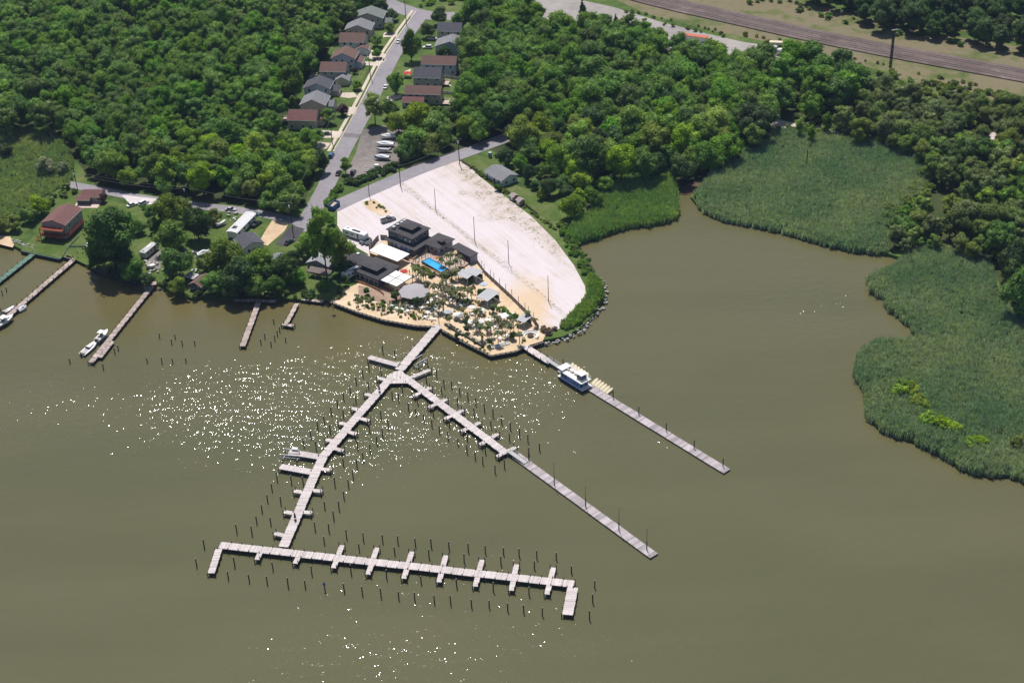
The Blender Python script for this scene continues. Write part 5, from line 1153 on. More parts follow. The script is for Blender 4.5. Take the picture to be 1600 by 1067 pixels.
def bar_building(name, label, front, zr, a, b, wall, roof=ROOF_CHAR, rise=.7, over=.7, top=.35, cat='building', floor=LZ):
    c = corner(front, LZ + zr, a, b); e = thing(name, label, cat, (c.x, c.y, LZ), ER)
    MB().box(0, 0, -.2, b - 2 * over, a - 2 * over, zr + .25).obj('wall', wall, e)
    hip(MB(), a, b, zr, rise, top).obj('roof', roof, e)
    return e, c
def cupola(e, front, z, a, b, wallh, rise=.5, host=None):
    c = corner(front, LZ + z, a, b); l = Matrix.Rotation(-ER, 3, 'Z') @ (c - Vector(e.location)); 
    cu = MB().box(l.x, l.y, z - wallh, b - 1.5, a - 1.5, wallh + .05).obj('cupola', M('cupola_wall_shade', (0.035, 0.04, 0.045)), e)  # near-black colour holds the shadow on the recessed walls under the cupola roof
    hip(MB(), a, b, z, rise, .3, cx=l.x, cy=l.y).obj('cupola_roof', ROOF_CHAR, cu); return cu
# main two-storey building
e, c = bar_building('beach_bar', 'two-storey charcoal beach bar with a stacked roof and rooftop air units', (648, 393), 3.4, 15.6, 11.6, W_DARK, rise=.35, over=1.0, top=.8)
BAR = e
c2 = corner((644.5, 374.5), LZ + 6.6, 13.4, 10.4); l = Matrix.Rotation(-ER, 3, 'Z') @ (c2 - Vector(e.location))
up = MB().box(l.x, l.y, 3.5, 9.2, 12.2, 3.15).obj('upper_storey', siding('slate_siding', (0.125, 0.125, 0.145)), e); hip(MB(), 13.4, 10.4, 6.6, .7, .45, cx=l.x, cy=l.y).obj('upper_roof', ROOF_CHAR, up)
cupola(e, (643.5, 360.5), 8.5, 7.2, 5.6, 1.4)
for i in range(4):
    window(e, l.x + 4.64, l.y - 4.6 + i * 3.0, 5.3, 0, 1.5, 1.2)
for i, y in enumerate((-2.4, 2.4)): window(e, l.x + (y * 1.0), l.y - 6.14, 5.3, -math.pi / 2, 1.2, 1.1)
for i in range(3): window(e, l.x - 4.64, l.y - 4 + i * 4, 5.3, math.pi, 1.0, 1.0)
for i in range(2):
    o = MB().tube((0, 0, 0), (0, -.12, 0), .45, n=12).obj('wall_fan', TRIM, e, (l.x - 4.65, l.y - 4.8 + i * 2.2, 5.0), R(90) * -1)
for i in range(5):
    o = MB().box(0, 0, 0, .06, 1.5, .95).obj('sign_board', [M('olive_sign', (0.25, 0.24, 0.06)), M('blue_board', (0.10, 0.22, 0.5), .4), M('pale_blue_board', (0.45, 0.55, 0.7)), M('blue_board'), M('blue_board')][i], e, (-5.85, 4.6 - i * 2.3, 2.5))
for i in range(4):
    MB().box(4.85, -6 + i * 3.6, 0.05, .1, 2.6, 2.6).obj('opening_shade_plate', M('opening_shade', (0.012, 0.013, 0.016), .3), e)  # solid plates on the wall; their near-black colour stands for shade inside
for i, (x, y) in enumerate(((615.5, 356), (622, 352.5), (628, 349), (632, 346))):
    p = G(x, y, LZ + 7.4); l2 = Matrix.Rotation(-ER, 3, 'Z') @ (p - Vector(e.location))
    u_ = MB().box(0, 0, 0, 1.3, 1.3, 1.0).obj('air_unit', M('air_unit_grey', (0.28, 0.31, 0.34), .5, metal=.2), e, (l2.x, l2.y, 7.0)); MB().tube((0, 0, 1.003), (0, 0, 1.08), .5, n=12).obj('fan_grille', M('air_unit_top', (0.5, 0.52, 0.54), .5), u_)
# pavilion by the pool with its long shed wing
e, c = bar_building('pool_bar', 'square pool bar pavilion with a small roof cupola', (686, 390), 3.5, 8.4, 9.4, W_LILAC, rise=.9, over=.8, top=.2)
cupola(e, (690.5, 379.5), 4.9, 2.6, 2.6, .8, .35)
for i in range(3): window(e, -2.6 + i * 2.6, -3.44, 1.9, -math.pi / 2, 1.5, 1.4); window(e, -3.94, -2 + i * 2.0, 1.9, math.pi, 1.2, 1.4)
p0, p1 = G(735, 402.5, LZ + 3.1), G(704, 386, LZ + 3.1); d = (p1 - p0); an = math.atan2(d.y, d.x); nn = Vector((-math.sin(an), math.cos(an), 0))
cc = p0.lerp(p1, .5) - nn * 1.9
e = thing('shed_wing', 'long dark shed roof running from the pool bar along the lot', 'shed', (cc.x, cc.y, LZ), an); L = d.length
MB().box(0, -1.2, -.1, L - .4, .25, 3.0).obj('back_wall', W_DARK, e); MB().box(-L / 2 + .3, 0, -.1, .25, 3.2, 3.0).obj('end_wall', W_LILAC, e)
mb = MB(); mb.add([(-L / 2, -2.0, 3.2), (L / 2, -2.0, 3.2), (L / 2, 1.9, 2.95), (-L / 2, 1.9, 2.95), (-L / 2, -2.0, 3.45), (L / 2, -2.0, 3.45), (L / 2, 1.9, 3.2), (-L / 2, 1.9, 3.2)], [(0, 3, 2, 1), (4, 5, 6, 7), (0, 1, 5, 4), (1, 2, 6, 5), (2, 3, 7, 6), (3, 0, 4, 7)]); mb.obj('roof', ROOF_CHAR, e)
for i in range(5): MB().box(-L / 2 + 1 + i * (L - 2) / 4, 1.6, 0, .2, .2, 3.0).obj('post', MAT_BEAMW, e)
# restaurant with cupola and white panelled awning
e, c = bar_building('restaurant', 'charcoal restaurant with a big roof cupola beside the white panelled awning', (591, 438.5), 3.5, 12.5, 12.0, siding('deep_grey_siding', (0.085, 0.09, 0.105)), rise=.6, over=.5, top=.6)
cupola(e, (588.5, 424.5), 5.5, 9.2, 5.6, 1.3)
for i in range(5): window(e, -5.54, -4.6 + i * 2.2, 1.7, math.pi, 1.5, 1.7)
p = corner((620, 448), LZ + 3.3, 8.7, 8.6); e = thing('panelled_awning', 'square awning of four white roof panels on dark posts', 'awning', (p.x, p.y, LZ), ER)
fr = MB(); [fr.box(x, 0, 3.0, .18, 8.7, .2) for x in (-4.25, 0, 4.25)]; [fr.box(0, y, 3.003, 8.7, .18, .19) for y in (-4.25, 0, 4.25)]; fr.obj('frame', M('dark_metal', (0.05, 0.05, 0.055), .5), e)
for x in (-2.13, 2.13):
    for y in (-2.13, 2.13): MB().box(x, y, 3.205, 3.92, 3.92, .08).obj('panel', M('white_awning_panel', (0.80, 0.80, 0.80), .5, .03), e)
for x in (-4.2, 0, 4.2):
    for y in (-4.2, 4.2): MB().box(x, y, -.1, .16, .16, 3.1).obj('post', M('dark_metal'), e)
MB().box(-4.2, 0, 0, .1, 8.2, 1.1).obj('half_wall', M('brown_half_wall', (0.11, 0.07, 0.05)), e); MB().box(0, -4.2, 0, 8.2, .1, 1.0).obj('half_wall', M('brown_half_wall'), e)
# white canopy tent
p = corner((621, 408.5), LZ + 3.2, 14.2, 6.8); e = thing('canopy_tent', 'large white flat canopy between the two charcoal buildings', 'canopy', (p.x, p.y, LZ), ER)
MB().loft([[(-3.4, -7.1, 3.0), (3.4, -7.1, 3.0), (3.4, 7.1, 3.0), (-3.4, 7.1, 3.0)], [(-3.4, -7.1, 3.2), (3.4, -7.1, 3.2), (3.4, 7.1, 3.2), (-3.4, 7.1, 3.2)], [(-.2, -5, 3.55), (.2, -5, 3.55), (.2, 5, 3.55), (-.2, 5, 3.55)]]).obj('canopy', M('white_canvas', (0.80, 0.795, 0.79), .7, .03), e)
for y in (-6.9, -2.3, 2.3, 6.9):
    for x in (-3.2, 3.2): MB().box(x, y, -.1, .14, .14, 3.1).obj('post', M('dark_metal'), e)
MB().box(3.3, 0, 0, .12, 13, 1.2).obj('counter', M('brown_half_wall'), e); MB().box(-3.3, 0, 0, .1, 13.8, 2.2).obj('side_wall', M('brown_slats', (0.16, 0.12, 0.11)), e)
# low dark building behind
p = G(558, 402, LZ + 3.6); e = thing('kitchen_building', 'low dark gabled building partly under the tall tree', 'building', (p.x, p.y, LZ), ER); gable(e, 7.5, 9.5, 2.7, 1.1, 'y', W_DARK, ROOF_CHAR, storeys=1)
MB().box(1.6, 1, 3.2, 1.0, 1.0, 1.1).obj('roof_hood', TRIM, e)
# octagonal gazebo
p = G(647, 454, LZ + 3.2); e = thing('gazebo', 'broad octagonal gazebo with a pale grey roof', 'gazebo', (p.x, p.y, LZ), R(20)); rings = []
for r_, z in ((5.6, 2.75), (5.6, 2.95), (.3, 3.75)): rings.append([(r_ * math.cos(R(45 * i + 22.5)), r_ * math.sin(R(45 * i + 22.5)), z) for i in range(8)])
MB().loft(rings).obj('roof', M('pale_grey_roof', (0.34, 0.32, 0.34), .8, .1), e)
for i in range(8): MB().tube((5 * math.cos(R(45 * i + 22.5)), 5 * math.sin(R(45 * i + 22.5)), 0), (5 * math.cos(R(45 * i + 22.5)), 5 * math.sin(R(45 * i + 22.5)), 2.8), .12, n=6).obj('post', MAT_BEAMW, e)
MB().tube((0, 0, 0), (0, 0, 1.1), 2.2, 2.2, 12).obj('bar_counter', M('brown_half_wall'), e)
# cabanas with pale metal roofs
def cabana(label, px, a, b, z=3.0, slope=.35):
    p = corner(px, LZ + z, a, b); e = thing('cabana', label, 'cabana', (p.x, p.y, LZ), ER); mb = MB(); x, y = b / 2, a / 2
    mb.add([(-x, -y, z - slope), (x, -y, z), (x, y, z), (-x, y, z - slope), (-x, -y, z - slope + .14), (x, -y, z + .14), (x, y, z + .14), (-x, y, z - slope + .14)], [(0, 3, 2, 1), (4, 5, 6, 7), (0, 1, 5, 4), (1, 2, 6, 5), (2, 3, 7, 6), (3, 0, 4, 7)])
    mb.obj('roof', M('pale_metal_roof', (0.40, 0.40, 0.425), .5, .08), e)
    for i in range(1, 5): MB().beam((-x, -y + a * i / 5, z - slope + .145), (x, -y + a * i / 5, z + .145), .06, .05).obj('roof_seam', M('grey_rib', (0.42, 0.42, 0.45)), e)
    for sx in (-1, 1):
        for sy in (-1, 1): MB().box(sx * (x - .25), sy * (y - .25), -.05, .16, .16, z - .2).obj('post', M('pale_post', (0.5, 0.5, 0.5)), e)
    MB().box(x - .2, 0, 0, .1, a - .6, 1.9).obj('back_wall', M('dark_screen', (0.06, 0.06, 0.07)), e)
    MB().box(0, 0, .02, b - 1, a - 1, .4).obj('bench', M('beige_cushion', (0.45, 0.38, 0.3)), e)
cabana('pale-roofed cabana beside the pool terrace, nearer the pool', (730, 435), 5.6, 4.2)
cabana('pale-roofed cabana beside the pool terrace, nearer the lot', (744, 431), 6.0, 4.0, 3.3)
cabana('large pale-roofed cabana halfway down the patio fence', (761.5, 470), 5.2, 7.0, 3.2)
cabana('small bluish-roofed cabana at the lower end of the patio fence', (819, 503.5), 3.6, 4.4, 3.0)

# raised pool terrace and pool
def poly_thing(name, label, cat, pts, z): 
    q = [G(x, y, z) for x, y in pts]; c = sum(q, Vector()) / len(q); e = thing(name, label, cat, (c.x, c.y, LZ)); return e, [(p.x - c.x, p.y - c.y) for p in q]
TZ = .75
e, q = poly_thing('pool_terrace', 'raised pool terrace with an orange timber edge', 'terrace', [(642, 410), (653, 402), (668, 395), (700, 392), (733, 410), (724, 417), (687, 430)], LZ + TZ)
MB().prism(q, -.1, TZ).obj('floor', deck_mat('terrace_boards', (0.44, 0.36, 0.30), .3, .3), e)
for i, j in ((6, 0), (0, 1), (5, 6)):
    a, b = Vector((*q[i], TZ)), Vector((*q[j], TZ)); mb = MB(); mb.beam(a + Vector((0, 0, .9)), b + Vector((0, 0, .9)), .22, .12); n = int((b - a).length / 1.3)
    for k in range(n + 1): p = a.lerp(b, k / n); mb.box(p.x, p.y, TZ, .12, .12, .9)
    mb.obj('railing', WOODTAN, e)
    MB().beam(a - Vector((0, 0, TZ + .1)), b - Vector((0, 0, TZ + .1)), .1, TZ + .05).obj('skirt_board', M('terrace_skirt', (0.2, 0.15, 0.12)), e)
PZ = 1.75
pp = [Vector(G(x, y, LZ + PZ)) for x, y in ((660.5, 408), (670.5, 402.5), (699.5, 419.5), (687.5, 425.5))]
c = sum(pp, Vector()) / 4; d = pp[2] - pp[1]; an = math.atan2(d.y, d.x); pl, pw = d.length, (pp[1] - pp[0]).length
e = thing('swimming_pool', 'bright blue raised swimming pool with sides coloured dark as shade', 'swimming pool', (c.x, c.y, LZ), an)
mb = MB()
for s in (-1, 1):
    mb.box(0, s * pw / 2, TZ - .02, pl + .3, .3, PZ - TZ); mb.box(s * pl / 2, 0, TZ - .02, .3, pw - .3, PZ - TZ)
mb.obj('basin_wall', M('pool_wall_shade', (0.03, 0.045, 0.07), .5), e); MB().box(0, 0, TZ, pl - .3, pw - .3, .12).obj('basin_floor', M('pool_floor', (0.10, 0.48, 0.80), .5, .05), e)  # dark wall colour: the shade on the near side is painted in
k = NT('pool_water'); g_ = k.n('ShaderNodeNewGeometry'); k.bsdf((0.045, 0.42, 0.78), .08, .5, 0, k.bump(k.noise(g_.outputs['Position'], 2.0, 2), .3, .1))
MB().box(0, 0, PZ - .25, pl - .3, pw - .3, .12).obj('water', k.m, e)
for i in range(3): MB().box(-pl / 2 + 1.0 + i * .9, 0, PZ - .125, .12, pw - .4, .05).obj('step_edge', M('pool_line', (0.02, 0.16, 0.38), .5), e)
mb = MB(); mb.box(0, pw / 2, PZ - .02, pl + .4, .4, .06); mb.box(pl / 2, 0, PZ - .017, .4, pw, .06); mb.obj('coping', M('blue_coping', (0.05, 0.2, 0.45), .5), e)
mb = MB(); [mb.box(-pl / 2 - .4 - .3 * i, 0, TZ, .3, pw * .8, PZ - TZ - .3 - .2 * i) for i in range(3)]; mb.obj('stairs', M('pale_stairs', (0.55, 0.55, 0.6)), e)

# bulkhead round the patio and the lawn
def bulkhead(label, pts, z=LZ + .15, wall=M('bulkhead_timber', (0.035, 0.036, 0.034), .9), post_h=.75, step=1.6, cap=None):
    P = [G(x, y, LZ) for x, y in pts]; e = thing('bulkhead', label, 'bulkhead', (P[0].x, P[0].y, 0)); o = Vector((P[0].x, P[0].y, 0)); w_, cp, ps = MB(), MB(), MB()
    for a, b in zip(P, P[1:]):
        a, b = a - o, b - o; a.z = b.z = 0; w_.beam(a - Vector((0, 0, 1.5)), b - Vector((0, 0, 1.5)), .3, z + 1.5); cp.beam(a + Vector((0, 0, z + .003)), b + Vector((0, 0, z + .003)), .5, .08)
        n = max(1, int((b - a).length / step))
        for i in range(n): p = a.lerp(b, i / n); ps.tube(p + Vector((0, -.25, -1.5)), p + Vector((0, -.25, z + post_h)), .12, n=6)
    w_.obj('wall', wall, e); cp.obj('cap_board', cap or M('cap_timber', (0.16, 0.14, 0.12)), e); tag(ps.obj('post_row', MAT_PILE, e), kind='stuff')
bulkhead('dark timber bulkhead with posts along the left side of the sand patio', [(514, 472), (560, 489.5), (600, 501.5), (650, 510.5), (680, 511.5)])
bulkhead('dark timber bulkhead with posts along the pointed right side of the patio', [(690, 517), (728, 537.5), (767, 557), (806, 550), (817, 544.5)])
bulkhead('short dark bulkhead beside the fire pit at the right end of the patio', [(826, 543), (850, 535)])
bulkhead('green-topped bulkhead in front of the lawn of the red-decked house', [(33, 392.5), (60, 398.5), (93, 405.5), (100, 400)], post_h=.1, cap=M('green_cap', (0.06, 0.12, 0.09)))
bulkhead('low dark bulkhead under the huge dark tree', [(100, 402), (118, 407)], post_h=.1)
bulkhead('timber bulkhead under the trees right of the long pier', [(140, 418), (165, 429), (213, 442)], post_h=.1)
# ------------------------------------------------------------------ fences, poles, wires
def fence(label, pts, h=1.7, mat=None, post=2.4, tall=None, z=LZ):
    P = [G(x, y, z) for x, y in pts]; o = Vector((P[0].x, P[0].y, z)); e = thing('fence', label, 'fence', o)
    for a, b in zip(P, P[1:]):
        d = b - a; n = max(1, round(d.length / post)); an = math.atan2(d.y, d.x); l = d.length / n
        me = MB().box(0, 0, .06, l - .12, .06, h - .06).mesh('panel', mat or WOODGREY); pm = MB().box(0, 0, -.2, .13, .13, h + .3).mesh('post', MAT_BEAMW)
        for i in range(n):
            c = a.lerp(b, (i + .5) / n) - o; inst(me, 'panel', e, c, an); c = a.lerp(b, i / n) - o; pp_ = inst(pm, 'post', e, c, an)
            if tall and i % tall == 0: pp_.scale.z = 2.3
    return e
fence('grey board fence between the sand patio and the shell lot', [(746, 412), (757, 428), (772, 442), (800, 468), (826, 494), (842, 514)], 1.7, tall=2)
fence('grey board fence with gates left of the main bar building', [(577, 392), (588, 378), (592, 374)], 2.0)
fence('grey board fence panel beside the main bar building', [(595, 374), (606, 375)], 2.0)
fence('white-topped garden fence behind the long brown-roofed house', [(690, 121), (722, 126)], 1.5, M('white_fence', (0.6, 0.58, 0.55)))
fence('white-topped garden fence between the two rear gardens', [(692, 147), (714, 149)], 1.5, M('white_fence'))
fence('white-topped garden fence below the nearest rear garden', [(692, 172), (710, 174)], 1.5, M('white_fence'))
fence('low fence between the shell lot and the lawn', [(722, 254), (745, 268), (770, 286), (800, 306), (840, 336)], 1.0, M('rusty_mesh', (0.2, 0.16, 0.11)))
fence('low grey garden wall across the lawn of the red-decked house', [(98, 402), (108, 386), (124, 370)], .6, M('grey_wall', (0.34, 0.35, 0.37)))
fence('low grey garden wall beside the head of the long pinkish pier', [(108, 386), (134, 386)], .6, M('grey_wall'))
fence('guard rail along the side road', [(634, 264), (676, 250), (712, 237)], .45, M('dark_rail', (0.2, 0.19, 0.18)))
fence('wooden guard rail with orange top beside the restaurant', [(555, 440), (578, 448), (592, 455), (600, 462)], 1.0, WOODTAN, 1.8)

MAT_POLE = M('pole_timber', (0.055, 0.047, 0.042), .9, .25)
WIRE_AT = {}
def utility_pole(label, foot, topy, arm=True, can=False, key=None, lean=0.0, r=.19, name='utility_pole', arm_dir=R(-5)):
    p = G(*foot); h = (foot[1] - topy) * mpp(p) / math.cos(TH - math.atan((533.5 - foot[1]) / FOC))
    e = thing(name, label, 'pole', p, arm_dir); MB().tube((0, 0, -.3), (0, 0, h), r, r * .72, 8).obj('shaft', MAT_POLE, e)
    if arm: MB().box(0, .16, h - .9, 2.4, .12, .14).obj('crossarm', MAT_POLE, e); [MB().tube((x, .16, h - .76), (x, .16, h - .55), .06, n=6).obj('insulator', TRIM, e) for x in (-1.05, -.5, .5, 1.05)]
    if can: MB().tube((0, -.5, h - 2.4), (0, -.5, h - 1.3), .3, n=10).obj('transformer', M('pale_transformer', (0.6, 0.62, 0.62), .4), e)
    if key: WIRE_AT[key] = Vector((p.x, p.y, LZ + h - .6))
    return e
utility_pole('utility pole at the far end of the street', (635, 39), -4, key='a')
utility_pole('utility pole in front of the middle houses', (579, 122), 78, key='b')
utility_pole('utility pole beside the driveway of the nearest left-row house', (519.5, 225), 186, key='c')
utility_pole('tall utility pole with crossarm and transformer at the lane corner', (457.5, 361), 316, can=True, key='d', arm_dir=R(-20))
utility_pole('utility pole with white transformer in the wood edge', (292, 318), 290, can=True, key='e')
utility_pole('utility pole at the left end of the lane', (121, 296), 266, can=True, key='f')
utility_pole('utility pole with transformer where the side road passes the lawn', (718, 257), 216, can=True, key='g')
utility_pole('lamp pole beside the boat yard road', (626, 292), 258, arm=False, key='h')
utility_pole('lamp pole near the street entrance of the shell lot', (577, 306), 270, arm=False, r=.14)
for i, (x, y, t, lab) in enumerate(((681, 329, 296, 'second'), (742, 378, 339, 'third'), (795, 412, 376, 'fourth'), (857, 471, 431, 'nearest'))):
    utility_pole('thin wooden pole in the middle of the shell lot, %s from the street' % lab, (x, y), t, arm=False, r=.13, name='lot_pole')
utility_pole('pole rising from the patio corner beside the marina pier', (686, 505), 488, arm=False, r=.13, name='lot_pole')
utility_pole('dead bare trunk standing in the reed marsh', (1260, 262), 234, arm=False, r=.22, name='dead_trunk')
utility_pole('dead bare trunk at the edge of the right-hand wood', (1500, 292), 262, arm=False, r=.25, name='dead_trunk')
def wire(label, a, b, sag=1.0, off=(0, 0, 0)):
    a, b = a + Vector(off), b + Vector(off); mb = MB(); pts = [a.lerp(b, t / 10) - Vector((0, 0, sag * 4 * (t / 10) * (1 - t / 10))) for t in range(11)]
    for p, q in zip(pts, pts[1:]): mb.tube(p - a, q - a, .03, n=4)
    o = mb.obj('overhead_wire', M('wire', (0.30, 0.30, 0.31), .5), None, a); return tag(o, label, 'wire')
for i, (k1, k2, lab) in enumerate((('a', 'b', 'upper overhead wire along the far half of the street'), ('b', 'c', 'upper overhead wire along the near half of the street'), ('c', 'd', 'overhead wire from the near driveway pole to the lane corner'), ('d', 'e', 'overhead wire along the lane, right span'), ('e', 'f', 'overhead wire along the lane, left span'), ('h', 'g', 'overhead wire beside the side road'))):
    wire(lab, WIRE_AT[k1], WIRE_AT[k2], 1.2)
wire('lower overhead wire along the near half of the street', WIRE_AT['b'], WIRE_AT['c'], 1.4, (.5, 0, -1.2))
wire('lower overhead wire along the lane, left span', WIRE_AT['e'], WIRE_AT['f'], 1.4, (.3, 0, -1.2))
# lattice light mast by the railway
p = G(1391, 106); h = 56 * mpp(p) / math.cos(R(23)); e = thing('light_mast', 'tall dark lattice light mast beside the railway tracks', 'mast', p, R(15)); dm = M('dark_metal', (0.05, 0.05, 0.055), .5)
for x in (-1, 1):
    for y in (-1, 1): MB().tube((x * .42, y * .42, -.2), (x * .3, y * .3, h), .15, .13, 6).obj('leg', dm, e)
mb = MB()
for i in range(14):
    z0, z1 = h * i / 14, h * (i + 1) / 14; s0, s1 = .42 - .12 * i / 14, .42 - .12 * (i + 1) / 14; f = 1 if i % 2 else -1
    for (ax, ay, bx, by) in ((-1, -1, 1, -1), (1, -1, 1, 1), (1, 1, -1, 1), (-1, 1, -1, -1)):
        if f < 0: ax, ay, bx, by = bx, by, ax, ay
        mb.tube((ax * s0, ay * s0, z0), (bx * s1, by * s1, z1), .1, n=5)
mb.obj('lattice', dm, e); hd = MB().box(0, 0, h, 2.6, 1.4, .25).obj('lamp_platform', dm, e)
for x in (-1, 0, 1): MB().box(x, -.6, h + .253, .6, .5, .5).obj('floodlight', M('lamp_grey', (0.5, 0.5, 0.5), .4), hd)

# ------------------------------------------------------------------ vehicles
TYRE = M('tyre', (0.015, 0.015, 0.016), .9); RIM = M('rim', (0.4, 0.4, 0.42), .35, metal=.6); CGLASS = M('car_glass', (0.012, 0.015, 0.02), .08, .05, spec=.6); LIGHTM = M('headlight', (0.75, 0.75, 0.7), .2); REDL = M('tail_light', (0.35, 0.01, 0.01), .3)
def wheel(e, x, y, r=.34):
    t = MB().tube((0, -.12, 0), (0, .12, 0), r, n=14).obj('wheel', TYRE, e, (x, y, r)); MB().tube((0, -.13, 0), (0, .13, 0), r * .6, n=10).obj('rim', RIM, t)
def car(label, px, heading, paint, kind='sedan', s=1.0, name='parked_car', cat='car'):
    p = G(*px); e = thing(name, label, cat, p, heading); e.scale = (s, s, s); L, W_ = (4.7, .92) if kind != 'pickup' else (5.5, .98)
    hb = {'sedan': .82, 'suv': .98, 'pickup': 1.0}[kind]
    rings = []
    for x, w_, z0, z1 in ((-L / 2, .8, .42, hb - .12), (-L / 2 + .25, .95, .28, hb), (-.9, 1, .24, hb + .05), (.8, 1, .24, hb + .03), (L / 2 - .8, .97, .26, hb - .08), (L / 2 - .15, .88, .32, hb - .22), (L / 2, .72, .42, hb - .36)):
        w_ *= W_; rings.append([(x, -w_ * .9, z0), (x, w_ * .9, z0), (x, w_, z0 + .2), (x, w_ * .97, z1 - .08), (x, w_ * .86, z1), (x, -w_ * .86, z1), (x, -w_ * .97, z1 - .08), (x, -w_, z0 + .2)])
    b = MB().loft(rings); b.obj('body', paint, e)
    x0, x1, xt0, xt1, zt = {'sedan': (-1.75, 1.05, -1.1, .25, 1.42), 'suv': (-2.15, 1.15, -1.95, .35, 1.75), 'pickup': (-.6, 1.4, -.45, .65, 1.8)}[kind]; wb, wt = W_ * .86, W_ * .7
    MB().loft([[(x0, -wb, hb - .02), (x1, -wb, hb - .02), (x1, wb, hb - .02), (x0, wb, hb - .02)], [(xt0, -wt, zt), (xt1, -wt, zt), (xt1, wt, zt), (xt0, wt, zt)]]).obj('windows', CGLASS, e)
    MB().loft([[(xt0 - .04, -wt - .03, zt - .02), (xt1 + .04, -wt - .03, zt - .02), (xt1 + .04, wt + .03, zt - .02), (xt0 - .04, wt + .03, zt - .02)], [(xt0 + .1, -wt + .08, zt + .07), (xt1 - .1, -wt + .08, zt + .07), (xt1 - .1, wt - .08, zt + .07), (xt0 + .1, wt - .08, zt + .07)]]).obj('roof', paint, e)
    if kind == 'pickup':
        MB().box(-1.72, 0, hb + .02, 1.9, 1.5, .03).obj('bed_floor', M('bed_black', (0.03, 0.03, 0.03)), e)
        for y in (-1, 1): MB().box(-1.7, y * .86, hb - .03, 2.1, .14, .3).obj('bed_side', paint, e)
        MB().box(-2.7, 0, hb - .03, .1, 1.8, .3).obj('tailgate', paint, e)
    for x in (-L * .3, L * .31):
        for y in (-W_ * .9, W_ * .9): wheel(e, x, y)
    for y in (-.6, .6):
        MB().box(L / 2 - .1, y, hb - .36, .12, .36, .16).obj('headlight', LIGHTM, e); MB().box(-L / 2 + .02, y, hb - .28, .1, .3, .2).obj('tail_light', REDL, e)
    return e
def paint(n, c): return M('paint_' + n, c, .25, .03, spec=.6)
P_W, P_BL, P_DG, P_SIL, P_BK, P_GR = paint('white', (0.75, 0.75, 0.75)), paint('blue', (0.04, 0.14, 0.30)), paint('dark_green', (0.015, 0.035, 0.03)), paint('silver', (0.42, 0.44, 0.46)), paint('black', (0.015, 0.015, 0.018)), paint('grey', (0.13, 0.14, 0.16))
ST = R(80)
car('blue car parked on the left kerb of the street', (518, 245), ST, P_BL, 'suv')
car('white-roofed car parked in the street beside the tall tree', (623, 66), ST, P_W)
car('dark car with silver roof on the concrete driveway', (509, 211), R(175), P_GR)
car('white car half hidden behind the oval street tree', (603, 137), ST, P_W)
car('white car on the left of the lane parking apron', (207, 321.5), R(40), P_W)
car('white station wagon right beside the walkway on the lane apron', (225, 319), R(52), P_W, 'suv')
car('pale car in the tree shade beside the lane', (361, 329), R(-5), P_SIL)
car('dark green pickup beside the trailer home', (401, 352), R(58), P_DG, 'pickup', name='pickup_truck', cat='pickup truck')
car('blue-green car beside the lane above the pickup', (399, 337), R(10), paint('teal', (0.10, 0.2, 0.24)))
car('dark car at the lower end of the black driveway', (452, 380), R(55), P_DG)
car('grey pickup with silver cab on the shell lot behind the bar', (607, 345.5), R(30), paint('slate', (0.16, 0.17, 0.18)), 'pickup', 1.12, 'pickup_truck', 'pickup truck')
car('black car in the shade of the thin street tree', (529, 272), ST, P_BK)
car('dark blue car behind the thin street tree', (552, 271), ST, P_GR, 'suv')
car('white car in front of the second right-hand house', (675, 62), R(170), P_W)
car('white car in the driveway of the long brown-roofed house', (668, 76), R(170), P_W, 'suv')
# camper van, trailers, dumpster
def box_trailer(name, label, cat, px, heading, l, w_, h, mat, roofmat=None, dark=0):
    p = G(*px); e = thing(name, label, cat, p, heading); rings = []
    for z, s in ((.7, 1.0), (h - .25, 1.0), (h, .93)): rings.append([(-l / 2 * s, -w_ / 2 * s, z), (l / 2 * s, -w_ / 2 * s, z), (l / 2 * s, w_ / 2 * s, z), (-l / 2 * s, w_ / 2 * s, z)])
    MB().loft(rings).obj('body', mat, e); MB().box(0, 0, .4, l * .96, w_ * .8, .28).obj('chassis', dm, e)
    for x in (-l * .28, -l * .16, l * .3):
        for y in (-w_ * .45, w_ * .45): wheel(e, x, y, .42)
    MB().box(l * .05, 0, h + .003, l * .35, w_ * .3, .22).obj('roof_unit', roofmat or M('roof_unit_black', (0.03, 0.03, 0.035)), e)
    MB().box(-l * .36, w_ * .1, h + .003, .7, .7, .2).obj('roof_vent', M('air_unit_grey', (0.28, 0.31, 0.34), .5, metal=.2), e)
    MB().box(l * .2, -w_ / 2 - .02, .8, .8, .05, 1.8).obj('door', GLASS, e)
    for i in range(2): MB().box(-l * .3 + i * l * .25, -w_ / 2 - .02, 1.7, .9, .05, .6).obj('window', GLASS, e)
    return e
box_trailer('food_trailer', 'long white trailer with dark roof unit behind the tall tree', 'trailer', (556, 372), R(-35), 10.5, 2.6, 3.2, M('white_gelcoat', (0.74, 0.74, 0.74), .4, .04))
box_trailer('food_trailer', 'white trailer parked against the left wall of the restaurant', 'trailer', (550, 432), R(42), 7.5, 2.5, 2.9, M('white_gelcoat'), M('air_unit_grey'))
box_trailer('camper_van', 'grey and white camper van on the shore lawn', 'camper', (234, 397), R(66), 8.5, 2.8, 3.0, M('camper_grey', (0.46, 0.47, 0.47), .5, .08), M('white_gelcoat'))
p = G(522, 325); e = thing('dumpster', 'blue steel dumpster full of debris by the lot entrance', 'dumpster', p, R(62)); mb = MB()
for s in (-1, 1): mb.box(0, s * 1.2, .2, 5.0, .14, 1.9); mb.box(s * 2.5, 0, .2, .14, 2.26, 1.9)
mb.box(0, 0, .1, 4.9, 2.3, .1)
for s in (-1, 1): [mb.box(-2.2 + i * .88, s * 1.32, .2, .12, .1, 1.8) for i in range(6)]
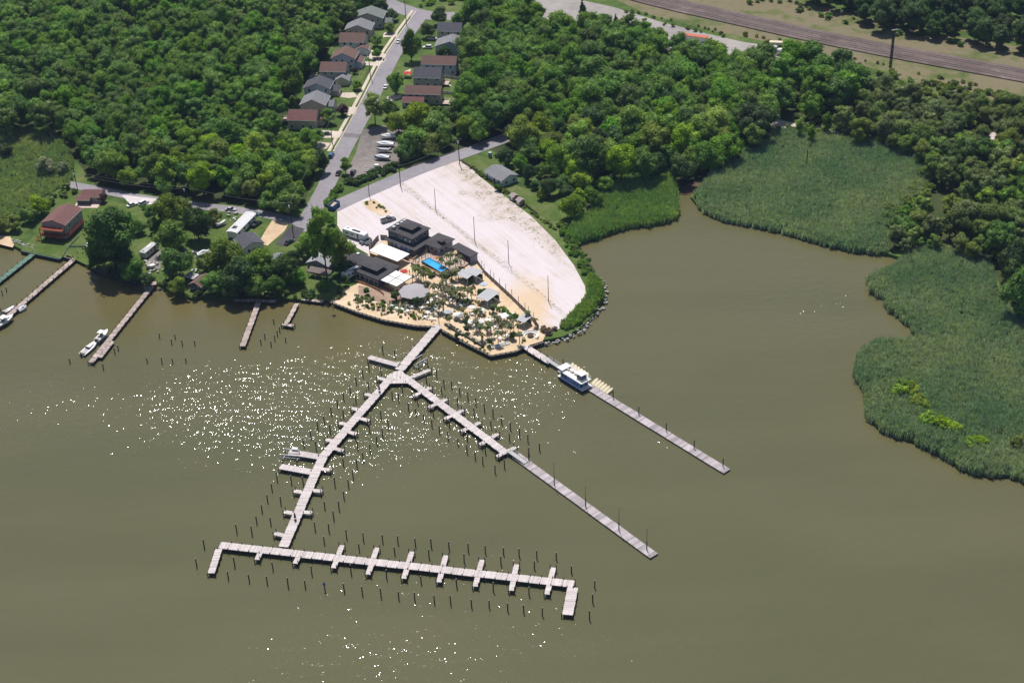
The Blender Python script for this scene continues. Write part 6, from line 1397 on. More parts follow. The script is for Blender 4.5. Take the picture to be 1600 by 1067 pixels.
mb.obj('bin', M('blue_steel', (0.04, 0.10, 0.24), .5, .15), e); MB().loft([[(-2.3, -1.05, 1.2), (2.3, -1.05, 1.2), (2.3, 1.05, 1.2), (-2.3, 1.05, 1.2)], [(-1.5, -.6, 1.75), (1.2, -.5, 1.6), (1.4, .7, 1.9), (-1.2, .6, 1.6)]]).obj('debris', M('debris', (0.5, 0.4, 0.3), .9, .5, 3), e)

# ------------------------------------------------------------------ boats
HULLW = M('white_gelcoat', (0.74, 0.74, 0.74), .4, .04)
def boat(label, px, heading, l=7.0, w_=2.4, z=0.0, hull=None, cabin=True, ttop=False, cover=False, trailer=False, stripe=None, name='motorboat'):
    p = G(px[0], px[1], z if not trailer else LZ); e = thing(name, label, 'boat', p, heading); zb = z if not trailer else .6; zb -= p.z if not trailer else 0
    hull = hull or HULLW; rings = []; k = l / 7
    for x, w, zk, zt in ((-3.5, .92, .05, .95), (-1.5, 1.0, -.1, 1.0), (.8, .98, -.15, 1.08), (2.2, .72, -.05, 1.2), (3.0, .4, .2, 1.3), (3.5, .05, .7, 1.38)):
        w *= w_ / 2; rings.append([(x * k, 0, zb + zk), (x * k, w * .75, zb + zk + .25), (x * k, w, zb + zt), (x * k, w * .9, zb + zt + .04), (x * k, -w * .9, zb + zt + .04), (x * k, -w, zb + zt), (x * k, -w * .75, zb + zk + .25)])
    MB().loft(rings).obj('hull', hull, e)
    if cover: 
        rr = []
        for x, w, zt in ((-3.4, .9, 1.0), (-2, .95, 1.5), (.2, .9, 1.9), (1.6, .75, 1.6), (3.3, .2, 1.42)): w *= w_ / 2; rr.append([(x * k, -w, zb + 1.0), (x * k, w, zb + 1.0), (x * k, w * .5, zb + zt * .95), (x * k, 0, zb + zt), (x * k, -w * .5, zb + zt * .95)])
        MB().loft(rr).obj('cover', M('pale_cover', (0.72, 0.74, 0.78), .7, .06), e)
    else:
        MB().box(-1.9 * k, 0, zb + 1.05, 2.6 * k, w_ * .62, .04).obj('cockpit_floor', M('cockpit_grey', (0.42, 0.40, 0.40), .7), e)
        if cabin: 
            MB().loft([[(-.7 * k, -w_ * .36, zb + 1.05), (2.3 * k, -w_ * .2, zb + 1.2), (2.3 * k, w_ * .2, zb + 1.2), (-.7 * k, w_ * .36, zb + 1.05)], [(-.5 * k, -w_ * .3, zb + 1.75), (1.2 * k, -w_ * .2, zb + 1.6), (1.2 * k, w_ * .2, zb + 1.6), (-.5 * k, w_ * .3, zb + 1.75)]]).obj('cabin', HULLW, e)
            MB().box(-.72 * k, 0, zb + 1.2, .06, w_ * .6, .5).obj('windshield', GLASS, e)
        if ttop:
            [MB().tube((x * k, y, zb + 1.0), (x * k, y, zb + 2.5), .04, n=5).obj('top_post', RIM, e) for x in (-1, .4) for y in (-.7, .7)]; MB().box(-.3 * k, 0, zb + 2.5, 2.2 * k, w_ * .8, .08).obj('hard_top', HULLW, e); MB().box(-.2 * k, 0, zb + 1.05, .8, .8, .8).obj('console', CGLASS, e)
        MB().box(-3.1 * k, 0, zb + 1.06, .5, w_ * .7, .35).obj('stern_bench', M('seat_beige', (0.5, 0.42, 0.36)), e)
    MB().box(-3.75 * k, 0, zb + .5, .45, .5, .9).obj('outboard', dm, e)
    if trailer:
        mb = MB(); mb.beam((-3 * k, -.7, .45), (2 * k, -.7, .45), .12, .15); mb.beam((-3 * k, .7, .45), (2 * k, .7, .45), .12, .15); mb.beam((2 * k, -.7, .45), (4.3 * k, 0, .45), .12, .12); mb.beam((2 * k, .7, .45), (4.3 * k, 0, .45), .12, .12); mb.obj('trailer_frame', RIM, e)
        for y in (-1, 1): wheel(e, -.8 * k, y * w_ * .42, .32)
    return e
boat('big white cabin motorboat moored at the end of the weathered pier', (140, 547), R(246 + 180), 8.5, 2.9)
boat('white motorboat with a hard top on a lift beside the cabin boat', (160, 527), R(246 + 180), 6.8, 2.4, z=.8, ttop=True, cabin=False)
boat('white motorboat on a lift at the left edge', (8, 504), R(58), 8.0, 2.8, z=.7, ttop=True, cabin=True)
boat('little white skiff left of the long pinkish pier', (15, 487), R(52), 4.8, 1.7, cabin=False)
boat('little white tender right of the long pinkish pier', (36, 485), R(52), 3.6, 1.6, cabin=False, cover=True)
boat('white covered boat on a trailer, topmost in the boat yard', (607, 217), R(178), 6.5, 2.2, trailer=True, cover=True)
boat('big white shrink-wrapped boat on a trailer, second in the boat yard', (602, 229), R(172), 7.4, 2.5, trailer=True, cover=True)
boat('white boat with dark blue hull on a trailer, lowest in the boat yard', (597, 250), R(172), 6.4, 2.2, trailer=True, cabin=False, hull=M('navy_hull', (0.05, 0.10, 0.13), .4), cover=True)
boat('narrow grey open boat on a trailer between the white boats', (600, 238), R(172), 6.0, 1.5, trailer=True, cabin=False, hull=M('grey_hull', (0.4, 0.42, 0.44), .5))
boat('small white boat beside the camper van', (237, 420), R(-15), 3.8, 1.6, trailer=True, cabin=False)
boat('white boat on a trailer beside the trailer home', (332, 350), R(40), 5.2, 2.0, trailer=True, cover=True)
boat('narrow white boat below the covered boat near the trailer home', (346, 353), R(40), 4.6, 1.4, trailer=True, cabin=False)
boat('white covered boat under the shore trees beside the navy cabin', (318, 400), R(30), 5.0, 2.0, trailer=True, cover=True)
boat('little covered boat under the huge dark tree', (141, 386), R(60), 4.6, 1.8, trailer=True, cover=True)
for i, (x, y, an, lab) in enumerate(((583, 262, 170, 'empty pale boat trailer with a white box in the boat yard'), (578, 269, -30, 'empty pale boat trailer lying askew in the boat yard'))):
    p = G(x, y); e = thing('boat_trailer', lab, 'trailer', p, R(an)); mb = MB(); [mb.beam((-2.6, s * .8, .45), (1.6, s * .8, .45), .14, .16) for s in (-1, 1)]; [mb.beam((1.6, s * .8, .45), (3.4, 0, .45), .12, .14) for s in (-1, 1)]; [mb.beam((x_, -.8, .46), (x_, .8, .46), .12, .12) for x_ in (-2.4, -1, .6)]; mb.obj('frame', M('pale_trailer', (0.62, 0.6, 0.58)), e); [wheel(e, -1.0, s * 1.0, .3) for s in (-1, 1)]
    if i == 0: MB().box(-1.6, 0, .65, 1.8, 1.2, .8).obj('box', HULLW, e)

# houseboat
a, b = G(872, 591, 0), G(909, 614, 0); d = b - a; an = math.atan2(d.y, d.x); nn = Vector((-math.sin(an), math.cos(an), 0)); L = d.length; c = a.lerp(b, .5) + nn * 2.2
e = thing('houseboat', 'pale blue two-deck houseboat with a white roof deck', 'houseboat', (c.x, c.y, 0), an); HB = M('houseboat_blue', (0.20, 0.34, 0.70), .5, .06); HW = M('houseboat_white', (0.72, 0.71, 0.72), .5, .05)
rg = []
for x, s in ((-L / 2, .96), (L / 2 - .8, 1), (L / 2, .9)): rg.append([(x, -2.2 * s, -.4), (x, 2.2 * s, -.4), (x, 2.25 * s, .75), (x, -2.25 * s, .75)])
MB().loft(rg).obj('hull', M('houseboat_navy', (0.02, 0.03, 0.07), .4), e); MB().box(0, 0, .753, L + .6, 4.5, .15).obj('main_deck', HW, e)
cb = MB().box(-.2, 0, .903, L * .80, 3.9, 2.3).obj('cabin', HB, e)
for x in (-L * .33, -L * .2, L * .18, L * .3): MB().box(x, -1.97, 1.55, .8 if x < 0 else .55, .06, 1.25 if x < 0 else .8).obj('window', GLASS, cb)
for y in (-1.0, 1.0): MB().box(-.2 + L * .4 + .02, y, 1.0, .06, 1.2, 1.9).obj('sliding_door', GLASS, cb)
rf = MB().box(0, 0, 3.206, L * .98, 4.5, .14).obj('roof_deck', HW, e)
mb = MB()
for s in (-1, 1):
    for z in (.5, 1.0): mb.tube((-L * .47, s * 2.15, 3.34 + z), (L * .47, s * 2.15, 3.34 + z), .035, n=5)
    for i in range(12): mb.tube((-L * .47 + i * L * .94 / 11, s * 2.15, 3.34), (-L * .47 + i * L * .94 / 11, s * 2.15, 4.34), .03, n=5)
for x in (-L * .47, L * .47):
    for z in (.5, 1.0): mb.tube((x, -2.15, 3.34 + z), (x, 2.15, 3.34 + z), .035, n=5)
mb.obj('railing', M('galvanised_rail', (0.45, 0.46, 0.47), .4, .1, metal=.3), rf)
ph = MB().box(L * .26, .3, 3.35, 2.4, 2.2, 1.0).obj('helm_station', M('helm_dark', (0.16, 0.17, 0.2)), rf); MB().box(L * .26, .3, 5.2, 2.9, 2.8, .1).obj('helm_top', HW, rf); [MB().tube((L * .26 + x * 1.2, .3 + y * 1.1, 4.3), (L * .26 + x * 1.2, .3 + y * 1.1, 5.2), .04, n=5).obj('helm_post', RIM, rf) for x in (-1, 1) for y in (-1, 1)]
for i in range(3): MB().box(-L * .3 + i * 2.0, .2, 3.35, 1.2, .8, .45).obj('deck_seat', M('beige_cushion', (0.45, 0.38, 0.3)), rf)
MB().box(-L * .44, 0, 3.9, 2.6, 4.2, .08).obj('awning', HW, rf)

# ------------------------------------------------------------------ far yard
p = G(1083, 66); e = thing('freight_trailer', 'long orange-red roofed trailer in the far gravel yard', 'trailer', p, R(-25)); MB().box(0, 0, 1.0, 14.5, 2.6, 2.2).obj('body', M('white_gelcoat'), e); MB().box(0, 0, 3.203, 14.7, 2.8, .2).obj('roof', M('orange_red_roof', (0.5, 0.13, 0.07), .7), e); [wheel(e, x, y, .5) for x in (-5.5, -4.3, 4.5) for y in (-1.1, 1.1)]
p = G(1226, 86); e = thing('tank', 'white horizontal storage tank in the far gravel yard', 'tank', p, R(-8)); mb = MB(); mb.tube((-4, 0, 1.9), (4, 0, 1.9), 1.3, n=14); mb.obj('shell', M('white_gelcoat'), e); [MB().box(x, 0, 0, .5, 2.2, 1.1).obj('saddle', MAT_BEAMW, e) for x in (-2.5, 2.5)]
for i, (x, y, lab) in enumerate(((1204, 76, 'grey flat trailer behind the white tank'), (1212, 72, 'tan covered trailer behind the white tank'))):
    p = G(x, y); e = thing('flat_trailer', lab, 'trailer', p, R(-12)); MB().box(0, 0, .9, 6, 2.3, .35 + .9 * i).obj('bed', M(('grey_rib', 'tan_plastic')[i]), e); [wheel(e, xx, yy, .42) for xx in (-1.6, -.6) for yy in (-.95, .95)]
mb = MB(); g = random.Random(3)
for i in range(60): p = G(1105 + g.uniform(-14, 22), 73 + g.uniform(-4, 5)); mb.box(p.x, p.y, LZ, g.uniform(.5, 1.6), g.uniform(.4, 1.2), g.uniform(.2, .9), g.uniform(0, 3))
tag(mb.obj('scrap_pile', M('scrap', (0.45, 0.42, 0.40), .8, .5, .4)), 'heap of pale scrap beside the red-roofed trailer', kind='stuff')
mb = MB()
for i in range(90): p = G(571 + g.uniform(-9, 9), 378 + g.uniform(-6, 6)); mb.box(p.x, p.y, LZ + .03, g.uniform(.3, 1.2), g.uniform(.3, .9), g.uniform(.3, 1.1), g.uniform(0, 3))
tag(mb.obj('service_yard_clutter', M('clutter', (0.13, 0.14, 0.16), .7, .8, .6)), 'dark heap of kegs and crates behind the fence gates', kind='stuff')
mb = MB()
for i in range(70):
    x_, y_ = g.choice([(350, 356), (322, 352), (300, 398), (330, 396), (245, 424), (236, 414), (366, 340), (312, 428)]); p = G(x_ + g.uniform(-12, 12), y_ + g.uniform(-6, 6)); mb.box(p.x, p.y, LZ, g.uniform(.4, 1.8), g.uniform(.3, 1.2), g.uniform(.3, 1.0), g.uniform(0, 3))
tag(mb.obj('yard_clutter', M('yard_junk', (0.36, 0.34, 0.33), .7, .9, .12)), 'scattered garden clutter on the shore lots', kind='stuff')
# riprap
iv, fi = ico(); mb = MB()
rp = [G(x, y, .4) for x, y in ((846, 537), (866, 535), (884, 530), (906, 518), (928, 498), (944, 472), (945, 448), (930, 430), (910, 408), (899, 388))]
for a, b in zip(rp, rp[1:]):
    for i in range(int((b - a).length * 3.2)):
        p = a.lerp(b, g.random()); s = g.uniform(.25, .75); q = Matrix.Rotation(g.uniform(0, 6), 3, 'Z'); cx, cy, cz = p.x + g.uniform(-1.3, 1.0), p.y + g.uniform(-1.2, 1.2), g.uniform(-.1, .9)
        mb.box(cx, cy, cz - s * .4, s * 1.5, s * 1.1, s * .9, g.uniform(0, 3))
tag(mb.obj('riprap_rocks', M('riprap', (0.30, 0.29, 0.28), .95, .45, .35)), 'grey boulders along the rocky edge of the shell lot', kind='stuff')
mb = MB()
for i in range(110):
    t = g.random(); p = G(20 + 28 * t + g.uniform(-4, 4), 376 + 10 * t + g.uniform(-3, 3)); s = g.uniform(.2, .6); mb.box(p.x, p.y, .2 + g.random() * .9, s * 1.4, s, s, g.uniform(0, 3))
tag(mb.obj('shore_rocks', M('riprap')), 'brownish rocks at the corner of the left beach', kind='stuff')
# ------------------------------------------------------------------ patio: palms, furniture, people
MAT_PALM = leaf_material('palm_fronds', .3, .2)
def palm_meshes(seed, h=4.2, nf=18, fl=1.7):
    g = np.random.default_rng(seed); V = []; F = []; T = []
    for i in range(nf):
        a = i * 2.399 + g.uniform(-.3, .3); el = g.uniform(-.15, 1.1); L = fl * g.uniform(.8, 1.15); pts = []
        for k in range(6):
            t = k / 5; r = L * t * math.cos(el * (1 - .3 * t)); z = L * (math.sin(el) * t - .75 * t * t) + .1; pts.append((r, z))
        ca, sa = math.cos(a), math.sin(a)
        for k in range(5):
            (r0, z0), (r1, z1) = pts[k], pts[k + 1]; w0 = .34 * math.sin(math.pi * min(1, .15 + k / 5 * .9)) + .03; w1 = .34 * math.sin(math.pi * min(1, .15 + (k + 1) / 5 * .9)) + .03
            for s in (-1, 1):
                b = len(V); dz = -.35
                V += [(r0 * ca, r0 * sa, h + z0), (r1 * ca, r1 * sa, h + z1), (r1 * ca - s * w1 * sa, r1 * sa + s * w1 * ca, h + z1 + dz * w1), (r0 * ca - s * w0 * sa, r0 * sa + s * w0 * ca, h + z0 + dz * w0)]
                F.append((b, b + 1, b + 2, b + 3)); T += [g.uniform(.75, 1.2)] * 4
    me = bpy.data.meshes.new('fronds'); me.from_pydata(V, [], F); at = me.attributes.new('tint', 'FLOAT', 'POINT'); at.data.foreach_set('value', np.array(T, np.float32)); me.materials.append(MAT_PALM)
    mb = MB(); p = Vector((0, 0, -.2)); lean = g.normal(0, .06, 2)
    for i in range(5): q = Vector((lean[0] * i * .0, lean[1] * i * .0, h * (i + 1) / 5)); mb.tube(p, q, .13 + .03 * (i == 0), .11, 7); p = q
    return me, mb.mesh('trunk', M('palm_bark', (0.20, 0.15, 0.11), .95, .3, 4))
PALMS = [palm_meshes(i, h) for i, h in enumerate((4.0, 4.6, 3.5, 4.3))]
PALMC = [(0.11, 0.145, 0.045, 1), (0.085, 0.125, 0.04, 1), (0.14, 0.15, 0.06, 1)]
palm_px = [(690 + x / 8.89, 440 + y / 8.89) for x, y in ((470, 380), (520, 410), (310, 385), (360, 470), (110, 500), (470, 535), (640, 560), (735, 470), (790, 480), (720, 345), (945, 480), (840, 560), (560, 720), (780, 720), (950, 610), (1060, 600), (1080, 730), (1190, 430), (1300, 520), (630, 650), (680, 600), (545, 640), (20, 290), (1000, 560), (880, 640))]
palm_px += [(640 + x / 13.33, 430 + y / 13.33) for x, y in ((520, 240), (360, 150), (700, 90), (800, 330), (960, 460), (600, 560), (700, 540), (1060, 380), (1200, 345), (1280, 300), (480, 220), (500, 400), (590, 400), (880, 240), (1050, 260), (1000, 330), (640, 180), (740, 260), (400, 440), (330, 480), (1110, 420), (880, 400))]
palm_px += [(640 + x / 13.33, 360 + y / 13.33) for x, y in ((120, 790), (230, 850), (330, 870), (690, 920), (870, 830), (1010, 820), (770, 490), (850, 470), (1050, 550), (650, 570), (810, 640), (950, 590), (60, 760), (170, 820), (280, 890), (760, 880), (940, 850))]
palm_px += [(520 + 0, 478), (556, 462), (566, 467), (575, 470), (560, 474), (590, 474), (600, 482), (612, 478), (634, 473), (640, 480)]
GP = 'palms on the sand patio'; GPP = 'palms on the pool terrace'
for i, (x, y) in enumerate(palm_px):
    pool = y < 408 and x > 685; low = x < 645 and y > 455
    kd = PALMS[rnd.randrange(4)]; s = rnd.uniform(.8, 1.15) * (.55 if low else 1); p = G(x, y, LZ + 4.1 * s + (TZ if pool else 0))
    lab = 'palm tree in a planter on the raised pool terrace' if pool else 'low palm among the plants along the patio front left of the pier' if low else 'palm tree planted in the sand of the patio'
    e = thing('palm_tree', lab, 'palm tree', (p.x, p.y, LZ + (TZ if pool else .05)), rnd.uniform(0, 6.28), GPP if pool else 'low palms along the patio front' if low else GP); e.scale = (s, s, s)
    f = inst(kd[0], 'fronds', e); f.color = rnd.choice(PALMC); inst(kd[1], 'trunk', e)
for x, y, r, lab in ((727, 503, 6, 'leafy young tree at the patio edge, upper of a close pair'), (729, 513, 6, 'leafy young tree at the patio edge, lower of a close pair'), (801, 523, 7, 'round leafy tree near the right corner of the patio'), (765, 533, 6, 'leafy young tree at the point of the patio'), (572, 454, 6, 'young tree in front of the restaurant wall'), (616, 461, 8, 'leafy tree left of the octagonal gazebo'), (650, 470, 8, 'leafy tree in front of the octagonal gazebo'), (539, 437, 8, 'dark young tree beside the white trailer'), (750, 456, 6, 'bushy tree beside the large cabana'), (714, 523, 5, 'small tree above the bulkhead loungers'), (770, 480, 7, 'bushy palm-like tree below the large cabana')):
    tree_at(x, y, r, (0.085, 0.16, 0.035, 1), lab, CROWNS[rnd.randrange(7)], name='young_tree')
scrub('patio_plants', [(556, 462), (575, 470), (600, 476), (620, 480), (645, 486)], 5, .7, .4, GREEN, 'low plants in front of the restaurant', 21)
scrub('patio_plants', [(524, 470), (545, 462), (562, 470), (590, 482), (625, 492), (650, 496)], 3.5, .8, .34, OLIVE, 'plants along the front walk of the restaurant', 34)
scrub('patio_plants', [(650, 418), (668, 428), (688, 436), (700, 432), (722, 422)], 2.5, 1.0, .5, OLIVE, 'plants at the foot of the pool terrace', 22)
scrub('patio_plants', [(690, 448), (705, 462), (720, 475)], 4, .6, .42, DARK, 'plants in the middle of the sand patio', 23)
scrub('patio_plants', [(702, 452), (716, 464), (732, 474)], 3, .7, .42, GREEN, 'plants along the path on the sand patio', 24)
scrub('patio_plants', [(735, 440), (750, 452), (772, 478), (800, 494), (815, 508)], 2.5, .6, .45, GREEN, 'plants along the patio fence', 25)
scrub('patio_plants', [(655, 500), (668, 490), (684, 476)], 1.2, 1.0, .3, DARK, 'low hedge beside the marina pier path', 26)
scrub('patio_plants', [(697, 507), (715, 518), (728, 526), (744, 536), (757, 543)], 1.0, 1.1, .3, DARK, 'low hedge behind the bulkhead loungers', 27)
scrub('patio_plants', [(846, 524), (856, 519), (866, 520)], 4, .9, .6, (0.25, 0.2, 0.14, 1), 'dry brown shrubs at the right end of the patio', 28)
scrub('shore_plants', [(700, 521), (728, 535), (764, 553)], 1.0, .8, .18, OLIVE, 'small grass tufts along the bulkhead', 29)

# ornamental grasses all over the patio (uncountable)
pg = [G(x, y) for x, y in ((524, 470), (560, 462), (600, 466), (640, 440), (690, 436), (745, 440), (800, 480), (835, 512), (820, 536), (767, 550), (700, 514), (684, 505), (640, 503), (580, 490))]
gg = np.random.default_rng(77); x0, x1 = min(p.x for p in pg), max(p.x for p in pg); y0, y1 = min(p.y for p in pg), max(p.y for p in pg)
gx, gy = gg.uniform(x0, x1, 2600), gg.uniform(y0, y1, 2600); kk = inside([(p.x, p.y) for p in pg], gx, gy) & (noise2(gx, gy, 3.5, 5) > .64); gx, gy = gx[kk], gy[kk]; n = len(gx)
o = scatter('ornamental_grass', np.stack([gx, gy, np.full(n, LZ + .05)], 1), gg.uniform(0, 6, n), gg.uniform(.28, .6, n), gg.integers(0, 3, n), [src(m_, (0.24, 0.27, 0.10, 1)) for m_ in REEDS], 'ornamental grasses and low plants between the patio tables', MAT_REED); o.color = (0.24, 0.27, 0.10, 1)

WHITEP = M('white_plastic', (0.78, 0.78, 0.77), .4, .05); CUSH = M('beige_cushion', (0.45, 0.38, 0.3)); WICK = M('dark_wicker', (0.07, 0.06, 0.06), .8)
def chair_proto():
    e = thing('patio_chair', 'x', 'chair', (0, 0, 0)); MB().box(0, 0, .38, .55, .55, .1).obj('seat', WHITEP, e)
    MB().add([(-.30, -.27, .45), (-.30, .27, .45), (-.42, .27, .95), (-.42, -.27, .95), (-.24, -.27, .45), (-.24, .27, .45), (-.36, .27, .95), (-.36, -.27, .95)], [(0, 1, 2, 3), (7, 6, 5, 4), (0, 4, 5, 1), (2, 6, 7, 3), (1, 5, 6, 2), (3, 7, 4, 0)]).obj('backrest', WHITEP, e)
    mb = MB(); [mb.box(x, y, 0, .06, .06, .38) for x in (-.22, .22) for y in (-.22, .22)]; mb.obj('legs', WHITEP, e); return e
def table_proto():
    e = thing('patio_table', 'x', 'table', (0, 0, 0)); MB().tube((0, 0, .7), (0, 0, .76), .6, n=14).obj('table_top', WHITEP, e); MB().tube((0, 0, .05), (0, 0, .7), .07, n=8).obj('stem', WHITEP, e); MB().tube((0, 0, 0), (0, 0, .06), .3, n=10).obj('base', WHITEP, e); return e
def lounger_proto():
    e = thing('sun_lounger', 'x', 'sun lounger', (0, 0, 0)); mb = MB(); mb.box(0, 0, .25, 1.9, .68, .08); [mb.box(x, y, 0, .07, .07, .25) for x in (-.8, .8) for y in (-.28, .28)]; mb.obj('frame', WICK, e); MB().box(.3, 0, .333, 1.25, .62, .1).obj('cushion', CUSH, e)
    MB().add([(-.32, -.31, .34), (-.32, .31, .34), (-.95, .31, .78), (-.95, -.31, .78), (-.28, -.31, .44), (-.28, .31, .44), (-.9, .31, .88), (-.9, -.31, .88)], [(0, 1, 2, 3), (7, 6, 5, 4), (0, 4, 5, 1), (2, 6, 7, 3), (1, 5, 6, 2), (3, 7, 4, 0)]).obj('backrest', CUSH, e); return e
def sofa_proto():
    e = thing('patio_sofa', 'x', 'sofa', (0, 0, 0)); MB().box(0, 0, .05, 1.9, .8, .35).obj('seat', WHITEP, e); MB().box(0, .36, .403, 1.9, .2, .4).obj('backrest', WHITEP, e); [MB().box(s * .9, -.03, .403, .18, .6, .22).obj('armrest', WHITEP, e) for s in (-1, 1)]; return e
protos = {'chair': chair_proto(), 'table': table_proto(), 'lounger': lounger_proto(), 'sofa': sofa_proto()}; used = set()
def put(kind, x, y, rz, label, group, z=LZ + .09, at=None):
    o = protos[kind]
    if kind in used: o = copy_tree(o)
    used.add(kind); p = at or G(x, y, z); o.location = (p[0], p[1], z); o.rotation_euler = (0, 0, rz); tag(o, label, None, group); return o
tabs = [(690 + x / 8.89, 440 + y / 8.89) for x, y in ((425, 465), (550, 470), (205, 520), (270, 465), (415, 625), (550, 615), (505, 685), (640, 550), (655, 695), (745, 645), (870, 470), (995, 475), (805, 805), (910, 775), (265, 345), (350, 315), (490, 545), (720, 610), (740, 525))]
tabs += [(640 + x / 13.33, 430 + y / 13.33) for x, y in ((170, 85), (270, 700), (385, 605), (490, 715), (395, 805), (555, 845), (610, 775), (320, 895), (470, 930), (620, 660), (720, 310), (690, 420), (460, 550), (940, 265), (1210, 505), (560, 480), (830, 480), (560, 330), (760, 180), (880, 530))]
tabs += [(510 + x / 10, 390 + y / 10) for x, y in ((1100, 935), (1180, 950), (1270, 975), (1260, 885), (1330, 915), (1020, 900))]
for i, (x, y) in enumerate(tabs):
    p = G(x, y, LZ + .09); a0 = rnd.uniform(0, 6.28); lft = x < 684
    zone = 'left of the marina pier' if lft else 'right of the marina pier'
    put('table', 0, 0, a0, 'white round table on the sand patio ' + zone, 'white tables ' + zone, at=p)
    for k in range(4 if i % 3 else 3):
        a = a0 + k * math.pi / 2; put('chair', 0, 0, a + math.pi, 'white patio chair round a table ' + zone, 'white chairs ' + zone, at=p + Vector((math.cos(a) * .95, math.sin(a) * .95, 0)))
def row(kind, a, b, n, rz, label, group, z=LZ + .09):
    A, B = G(*a, z), G(*b, z)
    for i in range(n): put(kind, 0, 0, rz + rnd.uniform(-.06, .06), label, group, at=A.lerp(B, i / (n - 1)))
row('lounger', (698, 507), (724, 523), 11, R(55), 'beige sun lounger in the left row above the pointed bulkhead', 'left row of bulkhead loungers')
row('lounger', (733, 527), (753, 539), 8, R(55), 'beige sun lounger in the right row above the pointed bulkhead', 'right row of bulkhead loungers')
row('sofa', (772, 543.5), (792, 538), 5, R(20), 'white sofa in the row facing the water at the patio point', 'white sofas at the patio point')
row('lounger', (686, 407), (706, 416), 6, R(45), 'beige lounger beside the long side of the blue pool', 'poolside loungers', LZ + TZ + .004)
row('lounger', (702, 400), (722, 411), 6, R(45), 'beige lounger in front of the dark shed wing', 'shed wing loungers', LZ + TZ + .004)
# umbrellas
def umbrella(x, y, r, colour, label, h=2.5, z=LZ + .09):
    p = G(x, y, z + h); e = thing('parasol', label, 'parasol', (p.x, p.y, z)); MB().tube((0, 0, 0), (0, 0, h + .25), .035, n=6).obj('pole', TRIM, e); n = 10
    mb = MB(); mb.add([(r * math.cos(2 * math.pi * i / n), r * math.sin(2 * math.pi * i / n), h - .45) for i in range(n)] + [(0, 0, h + .2)] + [(r * 1.01 * math.cos(2 * math.pi * i / n), r * 1.01 * math.sin(2 * math.pi * i / n), h - .6) for i in range(n)], [(i, (i + 1) % n, n) for i in range(n)] + [(n + 1 + i, n + 1 + (i + 1) % n, (i + 1) % n, i) for i in range(n)]); mb.obj('canopy', colour, e); MB().tube((0, 0, 0), (0, 0, .1), .3, n=10).obj('base', MAT_BEAMW, e)
GB = M('blue_grey_canvas', (0.42, 0.45, 0.50), .8); WC = M('white_canvas'); 
umbrella(699.5, 485, 1.5, GB, 'blue-grey parasol at the head of the marina pier'); umbrella(720, 491, 1.2, M('grey_canvas', (0.35, 0.34, 0.34)), 'grey parasol right of the blue-grey parasol')
umbrella(787.5, 492, 1.7, WC, 'white parasol near the lower patio fence'); umbrella(773, 493, 0.0 + 1.0, WC, 'small white parasol among the tables below the large cabana'); umbrella(631, 422, 1.4, M('red_canvas', (0.5, 0.05, 0.03)), 'red parasol beside the white panelled awning'); umbrella(682, 400.5, 1.0, M('orange_canvas', (0.7, 0.25, 0.12)), 'orange parasol beside the pool bar', z=LZ + TZ)
for x, y, lab in ((737, 486, 'white parasol over the upper row of tables'), (752, 490, 'white parasol right of the upper row of tables'), (736, 509, 'white parasol over the middle table row'), (751, 508, 'white parasol in the middle of the table field'), (746, 516, 'white parasol at the lower edge of the table field'), (713, 497, 'white parasol near the pier-side hedge')): umbrella(x, y - 8, 1.25, WC, lab)
umbrella(756, 442, 1.3, M('pale_blue_canvas', (0.5, 0.6, 0.72)), 'pale blue parasol behind the large cabana')
# fire pit with curved sofa
p = G(829, 526); e = thing('fire_pit', 'dark round fire pit at the right end of the patio', 'fire pit', (p.x, p.y, LZ + .09)); MB().tube((0, 0, 0), (0, 0, .5), 1.1, n=14).obj('bowl', WICK, e); MB().tube((0, 0, .503), (0, 0, .55), .85, n=12).obj('ash_bed', M('rust_ash', (0.08, 0.04, 0.03)), e)
e = thing('curved_sofa', 'white curved sofa round the fire pit', 'sofa', (p.x, p.y, LZ + .09)); rg = []
for i in range(13):
    a = R(-40 + i * 20); c_, s_ = math.cos(a), math.sin(a); rg.append([(2.0 * c_, 2.0 * s_, 0), (2.9 * c_, 2.9 * s_, 0), (2.9 * c_, 2.9 * s_, .8), (2.65 * c_, 2.65 * s_, .8), (2.6 * c_, 2.6 * s_, .42), (2.0 * c_, 2.0 * s_, .42)])
MB().loft(rg).obj('seat', WHITEP, e)

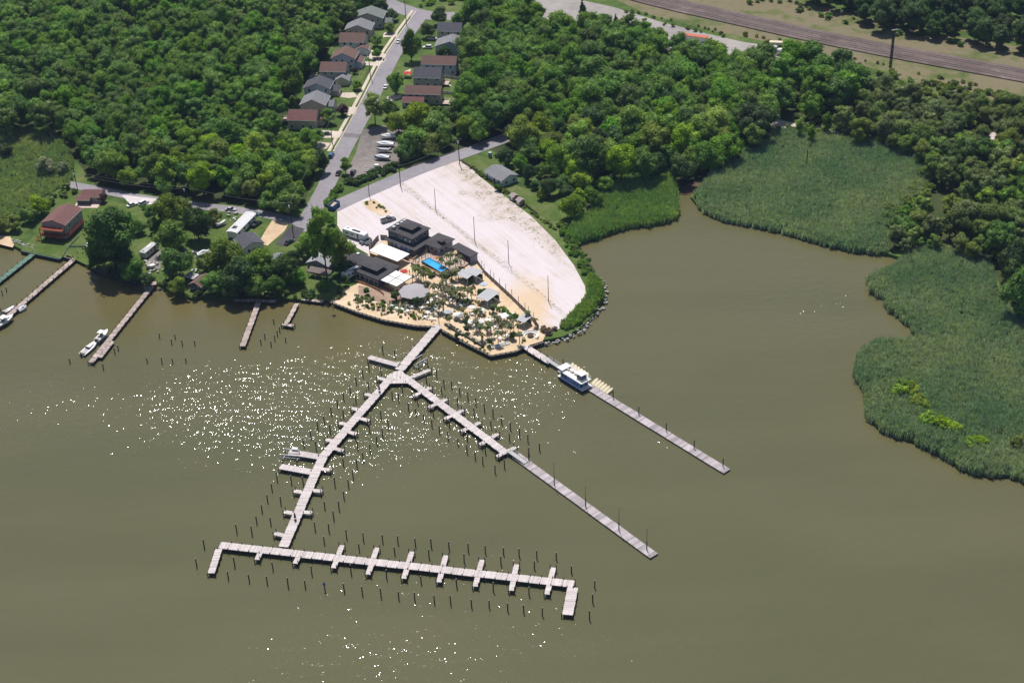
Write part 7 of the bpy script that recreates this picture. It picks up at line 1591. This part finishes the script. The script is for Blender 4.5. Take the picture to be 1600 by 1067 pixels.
# people
SKIN = [M('skin_light', (0.52, 0.33, 0.24), .6, .03), M('skin_tan', (0.34, 0.19, 0.12), .6, .03)]
HAIR = [M('hair_brown', (0.05, 0.03, 0.02), .7), M('hair_blond', (0.35, 0.24, 0.1), .7)]
def person_mesh(pose):
    me = bpy.data.meshes.new('person'); sx = .05
    J = {'pel': (0, 0, .95), 'wai': (0, .01, 1.12), 'che': (0, 0, 1.35), 'nec': (0, 0, 1.5), 'hea': (0, -.02, 1.62), 'top': (0, -.01, 1.74)}
    for s, n in ((-1, 'l'), (1, 'r')):
        f = .12 * s if pose == 1 else 0
        J.update({'hip' + n: (.1 * s, 0, .9), 'kne' + n: (.11 * s, -.03 + f, .5), 'ank' + n: (.11 * s, .03 + f * 1.6, .09), 'toe' + n: (.12 * s, -.13 + f * 1.6, .03), 'sho' + n: (.19 * s, 0, 1.43)})
        if pose == 2: J.update({'elb' + n: (.3 * s, -.08, 1.2), 'han' + n: (.22 * s, -.3, 1.3), 'fin' + n: (.2 * s, -.38, 1.32)})
        else: J.update({'elb' + n: (.27 * s, .04 - f, 1.15), 'han' + n: (.27 * s, -.06 - f * 1.5, .9), 'fin' + n: (.26 * s, -.09 - f * 1.5, .8)})
    K = list(J); E_ = [('pel', 'wai'), ('wai', 'che'), ('che', 'nec'), ('nec', 'hea'), ('hea', 'top')]
    for n in 'lr': E_ += [('pel', 'hip' + n), ('hip' + n, 'kne' + n), ('kne' + n, 'ank' + n), ('ank' + n, 'toe' + n), ('che', 'sho' + n), ('sho' + n, 'elb' + n), ('elb' + n, 'han' + n), ('han' + n, 'fin' + n)]
    me.from_pydata([J[k] for k in K], [(K.index(a), K.index(b)) for a, b in E_], []); o = bpy.data.objects.new('person', me); col.objects.link(o)
    md = o.modifiers.new('s', 'SKIN'); rad = {'pel': .15, 'wai': .125, 'che': .15, 'nec': .06, 'hea': .1, 'top': .08, 'hip': .095, 'kne': .06, 'ank': .04, 'toe': .035, 'sho': .065, 'elb': .045, 'han': .033, 'fin': .025}
    for i, k in enumerate(K): r_ = rad[k[:3]]; me.skin_vertices[0].data[i].radius = (r_, r_ * .8 if k in ('pel', 'wai', 'che') else r_); me.skin_vertices[0].data[i].use_root = (k == 'pel')
    o.modifiers.new('u', 'SUBSURF').levels = 1; dg = bpy.context.evaluated_depsgraph_get(); out = bpy.data.meshes.new_from_object(o.evaluated_get(dg)); bpy.data.objects.remove(o); out.name = 'person'
    return out
CL = [(n, M('cloth_' + n, c, .8, .05)) for n, c in (('red', (0.5, 0.04, 0.04)), ('white', (0.72, 0.72, 0.72)), ('navy', (0.03, 0.04, 0.12)), ('teal', (0.05, 0.3, 0.3)), ('black', (0.02, 0.02, 0.02)), ('yellow', (0.6, 0.45, 0.08)), ('pink', (0.6, 0.2, 0.28)))]
base = [person_mesh(i) for i in range(3)]
def person_variant(bm_, cl, sk, shirt):
    me = bm_.copy(); me.materials.clear(); me.materials.append(SKIN[sk]); me.materials.append(cl)
    for pl in me.polygons:
        z = pl.center.z; x = abs(pl.center.x); pl.material_index = 1 if (.62 < z < 1.02 and x < .24) or (shirt and 1.0 <= z < 1.44 and x < .26) else 0; pl.use_smooth = True
    return me
vars_ = [(person_variant(base[i % 3], CL[i % 7][1], i % 2, i % 3 != 0), CL[i % 7][0], i % 3 != 0) for i in range(14)]
hm = []
for i in range(2): h_ = MB(); h_.sm = True; h_.add([(v[0] * .105, v[1] * .115 + .015, v[2] * .1 + 1.69) for v in iv if v[2] > -.35], []) ; hm.append(h_)
def hair_mesh(i):
    bm = bmesh.new(); bmesh.ops.create_icosphere(bm, subdivisions=2, radius=1); bmesh.ops.delete(bm, geom=[v for v in bm.verts if v.co.z < -.2 or (v.co.y < -.6 and v.co.z < .4)], context='VERTS')
    for v in bm.verts: v.co = Vector((v.co.x * .112, v.co.y * .12 + .01, v.co.z * .11 + 1.69))
    me = bpy.data.meshes.new('hair'); bm.to_mesh(me); bm.free(); me.materials.append(HAIR[i]); return me
hm = [hair_mesh(0), hair_mesh(1)]
spots = [(640 + x / 13.33, 360 + y / 13.33, 1) for x, y in ((370, 430), (350, 480), (310, 480), (300, 530), (270, 560), (410, 430), (460, 480), (480, 520), (440, 550), (330, 560), (390, 560), (250, 600), (200, 650), (180, 720), (130, 700), (950, 540), (1130, 660), (1080, 700), (1040, 680), (770, 600), (850, 640), (1150, 690), (1000, 700))]
spots += [(690 + x / 8.89, 440 + y / 8.89, 0) for x, y in ((470, 130), (910, 680), (590, 500), (300, 560), (660, 760))] + [(626, 424, 0), (635, 426, 0), (640, 428, 0), (666, 475, 0), (655, 480, 0)]
for i, (x, y, t) in enumerate(spots):
    me, cn, shirt = vars_[i % 14]; z = LZ + (TZ + .004 if t else .09); p = G(x, y, z)
    e = thing('person', 'person in %s %s standing on the %s' % (cn, 'clothes' if shirt else 'swim shorts', 'pool terrace' if t else 'sand patio'), 'person', p, rnd.uniform(0, 6.28), 'people on the pool terrace' if t else 'people on the sand patio')
    inst(me, 'body', e); inst(hm[i % 2], 'hair', e)

# ------------------------------------------------------------------ air
k = NT('haze_air'); pv = k.n('ShaderNodeVolumePrincipled'); pv.inputs['Color'].default_value = (0.45, 0.62, 1.0, 1); pv.inputs['Density'].default_value = 0.00005; pv.inputs['Anisotropy'].default_value = 0.0
k.l(pv.outputs[0], k.out.inputs['Volume'])
hz = MB().box(0, 1050, -4.0, 2 * FAR + 100, 5300, 4.0 + CZ + 8).obj('haze', k.m); tag(hz, 'thin blue summer haze over the whole bay', kind='stuff')
